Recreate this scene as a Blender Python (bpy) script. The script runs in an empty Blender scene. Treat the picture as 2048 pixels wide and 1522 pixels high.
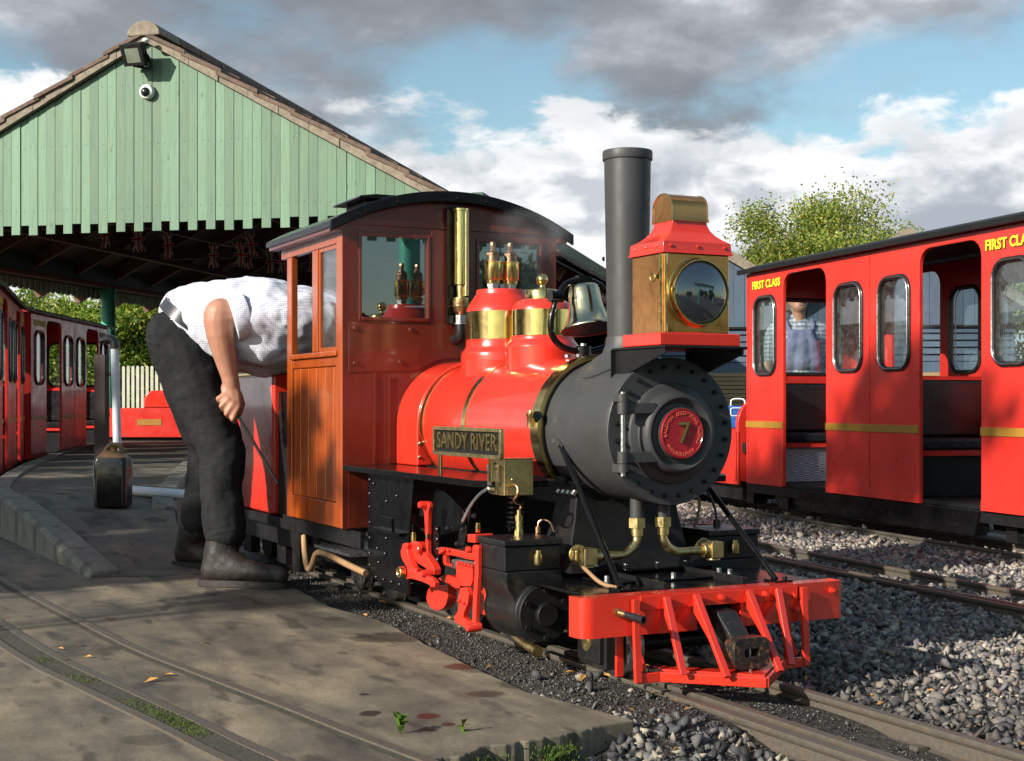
import bpy, bmesh, math, random
import numpy as np
from mathutils import Vector, Matrix, noise
from mathutils.geometry import tessellate_polygon
random.seed(7); RNG = np.random.default_rng(7)
SC = bpy.context.scene; COL = SC.collection
R = math.radians; PI = math.pi

# ---------------------------------------------------------------- camera, sky, sun, exposure
camd = bpy.data.cameras.new('camera'); cam = bpy.data.objects.new('camera', camd); COL.objects.link(cam)
camd.sensor_width = 36; camd.lens = 49.2; camd.shift_y = 45 / 2048
camd.clip_start = 0.05; camd.clip_end = 2000
cam.location = (2.55, -1.78, 0.62); cam.rotation_euler = (R(90), 0, R(90 - 26.5)); SC.camera = cam
SUN_TO = Vector((0.21, -1.0, 0.45)).normalized()
SUN_EL = math.asin(SUN_TO.z); SUN_AZ = math.atan2(SUN_TO.x, SUN_TO.y)

def make_world():
    w = bpy.data.worlds.new('World'); SC.world = w; w.use_nodes = True
    nt = w.node_tree; nt.nodes.clear(); N = nt.nodes.new; L = nt.links.new
    def math_(op, a, b=None, clamp=False):
        n = N('ShaderNodeMath'); n.operation = op; n.use_clamp = clamp
        for i, v in enumerate((a, b)):
            if v is None: continue
            if isinstance(v, (int, float)): n.inputs[i].default_value = v
            else: L(v, n.inputs[i])
        return n.outputs[0]
    def ramp(fac, stops, interp='EASE'):
        n = N('ShaderNodeValToRGB'); n.color_ramp.interpolation = interp
        e = n.color_ramp.elements
        while len(e) < len(stops): e.new(0.5)
        for el, (p, c) in zip(e, stops):
            el.position = p; el.color = (c, c, c, 1) if not isinstance(c, tuple) else (*c, 1)
        L(fac, n.inputs[0]); return n.outputs[0]
    def noise_(vec, scale, detail, rough, dist=0.0):
        n = N('ShaderNodeTexNoise'); n.inputs['Scale'].default_value = scale; n.inputs['Detail'].default_value = detail
        n.inputs['Roughness'].default_value = rough; n.inputs['Distortion'].default_value = dist
        L(vec, n.inputs['Vector']); return n.outputs[0]
    tc = N('ShaderNodeTexCoord').outputs['Generated']
    sky = N('ShaderNodeTexSky'); sky.sky_type = 'NISHITA'; sky.sun_disc = False
    sky.sun_elevation = SUN_EL; sky.sun_rotation = SUN_AZ
    sky.air_density = 1.0; sky.dust_density = 1.2; sky.ozone_density = 1.5
    sep = N('ShaderNodeSeparateXYZ'); L(tc, sep.inputs[0]); z = sep.outputs[2]
    # cumulus bank low over the horizon, lumpy tops, grey bases
    mp = N('ShaderNodeMapping'); mp.inputs['Location'].default_value = (1.35, 0.62, 0.0); mp.inputs['Scale'].default_value = (1, 1, 2.2); L(tc, mp.inputs['Vector'])
    big = noise_(mp.outputs[0], 4.2, 2, 0.5); fine = noise_(mp.outputs[0], 14, 10, 0.60, 0.2)
    dens = math_('ADD', math_('MULTIPLY', big, 0.55), math_('MULTIPLY', fine, 0.45))
    # density falls off above the tops of the bank (about 12 degrees)
    top = ramp(z, [(0.0, 0.22), (0.08, 0.26), (0.165, 0.25), (0.20, 0.16), (0.232, 0.0), (0.28, -0.12)], 'EASE')
    cum = math_('ADD', dens, top)
    east = N('ShaderNodeMath'); east.operation = 'MULTIPLY_ADD'; L(ramp(sep.outputs[0], [(0.15, 0.0), (0.6, 1.0)]), east.inputs[0]); east.inputs[1].default_value = -0.22; L(cum, east.inputs[2])
    cmask = ramp(east.outputs[0], [(0.600, 0.0), (0.675, 1.0)])
    # underside: compare density a little higher up -> grey where thick cloud lies above
    mp2 = N('ShaderNodeMapping'); mp2.inputs['Location'].default_value = (1.35, 0.62, 0.09); mp2.inputs['Scale'].default_value = (1, 1, 2.2); L(tc, mp2.inputs['Vector'])
    fine2 = noise_(mp2.outputs[0], 7.5, 6, 0.55, 0.2)
    shade = ramp(fine2, [(0.42, 0.0), (0.60, 1.0)])
    lowz = ramp(z, [(0.06, 0.55), (0.17, 0.0)])
    rel = noise_(mp2.outputs[0], 14, 4, 0.55, 0.2); relf = noise_(mp.outputs[0], 14, 4, 0.55, 0.2)
    rl = ramp(math_('ADD', math_('MULTIPLY', math_('SUBTRACT', rel, relf), 2.4), 0.42), [(0.3, 0.0), (0.8, 0.75)], 'LINEAR')
    shade = math_('MAXIMUM', shade, rl)
    shd = math_('MULTIPLY', shade, ramp(z, [(0.05, 0.35), (0.11, 0.9), (0.155, 0.9), (0.19, 0.35)]), True)
    ccol = N('ShaderNodeMix'); ccol.data_type = 'RGBA'; L(shd, ccol.inputs[0])
    ccol.inputs[6].default_value = (1.22, 1.23, 1.24, 1); ccol.inputs[7].default_value = (0.42, 0.48, 0.56, 1)
    # high grey layer
    pl = N('ShaderNodeVectorMath'); pl.operation = 'DIVIDE'; L(tc, pl.inputs[0])
    zz = math_('ADD', z, 0.28); cb = N('ShaderNodeCombineXYZ'); L(zz, cb.inputs[0]); L(zz, cb.inputs[1]); L(zz, cb.inputs[2]); L(cb.outputs[0], pl.inputs[1])
    mp3 = N('ShaderNodeMapping'); mp3.inputs['Location'].default_value = (0.55, 0.2, 0); L(pl.outputs[0], mp3.inputs['Vector'])
    lay = noise_(mp3.outputs[0], 2.1, 7, 0.52, 0.3)
    gz = ramp(z, [(0.15, -0.30), (0.212, -0.22), (0.238, 0.03), (0.275, 0.13), (0.34, 0.08), (0.7, 0.0)])
    ge = math_('MULTIPLY', ramp(sep.outputs[0], [(0.15, 0.0), (0.6, 1.0)]), -0.34)
    gmask = ramp(math_('ADD', math_('ADD', lay, gz), ge), [(0.46, 0.0), (0.62, 1.0)])
    gvar = noise_(mp3.outputs[0], 5.0, 6, 0.55)
    gcol = ramp(gvar, [(0.30, (0.235, 0.255, 0.29)), (0.48, (0.31, 0.335, 0.375)), (0.60, (0.46, 0.49, 0.535)), (0.74, (0.88, 0.90, 0.93))], 'LINEAR')
    tint = N('ShaderNodeMix'); tint.data_type = 'RGBA'; tint.blend_type = 'MULTIPLY'; tint.inputs[0].default_value = 1.0; L(sky.outputs[0], tint.inputs[6]); tint.inputs[7].default_value = (0.98, 1.08, 0.98, 1)
    bs = N('ShaderNodeBackground'); L(tint.outputs[2], bs.inputs[0]); bs.inputs[1].default_value = 0.105
    bc = N('ShaderNodeBackground'); L(ccol.outputs[2], bc.inputs[0]); bc.inputs[1].default_value = 0.62
    bg = N('ShaderNodeBackground'); L(gcol, bg.inputs[0]); bg.inputs[1].default_value = 0.70
    m1 = N('ShaderNodeMixShader'); L(gmask, m1.inputs[0]); L(bs.outputs[0], m1.inputs[1]); L(bg.outputs[0], m1.inputs[2])
    m2 = N('ShaderNodeMixShader'); L(cmask, m2.inputs[0]); L(m1.outputs[0], m2.inputs[1]); L(bc.outputs[0], m2.inputs[2])
    out = N('ShaderNodeOutputWorld'); L(m2.outputs[0], out.inputs['Surface'])
make_world()
sund = bpy.data.lights.new('sun', 'SUN'); sund.energy = 5.0; sund.angle = R(0.55); sund.color = (1.0, 0.93, 0.82)
sun = bpy.data.objects.new('sun', sund); COL.objects.link(sun); sun.location = (4, -12, 8)
sun.rotation_euler = SUN_TO.to_track_quat('Z', 'Y').to_euler()
SC.view_settings.view_transform = 'Standard'; SC.view_settings.look = 'None'
SC.view_settings.exposure = 0.52; SC.view_settings.gamma = 1.0; SC.view_settings.use_curve_mapping = False
SC.render.engine = 'CYCLES'
try:
    SC.cycles.use_denoising = True; SC.cycles.max_bounces = 7; SC.cycles.diffuse_bounces = 1; SC.cycles.transparent_max_bounces = 12
    SC.cycles.volume_bounces = 0; SC.cycles.caustics_reflective = False; SC.cycles.caustics_refractive = False
    SC.cycles.sample_clamp_indirect = 6.0; SC.cycles.volume_step_rate = 2.0
except Exception: pass

# ---------------------------------------------------------------- helpers
ORG = {}
class MB:
    """collects shapes; build() links them as ONE mesh object"""
    def __init__(s): s.v = []; s.f = []
    def add(s, vs, fs):
        o = len(s.v); s.v.extend(Vector(p) for p in vs); s.f.extend([tuple(i + o for i in f) for f in fs]); return s
    def box(s, x0, x1, y0, y1, z0, z1):
        return s.add([(x0,y0,z0),(x1,y0,z0),(x1,y1,z0),(x0,y1,z0),(x0,y0,z1),(x1,y0,z1),(x1,y1,z1),(x0,y1,z1)],
                     [(0,3,2,1),(4,5,6,7),(0,1,5,4),(1,2,6,5),(2,3,7,6),(3,0,4,7)])
    def bar(s, p0, p1, w, h, up=(0,0,1), w1=None, h1=None):
        p0, p1 = Vector(p0), Vector(p1); d = (p1 - p0).normalized(); u = Vector(up)
        if abs(d.dot(u)) > 0.97: u = Vector((1,0,0))
        a = d.cross(u).normalized(); b = a.cross(d).normalized(); w1 = w if w1 is None else w1; h1 = h if h1 is None else h1
        vs = []
        for p, ww, hh in ((p0, w, h), (p1, w1, h1)):
            for i, j in ((-1,-1),(1,-1),(1,1),(-1,1)): vs.append(p + a*(i*ww/2) + b*(j*hh/2))
        return s.add(vs, [(0,1,2,3),(7,6,5,4),(0,4,5,1),(1,5,6,2),(2,6,7,3),(3,7,4,0)])
    def lathe(s, prof, o, axis=(0,0,1), n=24, xref=None):
        """prof: (distance along axis, radius)"""
        o = Vector(o); ax = Vector(axis).normalized()
        t = Vector(xref) if xref else (Vector((1,0,0)) if abs(ax.x) < 0.8 else Vector((0,1,0)))
        a = ax.cross(t).normalized(); b = ax.cross(a)
        vs = []; fs = []; rings = []
        for d, r in prof:
            if r < 1e-6: rings.append([len(vs)]); vs.append(o + ax*d)
            else:
                rings.append(list(range(len(vs), len(vs)+n)))
                for k in range(n): vs.append(o + ax*d + (a*math.cos(2*PI*k/n) + b*math.sin(2*PI*k/n))*r)
        for p, q in zip(rings, rings[1:]):
            for k in range(n):
                k2 = (k+1) % n
                if len(p) == 1 and len(q) == 1: continue
                if len(p) == 1: fs.append((p[0], q[k2], q[k]))
                elif len(q) == 1: fs.append((p[k], p[k2], q[0]))
                else: fs.append((p[k], p[k2], q[k2], q[k]))
        if len(rings[0]) > 1: fs.append(tuple(rings[0][::-1]))
        if len(rings[-1]) > 1: fs.append(tuple(rings[-1]))
        return s.add(vs, fs)
    def cyl(s, p0, p1, r0, r1=None, n=16):
        p0, p1 = Vector(p0), Vector(p1); r1 = r0 if r1 is None else r1
        return s.lathe([(0, r0), ((p1-p0).length, r1)], p0, p1-p0, n)
    def hexnut(s, p0, p1, r): return s.cyl(p0, p1, r, r, 6)
    def bolt(s, p, d, r, h):
        p = Vector(p); d = Vector(d).normalized()
        return s.lathe([(0, r), (h*0.55, r), (h, r*0.55), (h, 0)], p, d, 8)
    def tube(s, pts, r, n=8, closed=False):
        pts = [Vector(p) for p in pts]; m = len(pts); rs = r if isinstance(r, (list, tuple)) else [r]*m
        tang = []
        for i in range(m):
            if closed: t = pts[(i+1) % m] - pts[i-1]
            else: t = pts[min(i+1, m-1)] - pts[max(i-1, 0)]
            tang.append(t.normalized())
        ref = Vector((0,0,1)) if abs(tang[0].z) < 0.9 else Vector((1,0,0))
        a = tang[0].cross(ref).normalized(); vs = []; fs = []
        for i in range(m):
            a = (a - tang[i]*a.dot(tang[i])).normalized(); b = tang[i].cross(a)
            for k in range(n): vs.append(pts[i] + (a*math.cos(2*PI*k/n) + b*math.sin(2*PI*k/n))*rs[i])
        for i in range(m if closed else m-1):
            j = (i+1) % m
            for k in range(n): fs.append((i*n+k, i*n+(k+1)%n, j*n+(k+1)%n, j*n+k))
        if not closed: fs.append(tuple(range(n-1,-1,-1))); fs.append(tuple((m-1)*n+k for k in range(n)))
        return s.add(vs, fs)
    def prism(s, poly, plane, a, b, holes=()):
        """poly in the named plane ('xz','xy','yz'), extruded along the third axis from a to b"""
        def P(p, t): return {'xz': (p[0], t, p[1]), 'xy': (p[0], p[1], t), 'yz': (t, p[0], p[1])}[plane]
        loops = [list(poly)] + [list(h) for h in holes]; n = sum(len(l) for l in loops)
        flat = [p for l in loops for p in l]
        vs = [P(p, a) for p in flat] + [P(p, b) for p in flat]
        if holes: tri = tessellate_polygon([[Vector((p[0], p[1], 0)) for p in l] for l in loops])
        else: tri = [tuple(range(n))]
        fs = [tuple(t) for t in tri] + [tuple(i+n for i in t[::-1]) for t in tri]
        k = 0
        for l in loops:
            m = len(l)
            for i in range(m): fs.append((k+i, k+i+n, k+(i+1)%m+n, k+(i+1)%m))
            k += m
        return s.add(vs, fs)
    def sphere(s, c, r, n=12, sc=(1,1,1)):
        c = Vector(c); vs = [c + Vector((0,0,r*sc[2]))]; m = max(4, n//2); fs = []
        for i in range(1, m):
            th = PI*i/m
            for k in range(n): vs.append(c + Vector((r*sc[0]*math.sin(th)*math.cos(2*PI*k/n), r*sc[1]*math.sin(th)*math.sin(2*PI*k/n), r*sc[2]*math.cos(th))))
        vs.append(c - Vector((0,0,r*sc[2]))); e = len(vs)-1
        for k in range(n): fs.append((0, 1+k, 1+(k+1)%n)); fs.append((e, e-n+(k+1)%n, e-n+k))
        for i in range(m-2):
            for k in range(n): a = 1+i*n; fs.append((a+k, a+n+k, a+n+(k+1)%n, a+(k+1)%n))
        return s.add(vs, fs)
    def capsule(s, p0, p1, r0, r1, n=14):
        p0, p1 = Vector(p0), Vector(p1); l = (p1-p0).length
        prof = [(-r0, 0)] + [(-r0*math.cos(t), r0*math.sin(t)) for t in (PI/8, PI/4, 3*PI/8)] + [(0, r0), (l, r1)] \
             + [(l + r1*math.sin(t), r1*math.cos(t)) for t in (PI/8, PI/4, 3*PI/8)] + [(l+r1, 0)]
        return s.lathe(prof, p0, p1-p0, n)
    def mesh(s, vf, M):
        vs, fs = vf; return s.add([M @ Vector(p) for p in vs], fs)
    def build(s, name, m, parent=None, smooth=38, bevel=0, recalc=True, base=False, segs=2, **props):
        lo = Vector([min(p[i] for p in s.v) for i in range(3)]); hi = Vector([max(p[i] for p in s.v) for i in range(3)])
        c = (lo + hi)/2
        if parent is None or base: c.z = lo.z
        me = bpy.data.meshes.new(name); me.from_pydata([p - c for p in s.v], [], s.f)
        if recalc:
            bm = bmesh.new(); bm.from_mesh(me); bmesh.ops.recalc_face_normals(bm, faces=bm.faces); bm.to_mesh(me); bm.free()
        if smooth: me.shade_smooth(); me.set_sharp_from_angle(angle=R(smooth))
        for mm in (m if isinstance(m, (list, tuple)) else [m]): me.materials.append(mm)
        o = bpy.data.objects.new(name, me); COL.objects.link(o)
        po = ORG.get(parent.name, Vector((0,0,0))) if parent else Vector((0,0,0))
        o.location = c - po; ORG[o.name] = c
        if parent: o.parent = parent
        if bevel:
            b = o.modifiers.new('edge', 'BEVEL'); b.width = bevel; b.segments = segs; b.limit_method = 'ANGLE'; b.angle_limit = R(35); b.harden_normals = bool(smooth)
        for k, v in props.items(): o[k] = v
        return o
def root(name, label, cat, loc=(0,0,0), rz=0.0, group=None):
    o = bpy.data.objects.new(name, None); COL.objects.link(o); o.location = loc; o.rotation_euler = (0,0,rz)
    o.empty_display_size = 0.1; o['label'] = label; o['category'] = cat; ORG[o.name] = Vector((0,0,0))
    if group: o['group'] = group
    return o
def dup(o, parent=None, loc=None):
    """another object on the same mesh"""
    c = o.copy(); COL.objects.link(c); ORG[c.name] = Vector(ORG[o.name])
    if parent: c.parent = parent
    if loc is not None: c.location = loc
    return c
def copy_tree(o, parent=None):
    c = o.copy(); COL.objects.link(c); ORG[c.name] = Vector(ORG.get(o.name, (0,0,0)))
    if parent: c.parent = parent
    for ch in o.children: copy_tree(ch, c)
    return c
def rrect(x0, x1, z0, z1, r, n=5):
    out = []
    for cx, cz, a0 in ((x1-r, z1-r, 0), (x0+r, z1-r, 90), (x0+r, z0+r, 180), (x1-r, z0+r, 270)):
        for k in range(n+1):
            a = R(a0 + 90*k/n); out.append((cx + r*math.cos(a), cz + r*math.sin(a)))
    return out
_tc = {}
def text_geo(st, size=1.0, ext=0.0, off=0.0, align='CENTER'):
    key = (st, size, ext, off, align)
    if key not in _tc:
        cu = bpy.data.curves.new('t', 'FONT'); cu.body = st; cu.size = size; cu.extrude = ext; cu.offset = off
        cu.align_x = align; cu.align_y = 'CENTER'; cu.resolution_u = 3
        ob = bpy.data.objects.new('t', cu); me = bpy.data.meshes.new_from_object(ob)
        _tc[key] = ([v.co.copy() for v in me.vertices], [tuple(p.vertices) for p in me.polygons])
        bpy.data.objects.remove(ob); bpy.data.meshes.remove(me); bpy.data.curves.remove(cu)
    return _tc[key]
def frame(o, x, y, z): return Matrix(((x[0],y[0],z[0],o[0]),(x[1],y[1],z[1],o[1]),(x[2],y[2],z[2],o[2]),(0,0,0,1)))
def lerp(a, b, t): return a + (b - a)*t
def spline(pts, n=6):
    P = [Vector(p) for p in pts]; out = []
    for i in range(len(P)-1):
        p0 = P[max(i-1,0)]; p1 = P[i]; p2 = P[i+1]; p3 = P[min(i+2,len(P)-1)]
        for k in range(n):
            t = k/n; out.append(0.5*((2*p1) + (p2-p0)*t + (2*p0-5*p1+4*p2-p3)*t*t + (3*p1-p0-3*p2+p3)*t**3))
    out.append(P[-1]); return out

# ---------------------------------------------------------------- materials
def new_mat(name):
    m = bpy.data.materials.new(name); m.use_nodes = True; nt = m.node_tree
    return m, nt, nt.nodes['Principled BSDF'], nt.nodes.new, nt.links.new
def rgba(c): return (c[0], c[1], c[2], 1)
def tcoord(nt, N, L, scale=(1,1,1), coord='Object', rand=True):
    tc = N('ShaderNodeTexCoord'); mp = N('ShaderNodeMapping'); mp.inputs['Scale'].default_value = scale
    L(tc.outputs[coord], mp.inputs['Vector'])
    if rand:
        oi = N('ShaderNodeObjectInfo'); mu = N('ShaderNodeMath'); mu.operation = 'MULTIPLY'; mu.inputs[1].default_value = 37.0
        L(oi.outputs['Random'], mu.inputs[0]); L(mu.outputs[0], mp.inputs['Location'])
    return mp.outputs[0]
def noise_n(N, L, vec, scale, detail=4, rough=0.55, dist=0):
    n = N('ShaderNodeTexNoise'); n.inputs['Scale'].default_value = scale; n.inputs['Detail'].default_value = detail
    n.inputs['Roughness'].default_value = rough; n.inputs['Distortion'].default_value = dist; L(vec, n.inputs['Vector']); return n.outputs[0]
def ramp_n(N, L, fac, stops, interp='LINEAR'):
    n = N('ShaderNodeValToRGB'); n.color_ramp.interpolation = interp; e = n.color_ramp.elements
    while len(e) < len(stops): e.new(0.5)
    for el, (p, c) in zip(e, stops): el.position = p; el.color = rgba(c) if isinstance(c, tuple) else (c, c, c, 1)
    L(fac, n.inputs[0]); return n.outputs[0]
def mix_n(N, L, fac, a, b, mode='MIX'):
    n = N('ShaderNodeMix'); n.data_type = 'RGBA'; n.blend_type = mode; n.clamp_factor = True
    if isinstance(fac, (int, float)): n.inputs[0].default_value = fac
    else: L(fac, n.inputs[0])
    for i, v in ((6, a), (7, b)):
        if isinstance(v, tuple): n.inputs[i].default_value = rgba(v)
        else: L(v, n.inputs[i])
    return n.outputs[2]
def bump_n(N, L, b, h, strength, dist=0.01):
    n = N('ShaderNodeBump'); n.inputs['Strength'].default_value = strength; n.inputs['Distance'].default_value = dist
    L(h, n.inputs['Height']); L(n.outputs[0], b.inputs['Normal'])
def paint(name, col, rough=0.35, coat=0.0, var=0.12, scale=9.0, bump=0.0, metal=0.0, dirt=None, dirt_amt=0.0, rvar=0.12, bscale=120.0, spec=0.5):
    m, nt, b, N, L = new_mat(name); v = tcoord(nt, N, L)
    n1 = noise_n(N, L, v, scale, 6, 0.6)
    lo = tuple(c*(1-var) for c in col); hi = tuple(min(1, c*(1+var)) for c in col)
    c = ramp_n(N, L, n1, [(0.3, lo), (0.7, hi)])
    if dirt:
        n2 = noise_n(N, L, v, scale*2.3, 8, 0.7, 0.4); f = ramp_n(N, L, n2, [(0.62 - dirt_amt*0.25, 0.0), (0.78 - dirt_amt*0.2, min(1.0, 0.35 + dirt_amt))])
        c = mix_n(N, L, f, c, dirt)
    L(c, b.inputs['Base Color'])
    n3 = noise_n(N, L, v, scale*3, 5, 0.6); L(ramp_n(N, L, n3, [(0.3, max(0.02, rough-rvar)), (0.7, min(1, rough+rvar))]), b.inputs['Roughness'])
    b.inputs['Metallic'].default_value = metal; b.inputs['Coat Weight'].default_value = coat; b.inputs['Coat Roughness'].default_value = 0.06
    b.inputs['Specular IOR Level'].default_value = spec
    if bump: bump_n(N, L, b, noise_n(N, L, v, bscale, 4, 0.6), bump, 0.004)
    return m
def wood(name, col, dark, rough=0.4, coat=0.0, scale=(9,9,1.1), bump=0.15, hue=0.12, knots=False, dirt=None):
    m, nt, b, N, L = new_mat(name); v = tcoord(nt, N, L, scale)
    g = noise_n(N, L, v, 4.0, 7, 0.65, 0.6)
    c = ramp_n(N, L, g, [(0.28, dark), (0.5, tuple(lerp(a, b_, 0.6) for a, b_ in zip(dark, col))), (0.72, col)])
    oi = N('ShaderNodeObjectInfo'); c = mix_n(N, L, hue, c, ramp_n(N, L, oi.outputs['Random'], [(0, (0.25,0.25,0.25)), (1, (1,1,1))]), 'OVERLAY')
    if knots:
        v2 = tcoord(nt, N, L, (7, 7, 3.2)); vo = N('ShaderNodeTexVoronoi'); vo.inputs['Scale'].default_value = 1.2; L(v2, vo.inputs['Vector'])
        c = mix_n(N, L, ramp_n(N, L, vo.outputs['Distance'], [(0.06, 0.65), (0.13, 0.0)]), c, tuple(a*0.42 for a in col))
    if dirt:
        v3 = tcoord(nt, N, L, (6, 6, 1.3)); f = ramp_n(N, L, noise_n(N, L, v3, 1.7, 7, 0.65), [(0.5, 0.0), (0.75, 0.5)]); c = mix_n(N, L, f, c, dirt)
    L(c, b.inputs['Base Color']); b.inputs['Roughness'].default_value = rough; b.inputs['Coat Weight'].default_value = coat; b.inputs['Coat Roughness'].default_value = 0.08
    if bump: bump_n(N, L, b, g, bump, 0.004)
    return m
def metal_(name, col, rough, tarnish=None, amt=0.3, scale=14.0, bump=0.05):
    m, nt, b, N, L = new_mat(name); v = tcoord(nt, N, L)
    n = noise_n(N, L, v, scale, 7, 0.62, 0.3); c = col
    if tarnish: c = mix_n(N, L, ramp_n(N, L, n, [(0.42, 0.0), (0.75, amt)]), col, tarnish); L(c, b.inputs['Base Color'])
    else: b.inputs['Base Color'].default_value = rgba(col)
    L(ramp_n(N, L, noise_n(N, L, v, scale*2.5, 6, 0.65), [(0.3, rough*0.6), (0.72, min(1, rough*1.6))]), b.inputs['Roughness'])
    b.inputs['Metallic'].default_value = 1.0
    if bump: bump_n(N, L, b, noise_n(N, L, v, scale*4, 3, 0.5), bump, 0.003)
    return m
def glass_mat(name, tint=(0.86,0.92,0.92), refl=1.0, dirt=0.05, ior=0.05):
    m, nt, b, N, L = new_mat(name); nt.nodes.remove(b); out = nt.nodes['Material Output']
    tr = N('ShaderNodeBsdfTransparent'); tr.inputs[0].default_value = rgba(tint)
    gl = N('ShaderNodeBsdfGlossy'); gl.inputs['Roughness'].default_value = 0.012; gl.inputs[0].default_value = (refl, refl, refl, 1)
    df = N('ShaderNodeBsdfDiffuse'); df.inputs[0].default_value = (0.45, 0.47, 0.46, 1)
    lw = N('ShaderNodeLayerWeight'); lw.inputs[0].default_value = 0.5; pw = N('ShaderNodeMath'); pw.operation = 'POWER'; pw.inputs[1].default_value = 4.5; L(lw.outputs['Facing'], pw.inputs[0])
    fm = N('ShaderNodeMath'); fm.operation = 'MULTIPLY_ADD'; fm.inputs[1].default_value = 1-ior; fm.inputs[2].default_value = ior; L(pw.outputs[0], fm.inputs[0])
    v = tcoord(nt, N, L); d = ramp_n(N, L, noise_n(N, L, v, 30, 8, 0.75), [(0.45, dirt*0.4), (0.72, dirt*2.2)])
    m0 = N('ShaderNodeMixShader'); L(d, m0.inputs[0]); L(tr.outputs[0], m0.inputs[1]); L(df.outputs[0], m0.inputs[2])
    mx = N('ShaderNodeMixShader'); L(fm.outputs[0], mx.inputs[0]); L(m0.outputs[0], mx.inputs[1]); L(gl.outputs[0], mx.inputs[2]); L(mx.outputs[0], out.inputs['Surface'])
    return m
def vcol_mat(name, rough=0.8, attr='tint', bump=0.0, transl=0.0, spec=0.4, nscale=90):
    m, nt, b, N, L = new_mat(name); a = N('ShaderNodeAttribute'); a.attribute_name = attr
    v = tcoord(nt, N, L, rand=False); n = noise_n(N, L, v, nscale, 4, 0.6)
    c = mix_n(N, L, 0.45, a.outputs['Color'], ramp_n(N, L, n, [(0.25, 0.3), (0.75, 0.75)]), 'OVERLAY')
    L(c, b.inputs['Base Color']); b.inputs['Roughness'].default_value = rough; b.inputs['Specular IOR Level'].default_value = spec
    if bump: bump_n(N, L, b, n, bump, 0.004)
    if transl:
        out = nt.nodes['Material Output']; t = N('ShaderNodeBsdfTranslucent'); L(c, t.inputs[0]); mx = N('ShaderNodeMixShader'); mx.inputs[0].default_value = transl
        L(b.outputs[0], mx.inputs[1]); L(t.outputs[0], mx.inputs[2]); L(mx.outputs[0], out.inputs['Surface'])
    return m
M = {}
M['red'] = paint('red gloss enamel', (0.68, 0.034, 0.017), 0.26, 0.55, 0.10, 4, rvar=0.10, dirt=(0.30,0.02,0.012), dirt_amt=0.06, bump=0.02, bscale=160)
M['plate_red_shaded'] = paint('red plate paint with shade', (0.34, 0.010, 0.018), 0.3, 0.3, 0.1)  # darker than the red enamel: shade from the door ring put into the colour
M['red_coach'] = paint('red coach paint', (0.66, 0.030, 0.020), 0.38, 0.2, 0.12, 3, dirt=(0.36,0.06,0.035), dirt_amt=0.10, bump=0.03, bscale=40)
M['red_dark'] = paint('dark red panel', (0.16, 0.014, 0.010), 0.3, 0.3, 0.3, 5)
M['black'] = paint('black gloss enamel', (0.004, 0.004, 0.0045), 0.22, 0.16, 0.3, 12, dirt=(0.03,0.028,0.024), dirt_amt=0.12, spec=0.22)
M['black_matt'] = paint('black satin paint', (0.009, 0.009, 0.0095), 0.5, 0.0, 0.3, 12, bump=0.06, dirt=(0.04,0.036,0.03), dirt_amt=0.15, spec=0.3)
M['smokebox'] = paint('grey black smokebox paint', (0.044, 0.045, 0.046), 0.50, 0.0, 0.18, 5, bump=0.10, dirt=(0.062,0.058,0.046), dirt_amt=0.2, bscale=300, spec=0.4)
M['cast'] = paint('oily cast iron', (0.011, 0.011, 0.0115), 0.34, 0.0, 0.3, 9, bump=0.12, dirt=(0.06,0.05,0.034), dirt_amt=0.25, bscale=200, spec=0.4)
M['brass'] = metal_('polished brass', (0.80, 0.60, 0.24), 0.16, (0.42, 0.28, 0.09), 0.45, 16)
M['brass_dull'] = metal_('dull brass', (0.62, 0.48, 0.22), 0.34, (0.28, 0.20, 0.09), 0.6, 22)
M['copper'] = metal_('polished copper', (0.88, 0.40, 0.13), 0.20, (0.55, 0.17, 0.05), 0.5, 9, 0.08)
M['copper_pipe'] = metal_('copper pipe', (0.78, 0.42, 0.22), 0.3, (0.35, 0.2, 0.12), 0.4, 30)
M['bronze'] = metal_('dull bronze', (0.30, 0.19, 0.12), 0.4, (0.14,0.09,0.07), 0.6, 30)
M['head_rust'] = paint('rust worn coupler face', (0.014,0.013,0.012), 0.42, 0.1, 0.3, 30, bump=0.3, dirt=(0.30,0.125,0.05), dirt_amt=0.42)
M['steel'] = metal_('bare steel', (0.55, 0.55, 0.54), 0.3, (0.22, 0.20, 0.18), 0.5, 30)
M['bell'] = metal_('bell metal', (0.84, 0.74, 0.46), 0.15, (0.5, 0.40, 0.22), 0.35, 16)
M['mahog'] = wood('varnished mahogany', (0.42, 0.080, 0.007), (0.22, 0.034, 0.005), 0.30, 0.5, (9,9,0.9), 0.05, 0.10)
M['mahog_dark'] = wood('dark maroon cab finish', (0.150, 0.022, 0.010), (0.085, 0.012, 0.007), 0.30, 0.6, (9,9,0.9), 0.05, 0.05)  # darker, redder copy of the mahogany, on the cab front and trim
M['glass'] = glass_mat('window glass')
M['glass_cab'] = glass_mat('cab window glass', (0.40, 0.44, 0.46), 1.0, 0.03, 0.20)
M['rubber'] = paint('black rubber trim', (0.014,0.014,0.015), 0.3, 0.2, 0.2)
M['vinyl'] = paint('black vinyl seat', (0.012,0.013,0.016), 0.33, 0.1, 0.2, 6, bump=0.12, bscale=60)
M['gold'] = paint('gold paint', (0.36, 0.18, 0.022), 0.45, 0.2, 0.1)
M['yellow'] = paint('yellow letter paint', (0.85, 0.68, 0.03), 0.5, 0.0, 0.05)
M['white'] = paint('white paint', (0.78, 0.78, 0.76), 0.5, 0.0, 0.06, 8, dirt=(0.45,0.42,0.36), dirt_amt=0.1)
M['teal'] = paint('teal green paint', (0.06, 0.45, 0.33), 0.5, 0.0, 0.12)
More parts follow.
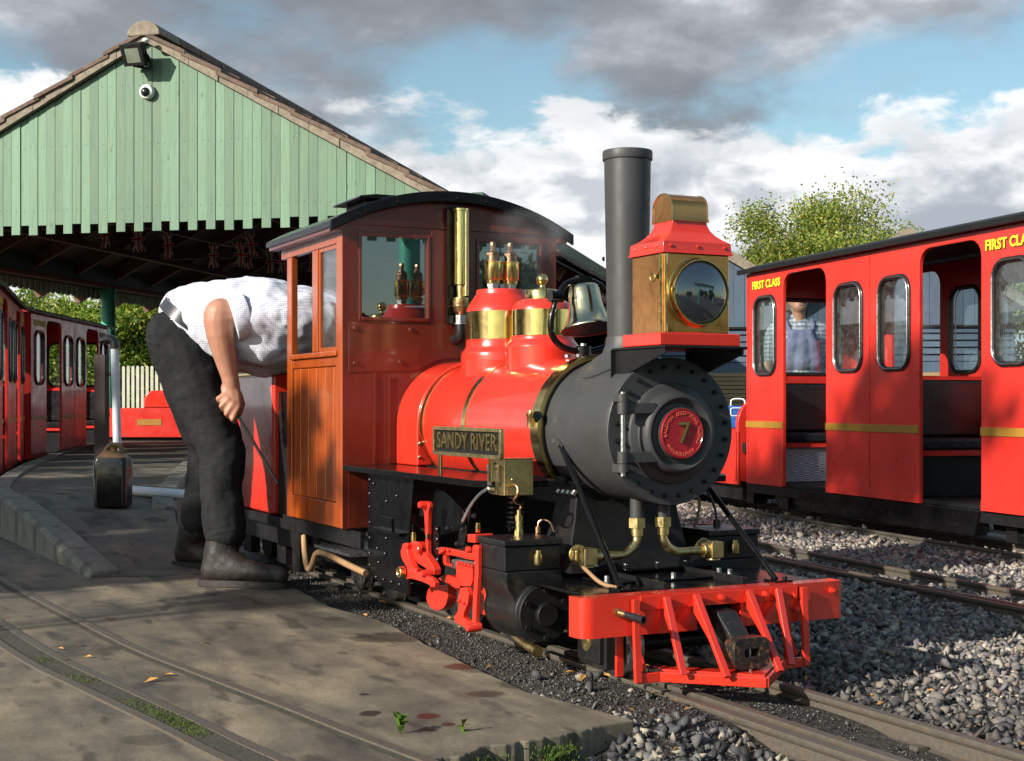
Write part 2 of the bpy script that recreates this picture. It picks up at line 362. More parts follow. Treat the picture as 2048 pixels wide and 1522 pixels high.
M['dkgreen'] = paint('dark green paint', (0.03, 0.085, 0.06), 0.55, 0.0, 0.2)
M['green_board'] = wood('weathered green boards', (0.135, 0.232, 0.150), (0.085, 0.165, 0.102), 0.62, 0.0, (13,13,0.8), 0.25, 0.34, True, (0.17,0.22,0.085))
M['green_plain'] = paint('green painted timber', (0.18, 0.30, 0.19), 0.6, 0.0, 0.15)
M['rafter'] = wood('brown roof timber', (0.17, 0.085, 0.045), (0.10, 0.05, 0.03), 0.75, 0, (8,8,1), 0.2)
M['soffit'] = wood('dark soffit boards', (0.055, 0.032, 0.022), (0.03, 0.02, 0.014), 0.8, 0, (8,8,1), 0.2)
M['tile'] = paint('mossy brown roof tile', (0.135, 0.088, 0.066), 0.88, 0, 0.35, 14, bump=0.5, dirt=(0.24,0.20,0.14), dirt_amt=0.35)
M['cement'] = paint('weathered cement verge', (0.24, 0.20, 0.15), 0.9, 0, 0.3, 16, bump=0.4, dirt=(0.17,0.13,0.09), dirt_amt=0.35)
M['timber_dark'] = wood('dark stained timber post', (0.055, 0.032, 0.026), (0.03, 0.018, 0.016), 0.75, 0, (9,9,1), 0.3)
M['picket'] = paint('cream picket paint', (0.42, 0.42, 0.34), 0.65, 0, 0.15, 8, dirt=(0.2,0.23,0.13), dirt_amt=0.2)
M['blue_board'] = wood('blue grey boards', (0.085, 0.120, 0.170), (0.058, 0.084, 0.125), 0.65, 0, (10,10,1), 0.15, 0.12)
M['brown_slat'] = wood('brown slats', (0.36, 0.25, 0.13), (0.22, 0.14, 0.075), 0.75, 0, (1.2,9,9), 0.2, 0.12)
M['rail'] = metal_('rusty rail steel', (0.125, 0.112, 0.095), 0.5, (0.19, 0.115, 0.05), 0.45, 40, 0.2)
M['rail'].node_tree.nodes['Principled BSDF'].inputs['Metallic'].default_value = 0.35
M['skin'] = paint('skin', (0.43, 0.20, 0.13), 0.5, 0, 0.14, 16, bump=0.04)
M['trouser'] = paint('charcoal trouser cloth', (0.015, 0.0155, 0.0165), 0.85, 0, 0.35, 9, bump=0.15, bscale=500, spec=0.2)
def wrinkle(m, scale, strength):
    nt = m.node_tree; N = nt.nodes.new; L = nt.links.new; b = nt.nodes['Principled BSDF']; tc = N('ShaderNodeTexCoord'); mp = N('ShaderNodeMapping'); mp.inputs['Scale'].default_value = (1, 1, 2.2); mp.inputs['Rotation'].default_value = (0.4, 0.5, 0); L(tc.outputs['Object'], mp.inputs[0])
    n = noise_n(N, L, mp.outputs[0], scale, 3, 0.5, 1.6); bump_n(N, L, b, n, strength, 0.03)
wrinkle(M['trouser'], 7.0, 0.28)
M['leather'] = paint('worn brown leather', (0.014, 0.010, 0.008), 0.62, 0, 0.4, 14, bump=0.35, dirt=(0.055,0.04,0.028), dirt_amt=0.3)
M['belt'] = paint('dark belt leather', (0.030,0.033,0.04), 0.4, 0.1, 0.2)
M['hair'] = paint('brown hair', (0.05, 0.03, 0.018), 0.6, 0, 0.3, 60, bump=0.4)
M['denim'] = paint('purple blue overall cloth', (0.17, 0.175, 0.28), 0.85, 0, 0.2, 12, bump=0.15, bscale=400, spec=0.2)
M['plastic_black'] = paint('sooty black plastic', (0.012,0.011,0.009), 0.30, 0.15, 0.3, 10, bump=0.1, bscale=25, dirt=(0.05,0.035,0.02), dirt_amt=0.2)
M['plastic_amber'] = paint('dirty amber plastic', (0.22, 0.12, 0.045), 0.4, 0, 0.35, 14, dirt=(0.05,0.03,0.015), dirt_amt=0.4)
M['pvc'] = paint('white plastic pipe', (0.66, 0.67, 0.70), 0.42, 0, 0.1, 7, dirt=(0.34,0.30,0.24), dirt_amt=0.2)
M['hose'] = paint('tan rubber hose', (0.34, 0.20, 0.10), 0.6, 0, 0.2)
M['blue'] = paint('blue plastic', (0.03, 0.12, 0.42), 0.4, 0.1, 0.1)
M['bark'] = paint('tree bark', (0.10, 0.075, 0.05), 0.9, 0, 0.35, 9, bump=0.6)
M['leaf'] = vcol_mat('leaf', 0.5, transl=0.42, spec=0.3)
M['stone'] = vcol_mat('ballast stone', 0.8, bump=0.3)
M['rust'] = paint('rust worn black paint', (0.013,0.013,0.013), 0.4, 0.2, 0.3, 24, bump=0.25, dirt=(0.27,0.11,0.045), dirt_amt=0.16)

def check_mat(name, base, line, pitch, width, line2=None):
    m, nt, b, N, L = new_mat(name); tc = N('ShaderNodeTexCoord'); sp = N('ShaderNodeSeparateXYZ'); L(tc.outputs['Object'], sp.inputs[0])
    fs = []
    for i in range(3):
        w = N('ShaderNodeMath'); w.operation = 'MULTIPLY'; w.inputs[1].default_value = 1/pitch; L(sp.outputs[i], w.inputs[0])
        f = N('ShaderNodeMath'); f.operation = 'FRACT'; L(w.outputs[0], f.inputs[0])
        g = N('ShaderNodeMath'); g.operation = 'LESS_THAN'; g.inputs[1].default_value = width; L(f.outputs[0], g.inputs[0]); fs.append(g.outputs[0])
    a = N('ShaderNodeMath'); a.operation = 'MAXIMUM'; L(fs[0], a.inputs[0]); L(fs[1], a.inputs[1])
    a2 = N('ShaderNodeMath'); a2.operation = 'ADD'; L(a.outputs[0], a2.inputs[0]); L(fs[2], a2.inputs[1])
    h = N('ShaderNodeMath'); h.operation = 'MULTIPLY'; h.inputs[1].default_value = 0.5; L(a2.outputs[0], h.inputs[0])
    L(mix_n(N, L, h.outputs[0], base, line), b.inputs['Base Color']); b.inputs['Roughness'].default_value = 0.85; b.inputs['Specular IOR Level'].default_value = 0.2
    v = tcoord(nt, N, L, rand=False); bump_n(N, L, b, noise_n(N, L, v, 600, 2, 0.5), 0.1, 0.001)
    return m
M['shirt'] = check_mat('white shirt with fine blue check', (0.82, 0.82, 0.85), (0.36, 0.40, 0.62), 0.0070, 0.30)
M['plaid'] = check_mat('grey plaid shirt', (0.50, 0.52, 0.55), (0.17, 0.18, 0.24), 0.034, 0.45)
def tread_mat():
    m, nt, b, N, L = new_mat('aluminium tread plate'); v = tcoord(nt, N, L, rand=False)
    w = N('ShaderNodeTexChecker'); w.inputs['Scale'].default_value = 28; L(v, w.inputs['Vector'])
    mpa = N('ShaderNodeMapping'); mpa.inputs['Rotation'].default_value = (0, R(45), 0); L(v, mpa.inputs['Vector'])
    wa = N('ShaderNodeTexWave'); wa.wave_type = 'BANDS'; wa.bands_direction = 'X'; wa.inputs['Scale'].default_value = 40; L(mpa.outputs[0], wa.inputs['Vector'])
    wb = N('ShaderNodeTexWave'); wb.wave_type = 'BANDS'; wb.bands_direction = 'Z'; wb.inputs['Scale'].default_value = 40; L(mpa.outputs[0], wb.inputs['Vector'])
    w2 = N('ShaderNodeTexChecker'); w2.inputs['Scale'].default_value = 28; L(mpa.outputs[0], w2.inputs['Vector'])
    h = mix_n(N, L, w2.outputs['Fac'], wa.outputs['Color'], wb.outputs['Color'])
    L(ramp_n(N, L, h, [(0.3, (0.42,0.42,0.45)), (0.7, (0.62,0.62,0.65))]), b.inputs['Base Color']); b.inputs['Metallic'].default_value = 0.8; b.inputs['Roughness'].default_value = 0.42
    bump_n(N, L, b, h, 0.6, 0.004); return m
M['tread'] = tread_mat()

# ---------------------------------------------------------------- ground, slab, platform, tracks
MID = [(2.2,1.62),(0.6,1.69),(-0.98,1.82),(-2.02,1.94),(-2.78,2.04),(-4.2,2.28),(-6.5,2.85),(-10,4.1),(-15,6.6)]      # middle track centre
FAR = [(1.2,2.62),(-0.6,2.92),(-2.0,3.16),(-3.6,3.42),(-4.64,3.62),(-6.5,4.05),(-10,5.2),(-15,7.6)]                  # coach track centre
LOC = [(3.0,0.0),(0.5,0.0),(-2.0,0.0),(-3.2,0.04),(-4.6,0.28),(-7.5,1.18),(-10.5,2.2),(-13.5,3.2),(-18,5)]           # engine track centre
def xy_at(path, x):
    for (xa, ya), (xb, yb) in zip(path, path[1:]):
        if (xa-x)*(xb-x) <= 0: return lerp(ya, yb, (x-xa)/(xb-xa))
    return path[0][1] if x > path[0][0] else path[-1][1]
def gz(x, y):
    """height of the ground under the ballast"""
    k = [(-40,-0.075),(-0.5,-0.075),(-0.36,-0.022),(-0.30,-0.012),(-0.15,-0.010),(-0.10,-0.020),(0.10,-0.026),(0.20,-0.026),(0.6,-0.042),(1.6,-0.062),(2.6,-0.085),(4.5,-0.10),(60,-0.12)]
    for (a, za), (b, zb) in zip(k, k[1:]):
        if y <= b: z = lerp(za, zb, (y-a)/(b-a)); break
    else: z = -0.12
    if x > 0.22: z = lerp(z, -0.052, min(1, (x-0.22)/0.2)) if y < 0.2 else z
    return z + 0.010*(noise.noise((x*2.3, y*2.3, 1.7))) + (0.006*noise.noise((x*9, y*9, 4.2)) if y > -0.4 else 0)
def coords(lo, hi, flo, fhi, step, grow=1.35):
    a = [flo]
    while a[-1] < fhi: a.append(a[-1]+step)
    s = step
    while a[-1] < hi: s *= grow; a.append(a[-1]+s)
    s = step
    while a[0] > lo: s *= grow; a.insert(0, a[0]-s)
    return a
xs = coords(-260, 260, -8, 2.0, 0.07); ys = coords(-260, 260, -0.5, 4.6, 0.06)
V = [(x, y, gz(x, y)) for x in xs for y in ys]; ny = len(ys)
F = [(i*ny+j, (i+1)*ny+j, (i+1)*ny+j+1, i*ny+j+1) for i in range(len(xs)-1) for j in range(ny-1)]
def ground_mat():
    m, nt, b, N, L = new_mat('ash and ballast ground'); tc = N('ShaderNodeTexCoord'); v = tc.outputs['Object']
    sp = N('ShaderNodeSeparateXYZ'); L(v, sp.inputs[0])
    n1 = noise_n(N, L, v, 60, 8, 0.75); n2 = noise_n(N, L, v, 3.0, 6, 0.6)
    stone = ramp_n(N, L, n1, [(0.3, (0.045,0.042,0.045)), (0.5, (0.12,0.11,0.115)), (0.72, (0.25,0.235,0.235))])
    ash = ramp_n(N, L, n1, [(0.3, (0.010,0.010,0.0095)), (0.5, (0.034,0.031,0.027)), (0.75, (0.11,0.098,0.082))])
    e = N('ShaderNodeMath'); e.operation = 'MULTIPLY_ADD'; L(n2, e.inputs[0]); e.inputs[1].default_value = 0.5; L(sp.outputs[1], e.inputs[2])
    f = ramp_n(N, L, e.outputs[0], [(0.36, 0.0), (0.62, 1.0)])
    L(mix_n(N, L, f, ash, stone), b.inputs['Base Color'])
    L(ramp_n(N, L, n2, [(0.35, 0.35), (0.6, 0.9)]), b.inputs['Roughness'])
    vo = N('ShaderNodeTexVoronoi'); vo.inputs['Scale'].default_value = 70; L(v, vo.inputs['Vector'])
    bump_n(N, L, b, mix_n(N, L, 0.5, vo.outputs['Distance'], n1), 0.9, 0.012); return m
M['ground'] = ground_mat()
mb = MB(); mb.add(V, F); mb.build('ground', M['ground'], recalc=False, kind='structure', label='dark ash and ballast ground between the tracks')

def concrete_mat(name, a, b_, c_, wet=True):
    m, nt, b, N, L = new_mat(name); tc = N('ShaderNodeTexCoord'); v = tc.outputs['Object']
    mp = N('ShaderNodeMapping'); mp.inputs['Scale'].default_value = (0.8, 2.2, 1); mp.inputs['Rotation'].default_value = (0, 0, R(-26)); L(v, mp.inputs['Vector'])
    n1 = noise_n(N, L, mp.outputs[0], 2.6, 7, 0.62, 0.5); n2 = noise_n(N, L, v, 11, 8, 0.66, 0.3); n3 = noise_n(N, L, v, 120, 6, 0.75)
    c = ramp_n(N, L, n1, [(0.32, a), (0.5, b_), (0.68, c_)])
    c = mix_n(N, L, 0.55, c, ramp_n(N, L, n2, [(0.3, 0.28), (0.7, 0.72)]), 'OVERLAY')
    c = mix_n(N, L, 0.5, c, ramp_n(N, L, n3, [(0.25, 0.2), (0.8, 0.8)]), 'OVERLAY')
    mp2 = N('ShaderNodeMapping'); mp2.inputs['Scale'].default_value = (2.2, 5.5, 1); mp2.inputs['Rotation'].default_value = (0, 0, R(-26)); L(v, mp2.inputs['Vector'])
    n4 = noise_n(N, L, mp2.outputs[0], 1.9, 3, 0.5, 0.2); c = mix_n(N, L, ramp_n(N, L, n4, [(0.585, 0.0), (0.65, 0.6)]), c, tuple(x*0.42 for x in a))
    L(c, b.inputs['Base Color']); L(ramp_n(N, L, n1, [(0.35, 0.55), (0.65, 0.88)]), b.inputs['Roughness']); b.inputs['Specular IOR Level'].default_value = 0.3
    bump_n(N, L, b, mix_n(N, L, 0.4, n2, n3), 0.35, 0.006); return m
M['slab'] = concrete_mat('worn oily concrete', (0.085,0.076,0.062), (0.165,0.140,0.102), (0.265,0.215,0.145))
M['platform'] = concrete_mat('tarred platform surface', (0.060,0.054,0.046), (0.115,0.10,0.08), (0.18,0.155,0.115))
M['kerb'] = concrete_mat('pale kerb concrete', (0.105,0.098,0.082), (0.20,0.185,0.15), (0.285,0.26,0.21))
right_edge = [(-14,-0.33),(-6,-0.34),(-2.6,-0.345),(-2.1,-0.335),(-1.78,-0.35),(-1.5,-0.375),(-1.2,-0.335),(-0.95,-0.35),(-0.75,-0.372),(-0.55,-0.385),(-0.39,-0.396),(-0.12,-0.408),(0.04,-0.375),(0.207,-0.345)]
front_edge = [(0.225,-0.42),(0.245,-0.50),(0.262,-0.58),(0.269,-0.667),(0.29,-0.75),(0.317,-0.825),(0.36,-0.95),(0.43,-1.2),(0.6,-1.7),(1.0,-2.6),(1.6,-4.0)]
def jag(path, amp, n, seed):
    rr = random.Random(seed); out = []
    for (a, b) in zip(path, path[1:]):
        for k in range(n):
            t = k/n; out.append((lerp(a[0], b[0], t) + rr.uniform(-amp, amp), lerp(a[1], b[1], t) + rr.uniform(-amp, amp)))
    out.append(path[-1]); return out
def broken(path, amp, n):
    out = []
    for (a, b) in zip(path, path[1:]):
        for k in range(n):
            t = k/n; x, y = lerp(a[0], b[0], t), lerp(a[1], b[1], t); q = amp*(noise.noise((x*11, y*11, 5.0)) + 0.6*noise.noise((x*31, y*31, 9.0)) + 0.3*noise.noise((x*80, y*80, 2.0))); out.append((x + q, y + q*0.4))
    out.append(path[-1]); return out
poly = broken(right_edge, 0.012, 9) + broken(front_edge, 0.020, 14) + [(1.6,-9),(-14,-9)]
mb = MB(); mb.prism(poly, 'xy', -0.075, 0.0)
slab = mb.build('concrete_slab', M['slab'], smooth=0, recalc=True, bevel=0.006, kind='structure', label='worn concrete hardstanding beside the engine, with flush rails')
# oil stains soaked into the slab: blotches at their own places, part of the concrete's colour
def stains():
    m = M['slab']; nt = m.node_tree; N = nt.nodes.new; L = nt.links.new; b = nt.nodes['Principled BSDF']; geo = N('ShaderNodeNewGeometry').outputs['Position']
    src = b.inputs['Base Color'].links[0].from_socket; rsrc = b.inputs['Roughness'].links[0].from_socket
    nz = N('ShaderNodeTexNoise'); nz.inputs['Scale'].default_value = 22; nz.inputs['Detail'].default_value = 5; L(geo, nz.inputs['Vector'])
    for (cx, cy, w, d, red, k) in SPOTS:
        sb = N('ShaderNodeVectorMath'); sb.operation = 'SUBTRACT'; sb.inputs[1].default_value = (cx, cy, 0); L(geo, sb.inputs[0])
        mp = N('ShaderNodeMapping'); mp.vector_type = 'TEXTURE'; mp.inputs['Rotation'].default_value = (0, 0, R(63.5)); mp.inputs['Scale'].default_value = (w, d, 1); L(sb.outputs[0], mp.inputs[0])
        ln = N('ShaderNodeVectorMath'); ln.operation = 'LENGTH'; L(mp.outputs[0], ln.inputs[0])
        ad = N('ShaderNodeMath'); ad.operation = 'MULTIPLY_ADD'; L(nz.outputs[0], ad.inputs[0]); ad.inputs[1].default_value = 1.1; ad.inputs[2].default_value = -0.55
        a2 = N('ShaderNodeMath'); a2.operation = 'ADD'; L(ln.outputs['Value'], a2.inputs[0]); L(ad.outputs[0], a2.inputs[1])
        f = ramp_n(N, L, a2.outputs[0], [(0.72, k), (1.05, 0.0)])
        src = mix_n(N, L, f, src, (0.060,0.016,0.010) if red else (0.022,0.017,0.014))
        mr = N('ShaderNodeMix'); mr.data_type = 'FLOAT'; L(f, mr.inputs[0]); L(rsrc, mr.inputs[2]); mr.inputs[3].default_value = 0.30; rsrc = mr.outputs[0]
    L(src, b.inputs['Base Color']); L(rsrc, b.inputs['Roughness'])
SPOTS = []
for (cx, cy), w, d, red, k in (([(-0.0783,-0.7864)][0],0.024,0.030,0,0.85),([(-0.002406,-0.6941)][0],0.028,0.026,1,0.9),([(-0.45,-0.4144)][0],0.05,0.05,1,0.75),([(-0.2553,-0.7331)][0],0.015,0.016,0,0.8),([(0.07918,-0.6849)][0],0.016,0.018,0,0.8),([(0.1101,-0.7338)][0],0.017,0.014,0,0.75),([(-0.1427,-0.4958)][0],0.048,0.035,0,0.6),([(-0.2065,-0.3859)][0],0.055,0.06,0,0.5),([(-0.3002,-0.9468)][0],0.05,0.06,0,0.35),([(-1.0676,-1.16)][0],0.10,0.12,0,0.35),([(-0.05222,-1.2268)][0],0.06,0.05,0,0.4),([(-0.9065,-0.4171)][0],0.12,0.09,0,0.6)): SPOTS.append((cx, cy, w, d, red, k))
stains()

# raised platform: flat top at 0.17 falling in a ramp to the slab, pale kerb along its left side
PL = [(-2.55,-0.90),(-2.9,-0.915),(-3.3,-0.935),(-3.8,-0.965),(-4.2,-0.99),(-4.7,-1.0),(-5.2,-0.965),(-5.84,-0.865),(-6.6,-0.73),(-8.1,-0.42),(-9.4,-0.11),(-10.7,0.20),(-12.2,0.62),(-13.8,1.10),(-15.5,1.65)]
PR = [(-2.46,-0.53),(-2.8,-0.49),(-3.3,-0.42),(-3.8,-0.32),(-4.3,-0.21),(-4.8,-0.07),(-5.3,0.07),(-5.9,0.23),(-6.6,0.42),(-8.1,0.84),(-9.4,1.26),(-10.7,1.66),(-12.2,2.12),(-13.8,2.6),(-15.2,3.0)]
def pz(x): return 0.17*min(1, max(0, (-2.50-x)/1.65))
mb = MB(); nv = 9
vs = []; fs = []
for (a, b) in zip(PL, PR):
    for k in range(nv):
        t = k/(nv-1); x, y = lerp(a[0], b[0], t), lerp(a[1], b[1], t); vs.append((x, y, pz(x) + 0.003))
n = len(PL)
for i in range(n-1):
    for k in range(nv-1): fs.append((i*nv+k, i*nv+k+1, (i+1)*nv+k+1, (i+1)*nv+k))
o = len(vs)
for i in range(n):
    for k in (0, nv-1): p = vs[i*nv+k]; vs.append((p[0], p[1], -0.07))
for i in range(n-1):
    fs.append((i*nv, (i+1)*nv, o+2*(i+1), o+2*i)); fs.append((i*nv+nv-1, o+2*i+1, o+2*(i+1)+1, (i+1)*nv+nv-1))
fs.append(tuple(range((n-1)*nv, n*nv)) + (o+2*n-1, o+2*n-2)); fs.append(tuple(range(nv-1,-1,-1)) + (o, o+1))
mb.add(vs, fs); plat = mb.build('platform', M['platform'], smooth=30, kind='structure', label='low station platform with a ramp and a pale kerb')
# kerb stones, each a piece with open joints
def kerb_run(path, name, w, side, step):
    pts = [Vector((x, y, 0)) for x, y in path]; L_ = [0]
    for a, b in zip(pts, pts[1:]): L_.append(L_[-1] + (b-a).length)
    def at(s):
        for i in range(len(pts)-1):
            if s <= L_[i+1]: return pts[i].lerp(pts[i+1], (s-L_[i])/(L_[i+1]-L_[i]))
        return pts[-1]
    s = 0.0; rr = random.Random(5)
    while s < L_[-1]-0.05:
        e = min(L_[-1], s + step*rr.uniform(0.85, 1.15)); a = at(s+0.005); b = at(e-0.005); d = (b-a).normalized(); nrm = Vector((-d.y, d.x, 0))*side
        mb = MB(); pr = []
        for p in (a, b):
            zt = pz(p.x) + 0.014 + rr.uniform(0, 0.004)
            for off, zz in ((-0.012, -0.072), (-0.012, zt-0.018), (0.004, zt), (w, zt), (w, -0.072)): q = p + nrm*off; pr.append((q.x, q.y, zz))
        mb.add(pr, [(0,1,2,3,4),(9,8,7,6,5)] + [(k, (k+1)%5+0, (k+1)%5+5, k+5) for k in range(5)])
        mb.build('kerb_stone', M['kerb'], plat, bevel=0.004); s = e
kerb_run(PL, 'kerb', 0.10, -1, 0.42); kerb_run(PR[3:], 'kerb', 0.10, 1, 0.42)

# rails: flat bottomed section swept along a path
def rail_mesh(path, z_off=0.0, h=0.05, dz=0.0):
    pts = spline([(x, y, 0) for x, y in path], 6); vs = []; fs = []
    sec = [(-0.011,0),(0.011,0),(0.012,-0.008),(0.009,-0.014),(0.004,-0.018),(0.004,-h+0.008),(0.022,-h+0.003),(0.022,-h),(-0.022,-h),(-0.022,-h+0.003),(-0.004,-h+0.008),(-0.004,-0.018),(-0.009,-0.014),(-0.012,-0.008)]
    m = len(sec)
    for i, p in enumerate(pts):
        t = (pts[min(i+1, len(pts)-1)] - pts[max(i-1, 0)]).normalized(); nr = Vector((-t.y, t.x, 0))
        z = z_off + dz*max(0, p.y)
        for a, b in sec: q = p + nr*a; vs.append((q.x, q.y, z + b))
    for i in range(len(pts)-1):
        for k in range(m): fs.append((i*m+k, i*m+(k+1)%m, (i+1)*m+(k+1)%m, (i+1)*m+k))
    return vs, fs
def offset(path, d):
    P = [Vector((x, y, 0)) for x, y in path]; out = []
    for i, p in enumerate(P):
        t = (P[min(i+1, len(P)-1)] - P[max(i-1, 0)]).normalized(); q = p + Vector((-t.y, t.x, 0))*d; out.append((q.x, q.y))
    return out
def track(label, path, z, check=None, group='railway tracks'):
    t = root('railway_track', label, 'track', group=group)
    for d in (0.137, -0.137):
        mb = MB(); mb.add(*rail_mesh(offset(path, d), z)); mb.build('rail', M['rail'], t, smooth=50)
    if check is not None:
        mb = MB(); mb.add(*rail_mesh(offset(path, check), z - 0.004)); mb.build('check_rail', M['rail'], t, smooth=50)
    # sleepers just under the stones, chairs on them
    P = spline([(x, y, 0) for x, y in path], 12); acc = 0
    slp = None
    for a, b in zip(P, P[1:]):
        acc += (b-a).length
        if acc > 0.42 and -7 < a.x < 2.0:
            acc = 0; d = (b-a).normalized(); nr = Vector((-d.y, d.x, 0))
            mb = MB(); mb.bar(a - nr*0.32 + Vector((0,0,z-0.078)), a + nr*0.32 + Vector((0,0,z-0.078)), 0.11, 0.05); s = mb.build('sleeper', M['timber_dark'], t)
            for e in (0.137, -0.137):
                for k in (1, -1):
                    q = a + nr*(e + 0.026*k); mb = MB(); mb.box(q.x-0.012, q.x+0.012, q.y-0.012, q.y+0.012, z-0.053, z-0.036); mb.build('rail_clip', M['rail'], t)
    return t
track('nearest track of rusty rails, under the red engine', LOC, 0.0, 0.075)
track('middle track of empty rusty rails between engine and carriage', MID, -0.03, 0.075)
track('far track, partly hidden under the red first class carriage', FAR, -0.05)
# flush track in the slab at lower left
TA = [(1.2,-0.66),(0.5,-0.80),(0.064,-0.88),(-0.184,-0.917),(-0.644,-0.995),(-1.02,-1.055),(-1.606,-1.11),(-2.654,-1.195),(-3.6,-1.235),(-4.8,-1.235),(-6.2,-1.12),(-8.4,-0.74),(-10.8,-0.13),(-13.9,0.78)]
t = root('flush_track', 'flush track of two rails sunk in the concrete, lower left', 'track', group='railway tracks')
for d, nm, h in ((0.0,'rail',0.005),(0.274,'rail',0.005),(0.195,'check_rail',0.003)):
    mb = MB(); mb.add(*rail_mesh(offset(TA, d if d == 0 else d), h)); mb.build(nm, M['rail'], t, smooth=50)
M['groove'] = paint('packed dirt groove', (0.055,0.05,0.035), 0.9, 0, 0.4, 60, bump=0.5, dirt=(0.10,0.12,0.03), dirt_amt=0.25)
for d in (0.022, 0.2345):
    pts = spline([(x, y, 0) for x, y in offset(TA[:9], d)], 6); w = 0.009 if d < 0.1 else 0.026; vs = []; fs = []
    for i, p in enumerate(pts):
        tt = (pts[min(i+1, len(pts)-1)] - pts[max(i-1, 0)]).normalized(); nr = Vector((-tt.y, tt.x, 0))
        for s in (-1, 1): q = p + nr*s*w; vs.append((q.x, q.y, 0.0015))
    fs = [(2*i, 2*i+1, 2*i+3, 2*i+2) for i in range(len(pts)-1)]
    mb = MB(); mb.add(vs, fs); mb.build('flange_groove', M['groove'], t, smooth=0)

# ---------------------------------------------------------------- loose stones (nobody could count them)
def ico_variants(nv=10):
    """angular crushed stones: 10-point convex hulls, each padded to 16 triangles"""
    out = []
    while len(out) < nv:
        p = RNG.normal(size=(10,3)); p /= np.linalg.norm(p, axis=1)[:,None]; p *= RNG.uniform(0.72, 1.12, (10,1))
        bm = bmesh.new(); vs = [bm.verts.new(q) for q in p]; bmesh.ops.convex_hull(bm, input=vs); bm.verts.index_update()
        f = [[v.index for v in t.verts] for t in bm.faces if len(t.verts) == 3]; bm.free()
        if len(f) == 16: out.append((p, np.array(f)))
    return out
STN = ico_variants(30)
def stones(name, label, P, S, colors, flat=(0.45, 0.85), mat='stone'):
    """P: (n,3) positions, S: (n,) half sizes, colors: (n,3)"""
    n = len(P); q = RNG.normal(size=(n,4)); q /= np.linalg.norm(q, axis=1)[:,None]
    w, x, y, z = q.T
    Rm = np.stack([1-2*(y*y+z*z),2*(x*y-z*w),2*(x*z+y*w),2*(x*y+z*w),1-2*(x*x+z*z),2*(y*z-x*w),2*(x*z-y*w),2*(y*z+x*w),1-2*(x*x+y*y)],1).reshape(n,3,3)
    pick_ = RNG.integers(0, len(STN), n); base = np.stack([s_[0] for s_ in STN])[pick_]; Fv = np.stack([s_[1] for s_ in STN])[pick_]
    an = np.stack([np.ones(n), RNG.uniform(0.55,0.95,n), RNG.uniform(*flat, n)],1)
    ang = RNG.uniform(0, 2*PI, n); til = RNG.normal(0, 0.38, (n,2)); ca, sa = np.cos(ang), np.sin(ang)
    v = base @ np.transpose(Rm, (0,2,1)); v = v*an[:,None,:]; V = np.empty((n,10,3))
    vx = v[:,:,0]*ca[:,None] - v[:,:,1]*sa[:,None]; vy = v[:,:,0]*sa[:,None] + v[:,:,1]*ca[:,None]; vz = v[:,:,2] + vx*til[:,:1] + vy*til[:,1:]
    V[:,:,0] = vx; V[:,:,1] = vy; V[:,:,2] = vz; V = V*S[:,None,None] + P[:,None,:]
    me = bpy.data.meshes.new(name); me.vertices.add(n*10); me.vertices.foreach_set('co', V.astype(np.float32).ravel())
    Fa = (Fv + (np.arange(n)*10)[:,None,None]).reshape(-1,3); nf = len(Fa)
    me.loops.add(nf*3); me.loops.foreach_set('vertex_index', Fa.astype(np.int32).ravel()); me.polygons.add(nf)
    me.polygons.foreach_set('loop_start', np.arange(0, nf*3, 3, dtype=np.int32)); me.update()
    ca_ = me.color_attributes.new('tint', 'FLOAT_COLOR', 'POINT'); col = np.concatenate([np.repeat(colors, 10, axis=0), np.ones((n*10,1))],1); ca_.data.foreach_set('color', col.astype(np.float32).ravel())
    me.materials.append(M[mat]); o = bpy.data.objects.new(name, me); COL.objects.link(o); o['kind'] = 'stuff'; o['label'] = label; return o
def scatter(n, x0, x1, y0, y1, keep): 
    x = RNG.uniform(x0, x1, n); y = RNG.uniform(y0, y1, n); k = np.array([keep(a, b) for a, b in zip(x, y)]); return x[k], y[k]
def near_rail(x, y, path, extra=()):
    yc = xy_at(path, x); d = abs(y - yc); return abs(d-0.137) < 0.026 or any(abs((y-yc)-e) < 0.02 for e in extra)
PAL = np.array([(0.215,0.19,0.168),(0.165,0.148,0.142),(0.265,0.23,0.195),(0.11,0.10,0.102),(0.315,0.275,0.222),(0.20,0.166,0.145),(0.245,0.182,0.148),(0.145,0.134,0.145),(0.36,0.325,0.28),(0.085,0.08,0.08)])
def pick(n, pal, jit=0.16): return np.clip(pal[RNG.integers(0, len(pal), n)]*(1 + RNG.normal(0, jit, (n,1))), 0.004, 0.8)
PX, PY, PS, PC = [], [], [], []
for (x0, x1, y0, y1, dens, smin, smax) in [(-1.2,1.2,0.17,2.2,1900,0.007,0.018),(-3.2,-1.2,0.17,2.6,1500,0.008,0.019),(-3.2,0.6,2.2,3.3,1000,0.010,0.022),(-6.5,-3.2,0.2,4.4,620,0.012,0.026),(-9.5,-6.5,1.2,6,220,0.016,0.034)]:
    n = int(dens*(x1-x0)*(y1-y0)*1.25)
    ok = lambda a, b: not (near_rail(a, b, LOC, (-0.075,)) or near_rail(a, b, MID, (-0.075,)) or near_rail(a, b, FAR))
    x, y = scatter(n, x0, x1, y0, y1, ok); PX.append(x); PY.append(y); PS.append(RNG.uniform(smin, smax, len(x))*RNG.choice([0.7,1,1,1.25], len(x)))
for (x0, x1, y0, y1, n) in ((-3.2, 0.8, 0.17, 3.2, 14000), (-6.0, -3.2, 0.4, 4.2, 6000)):
    x, y = scatter(n, x0, x1, y0, y1, lambda a, b: not (near_rail(a, b, LOC) or near_rail(a, b, MID) or near_rail(a, b, FAR))); PX.append(x); PY.append(y); PS.append(RNG.uniform(0.004, 0.009, len(x)))
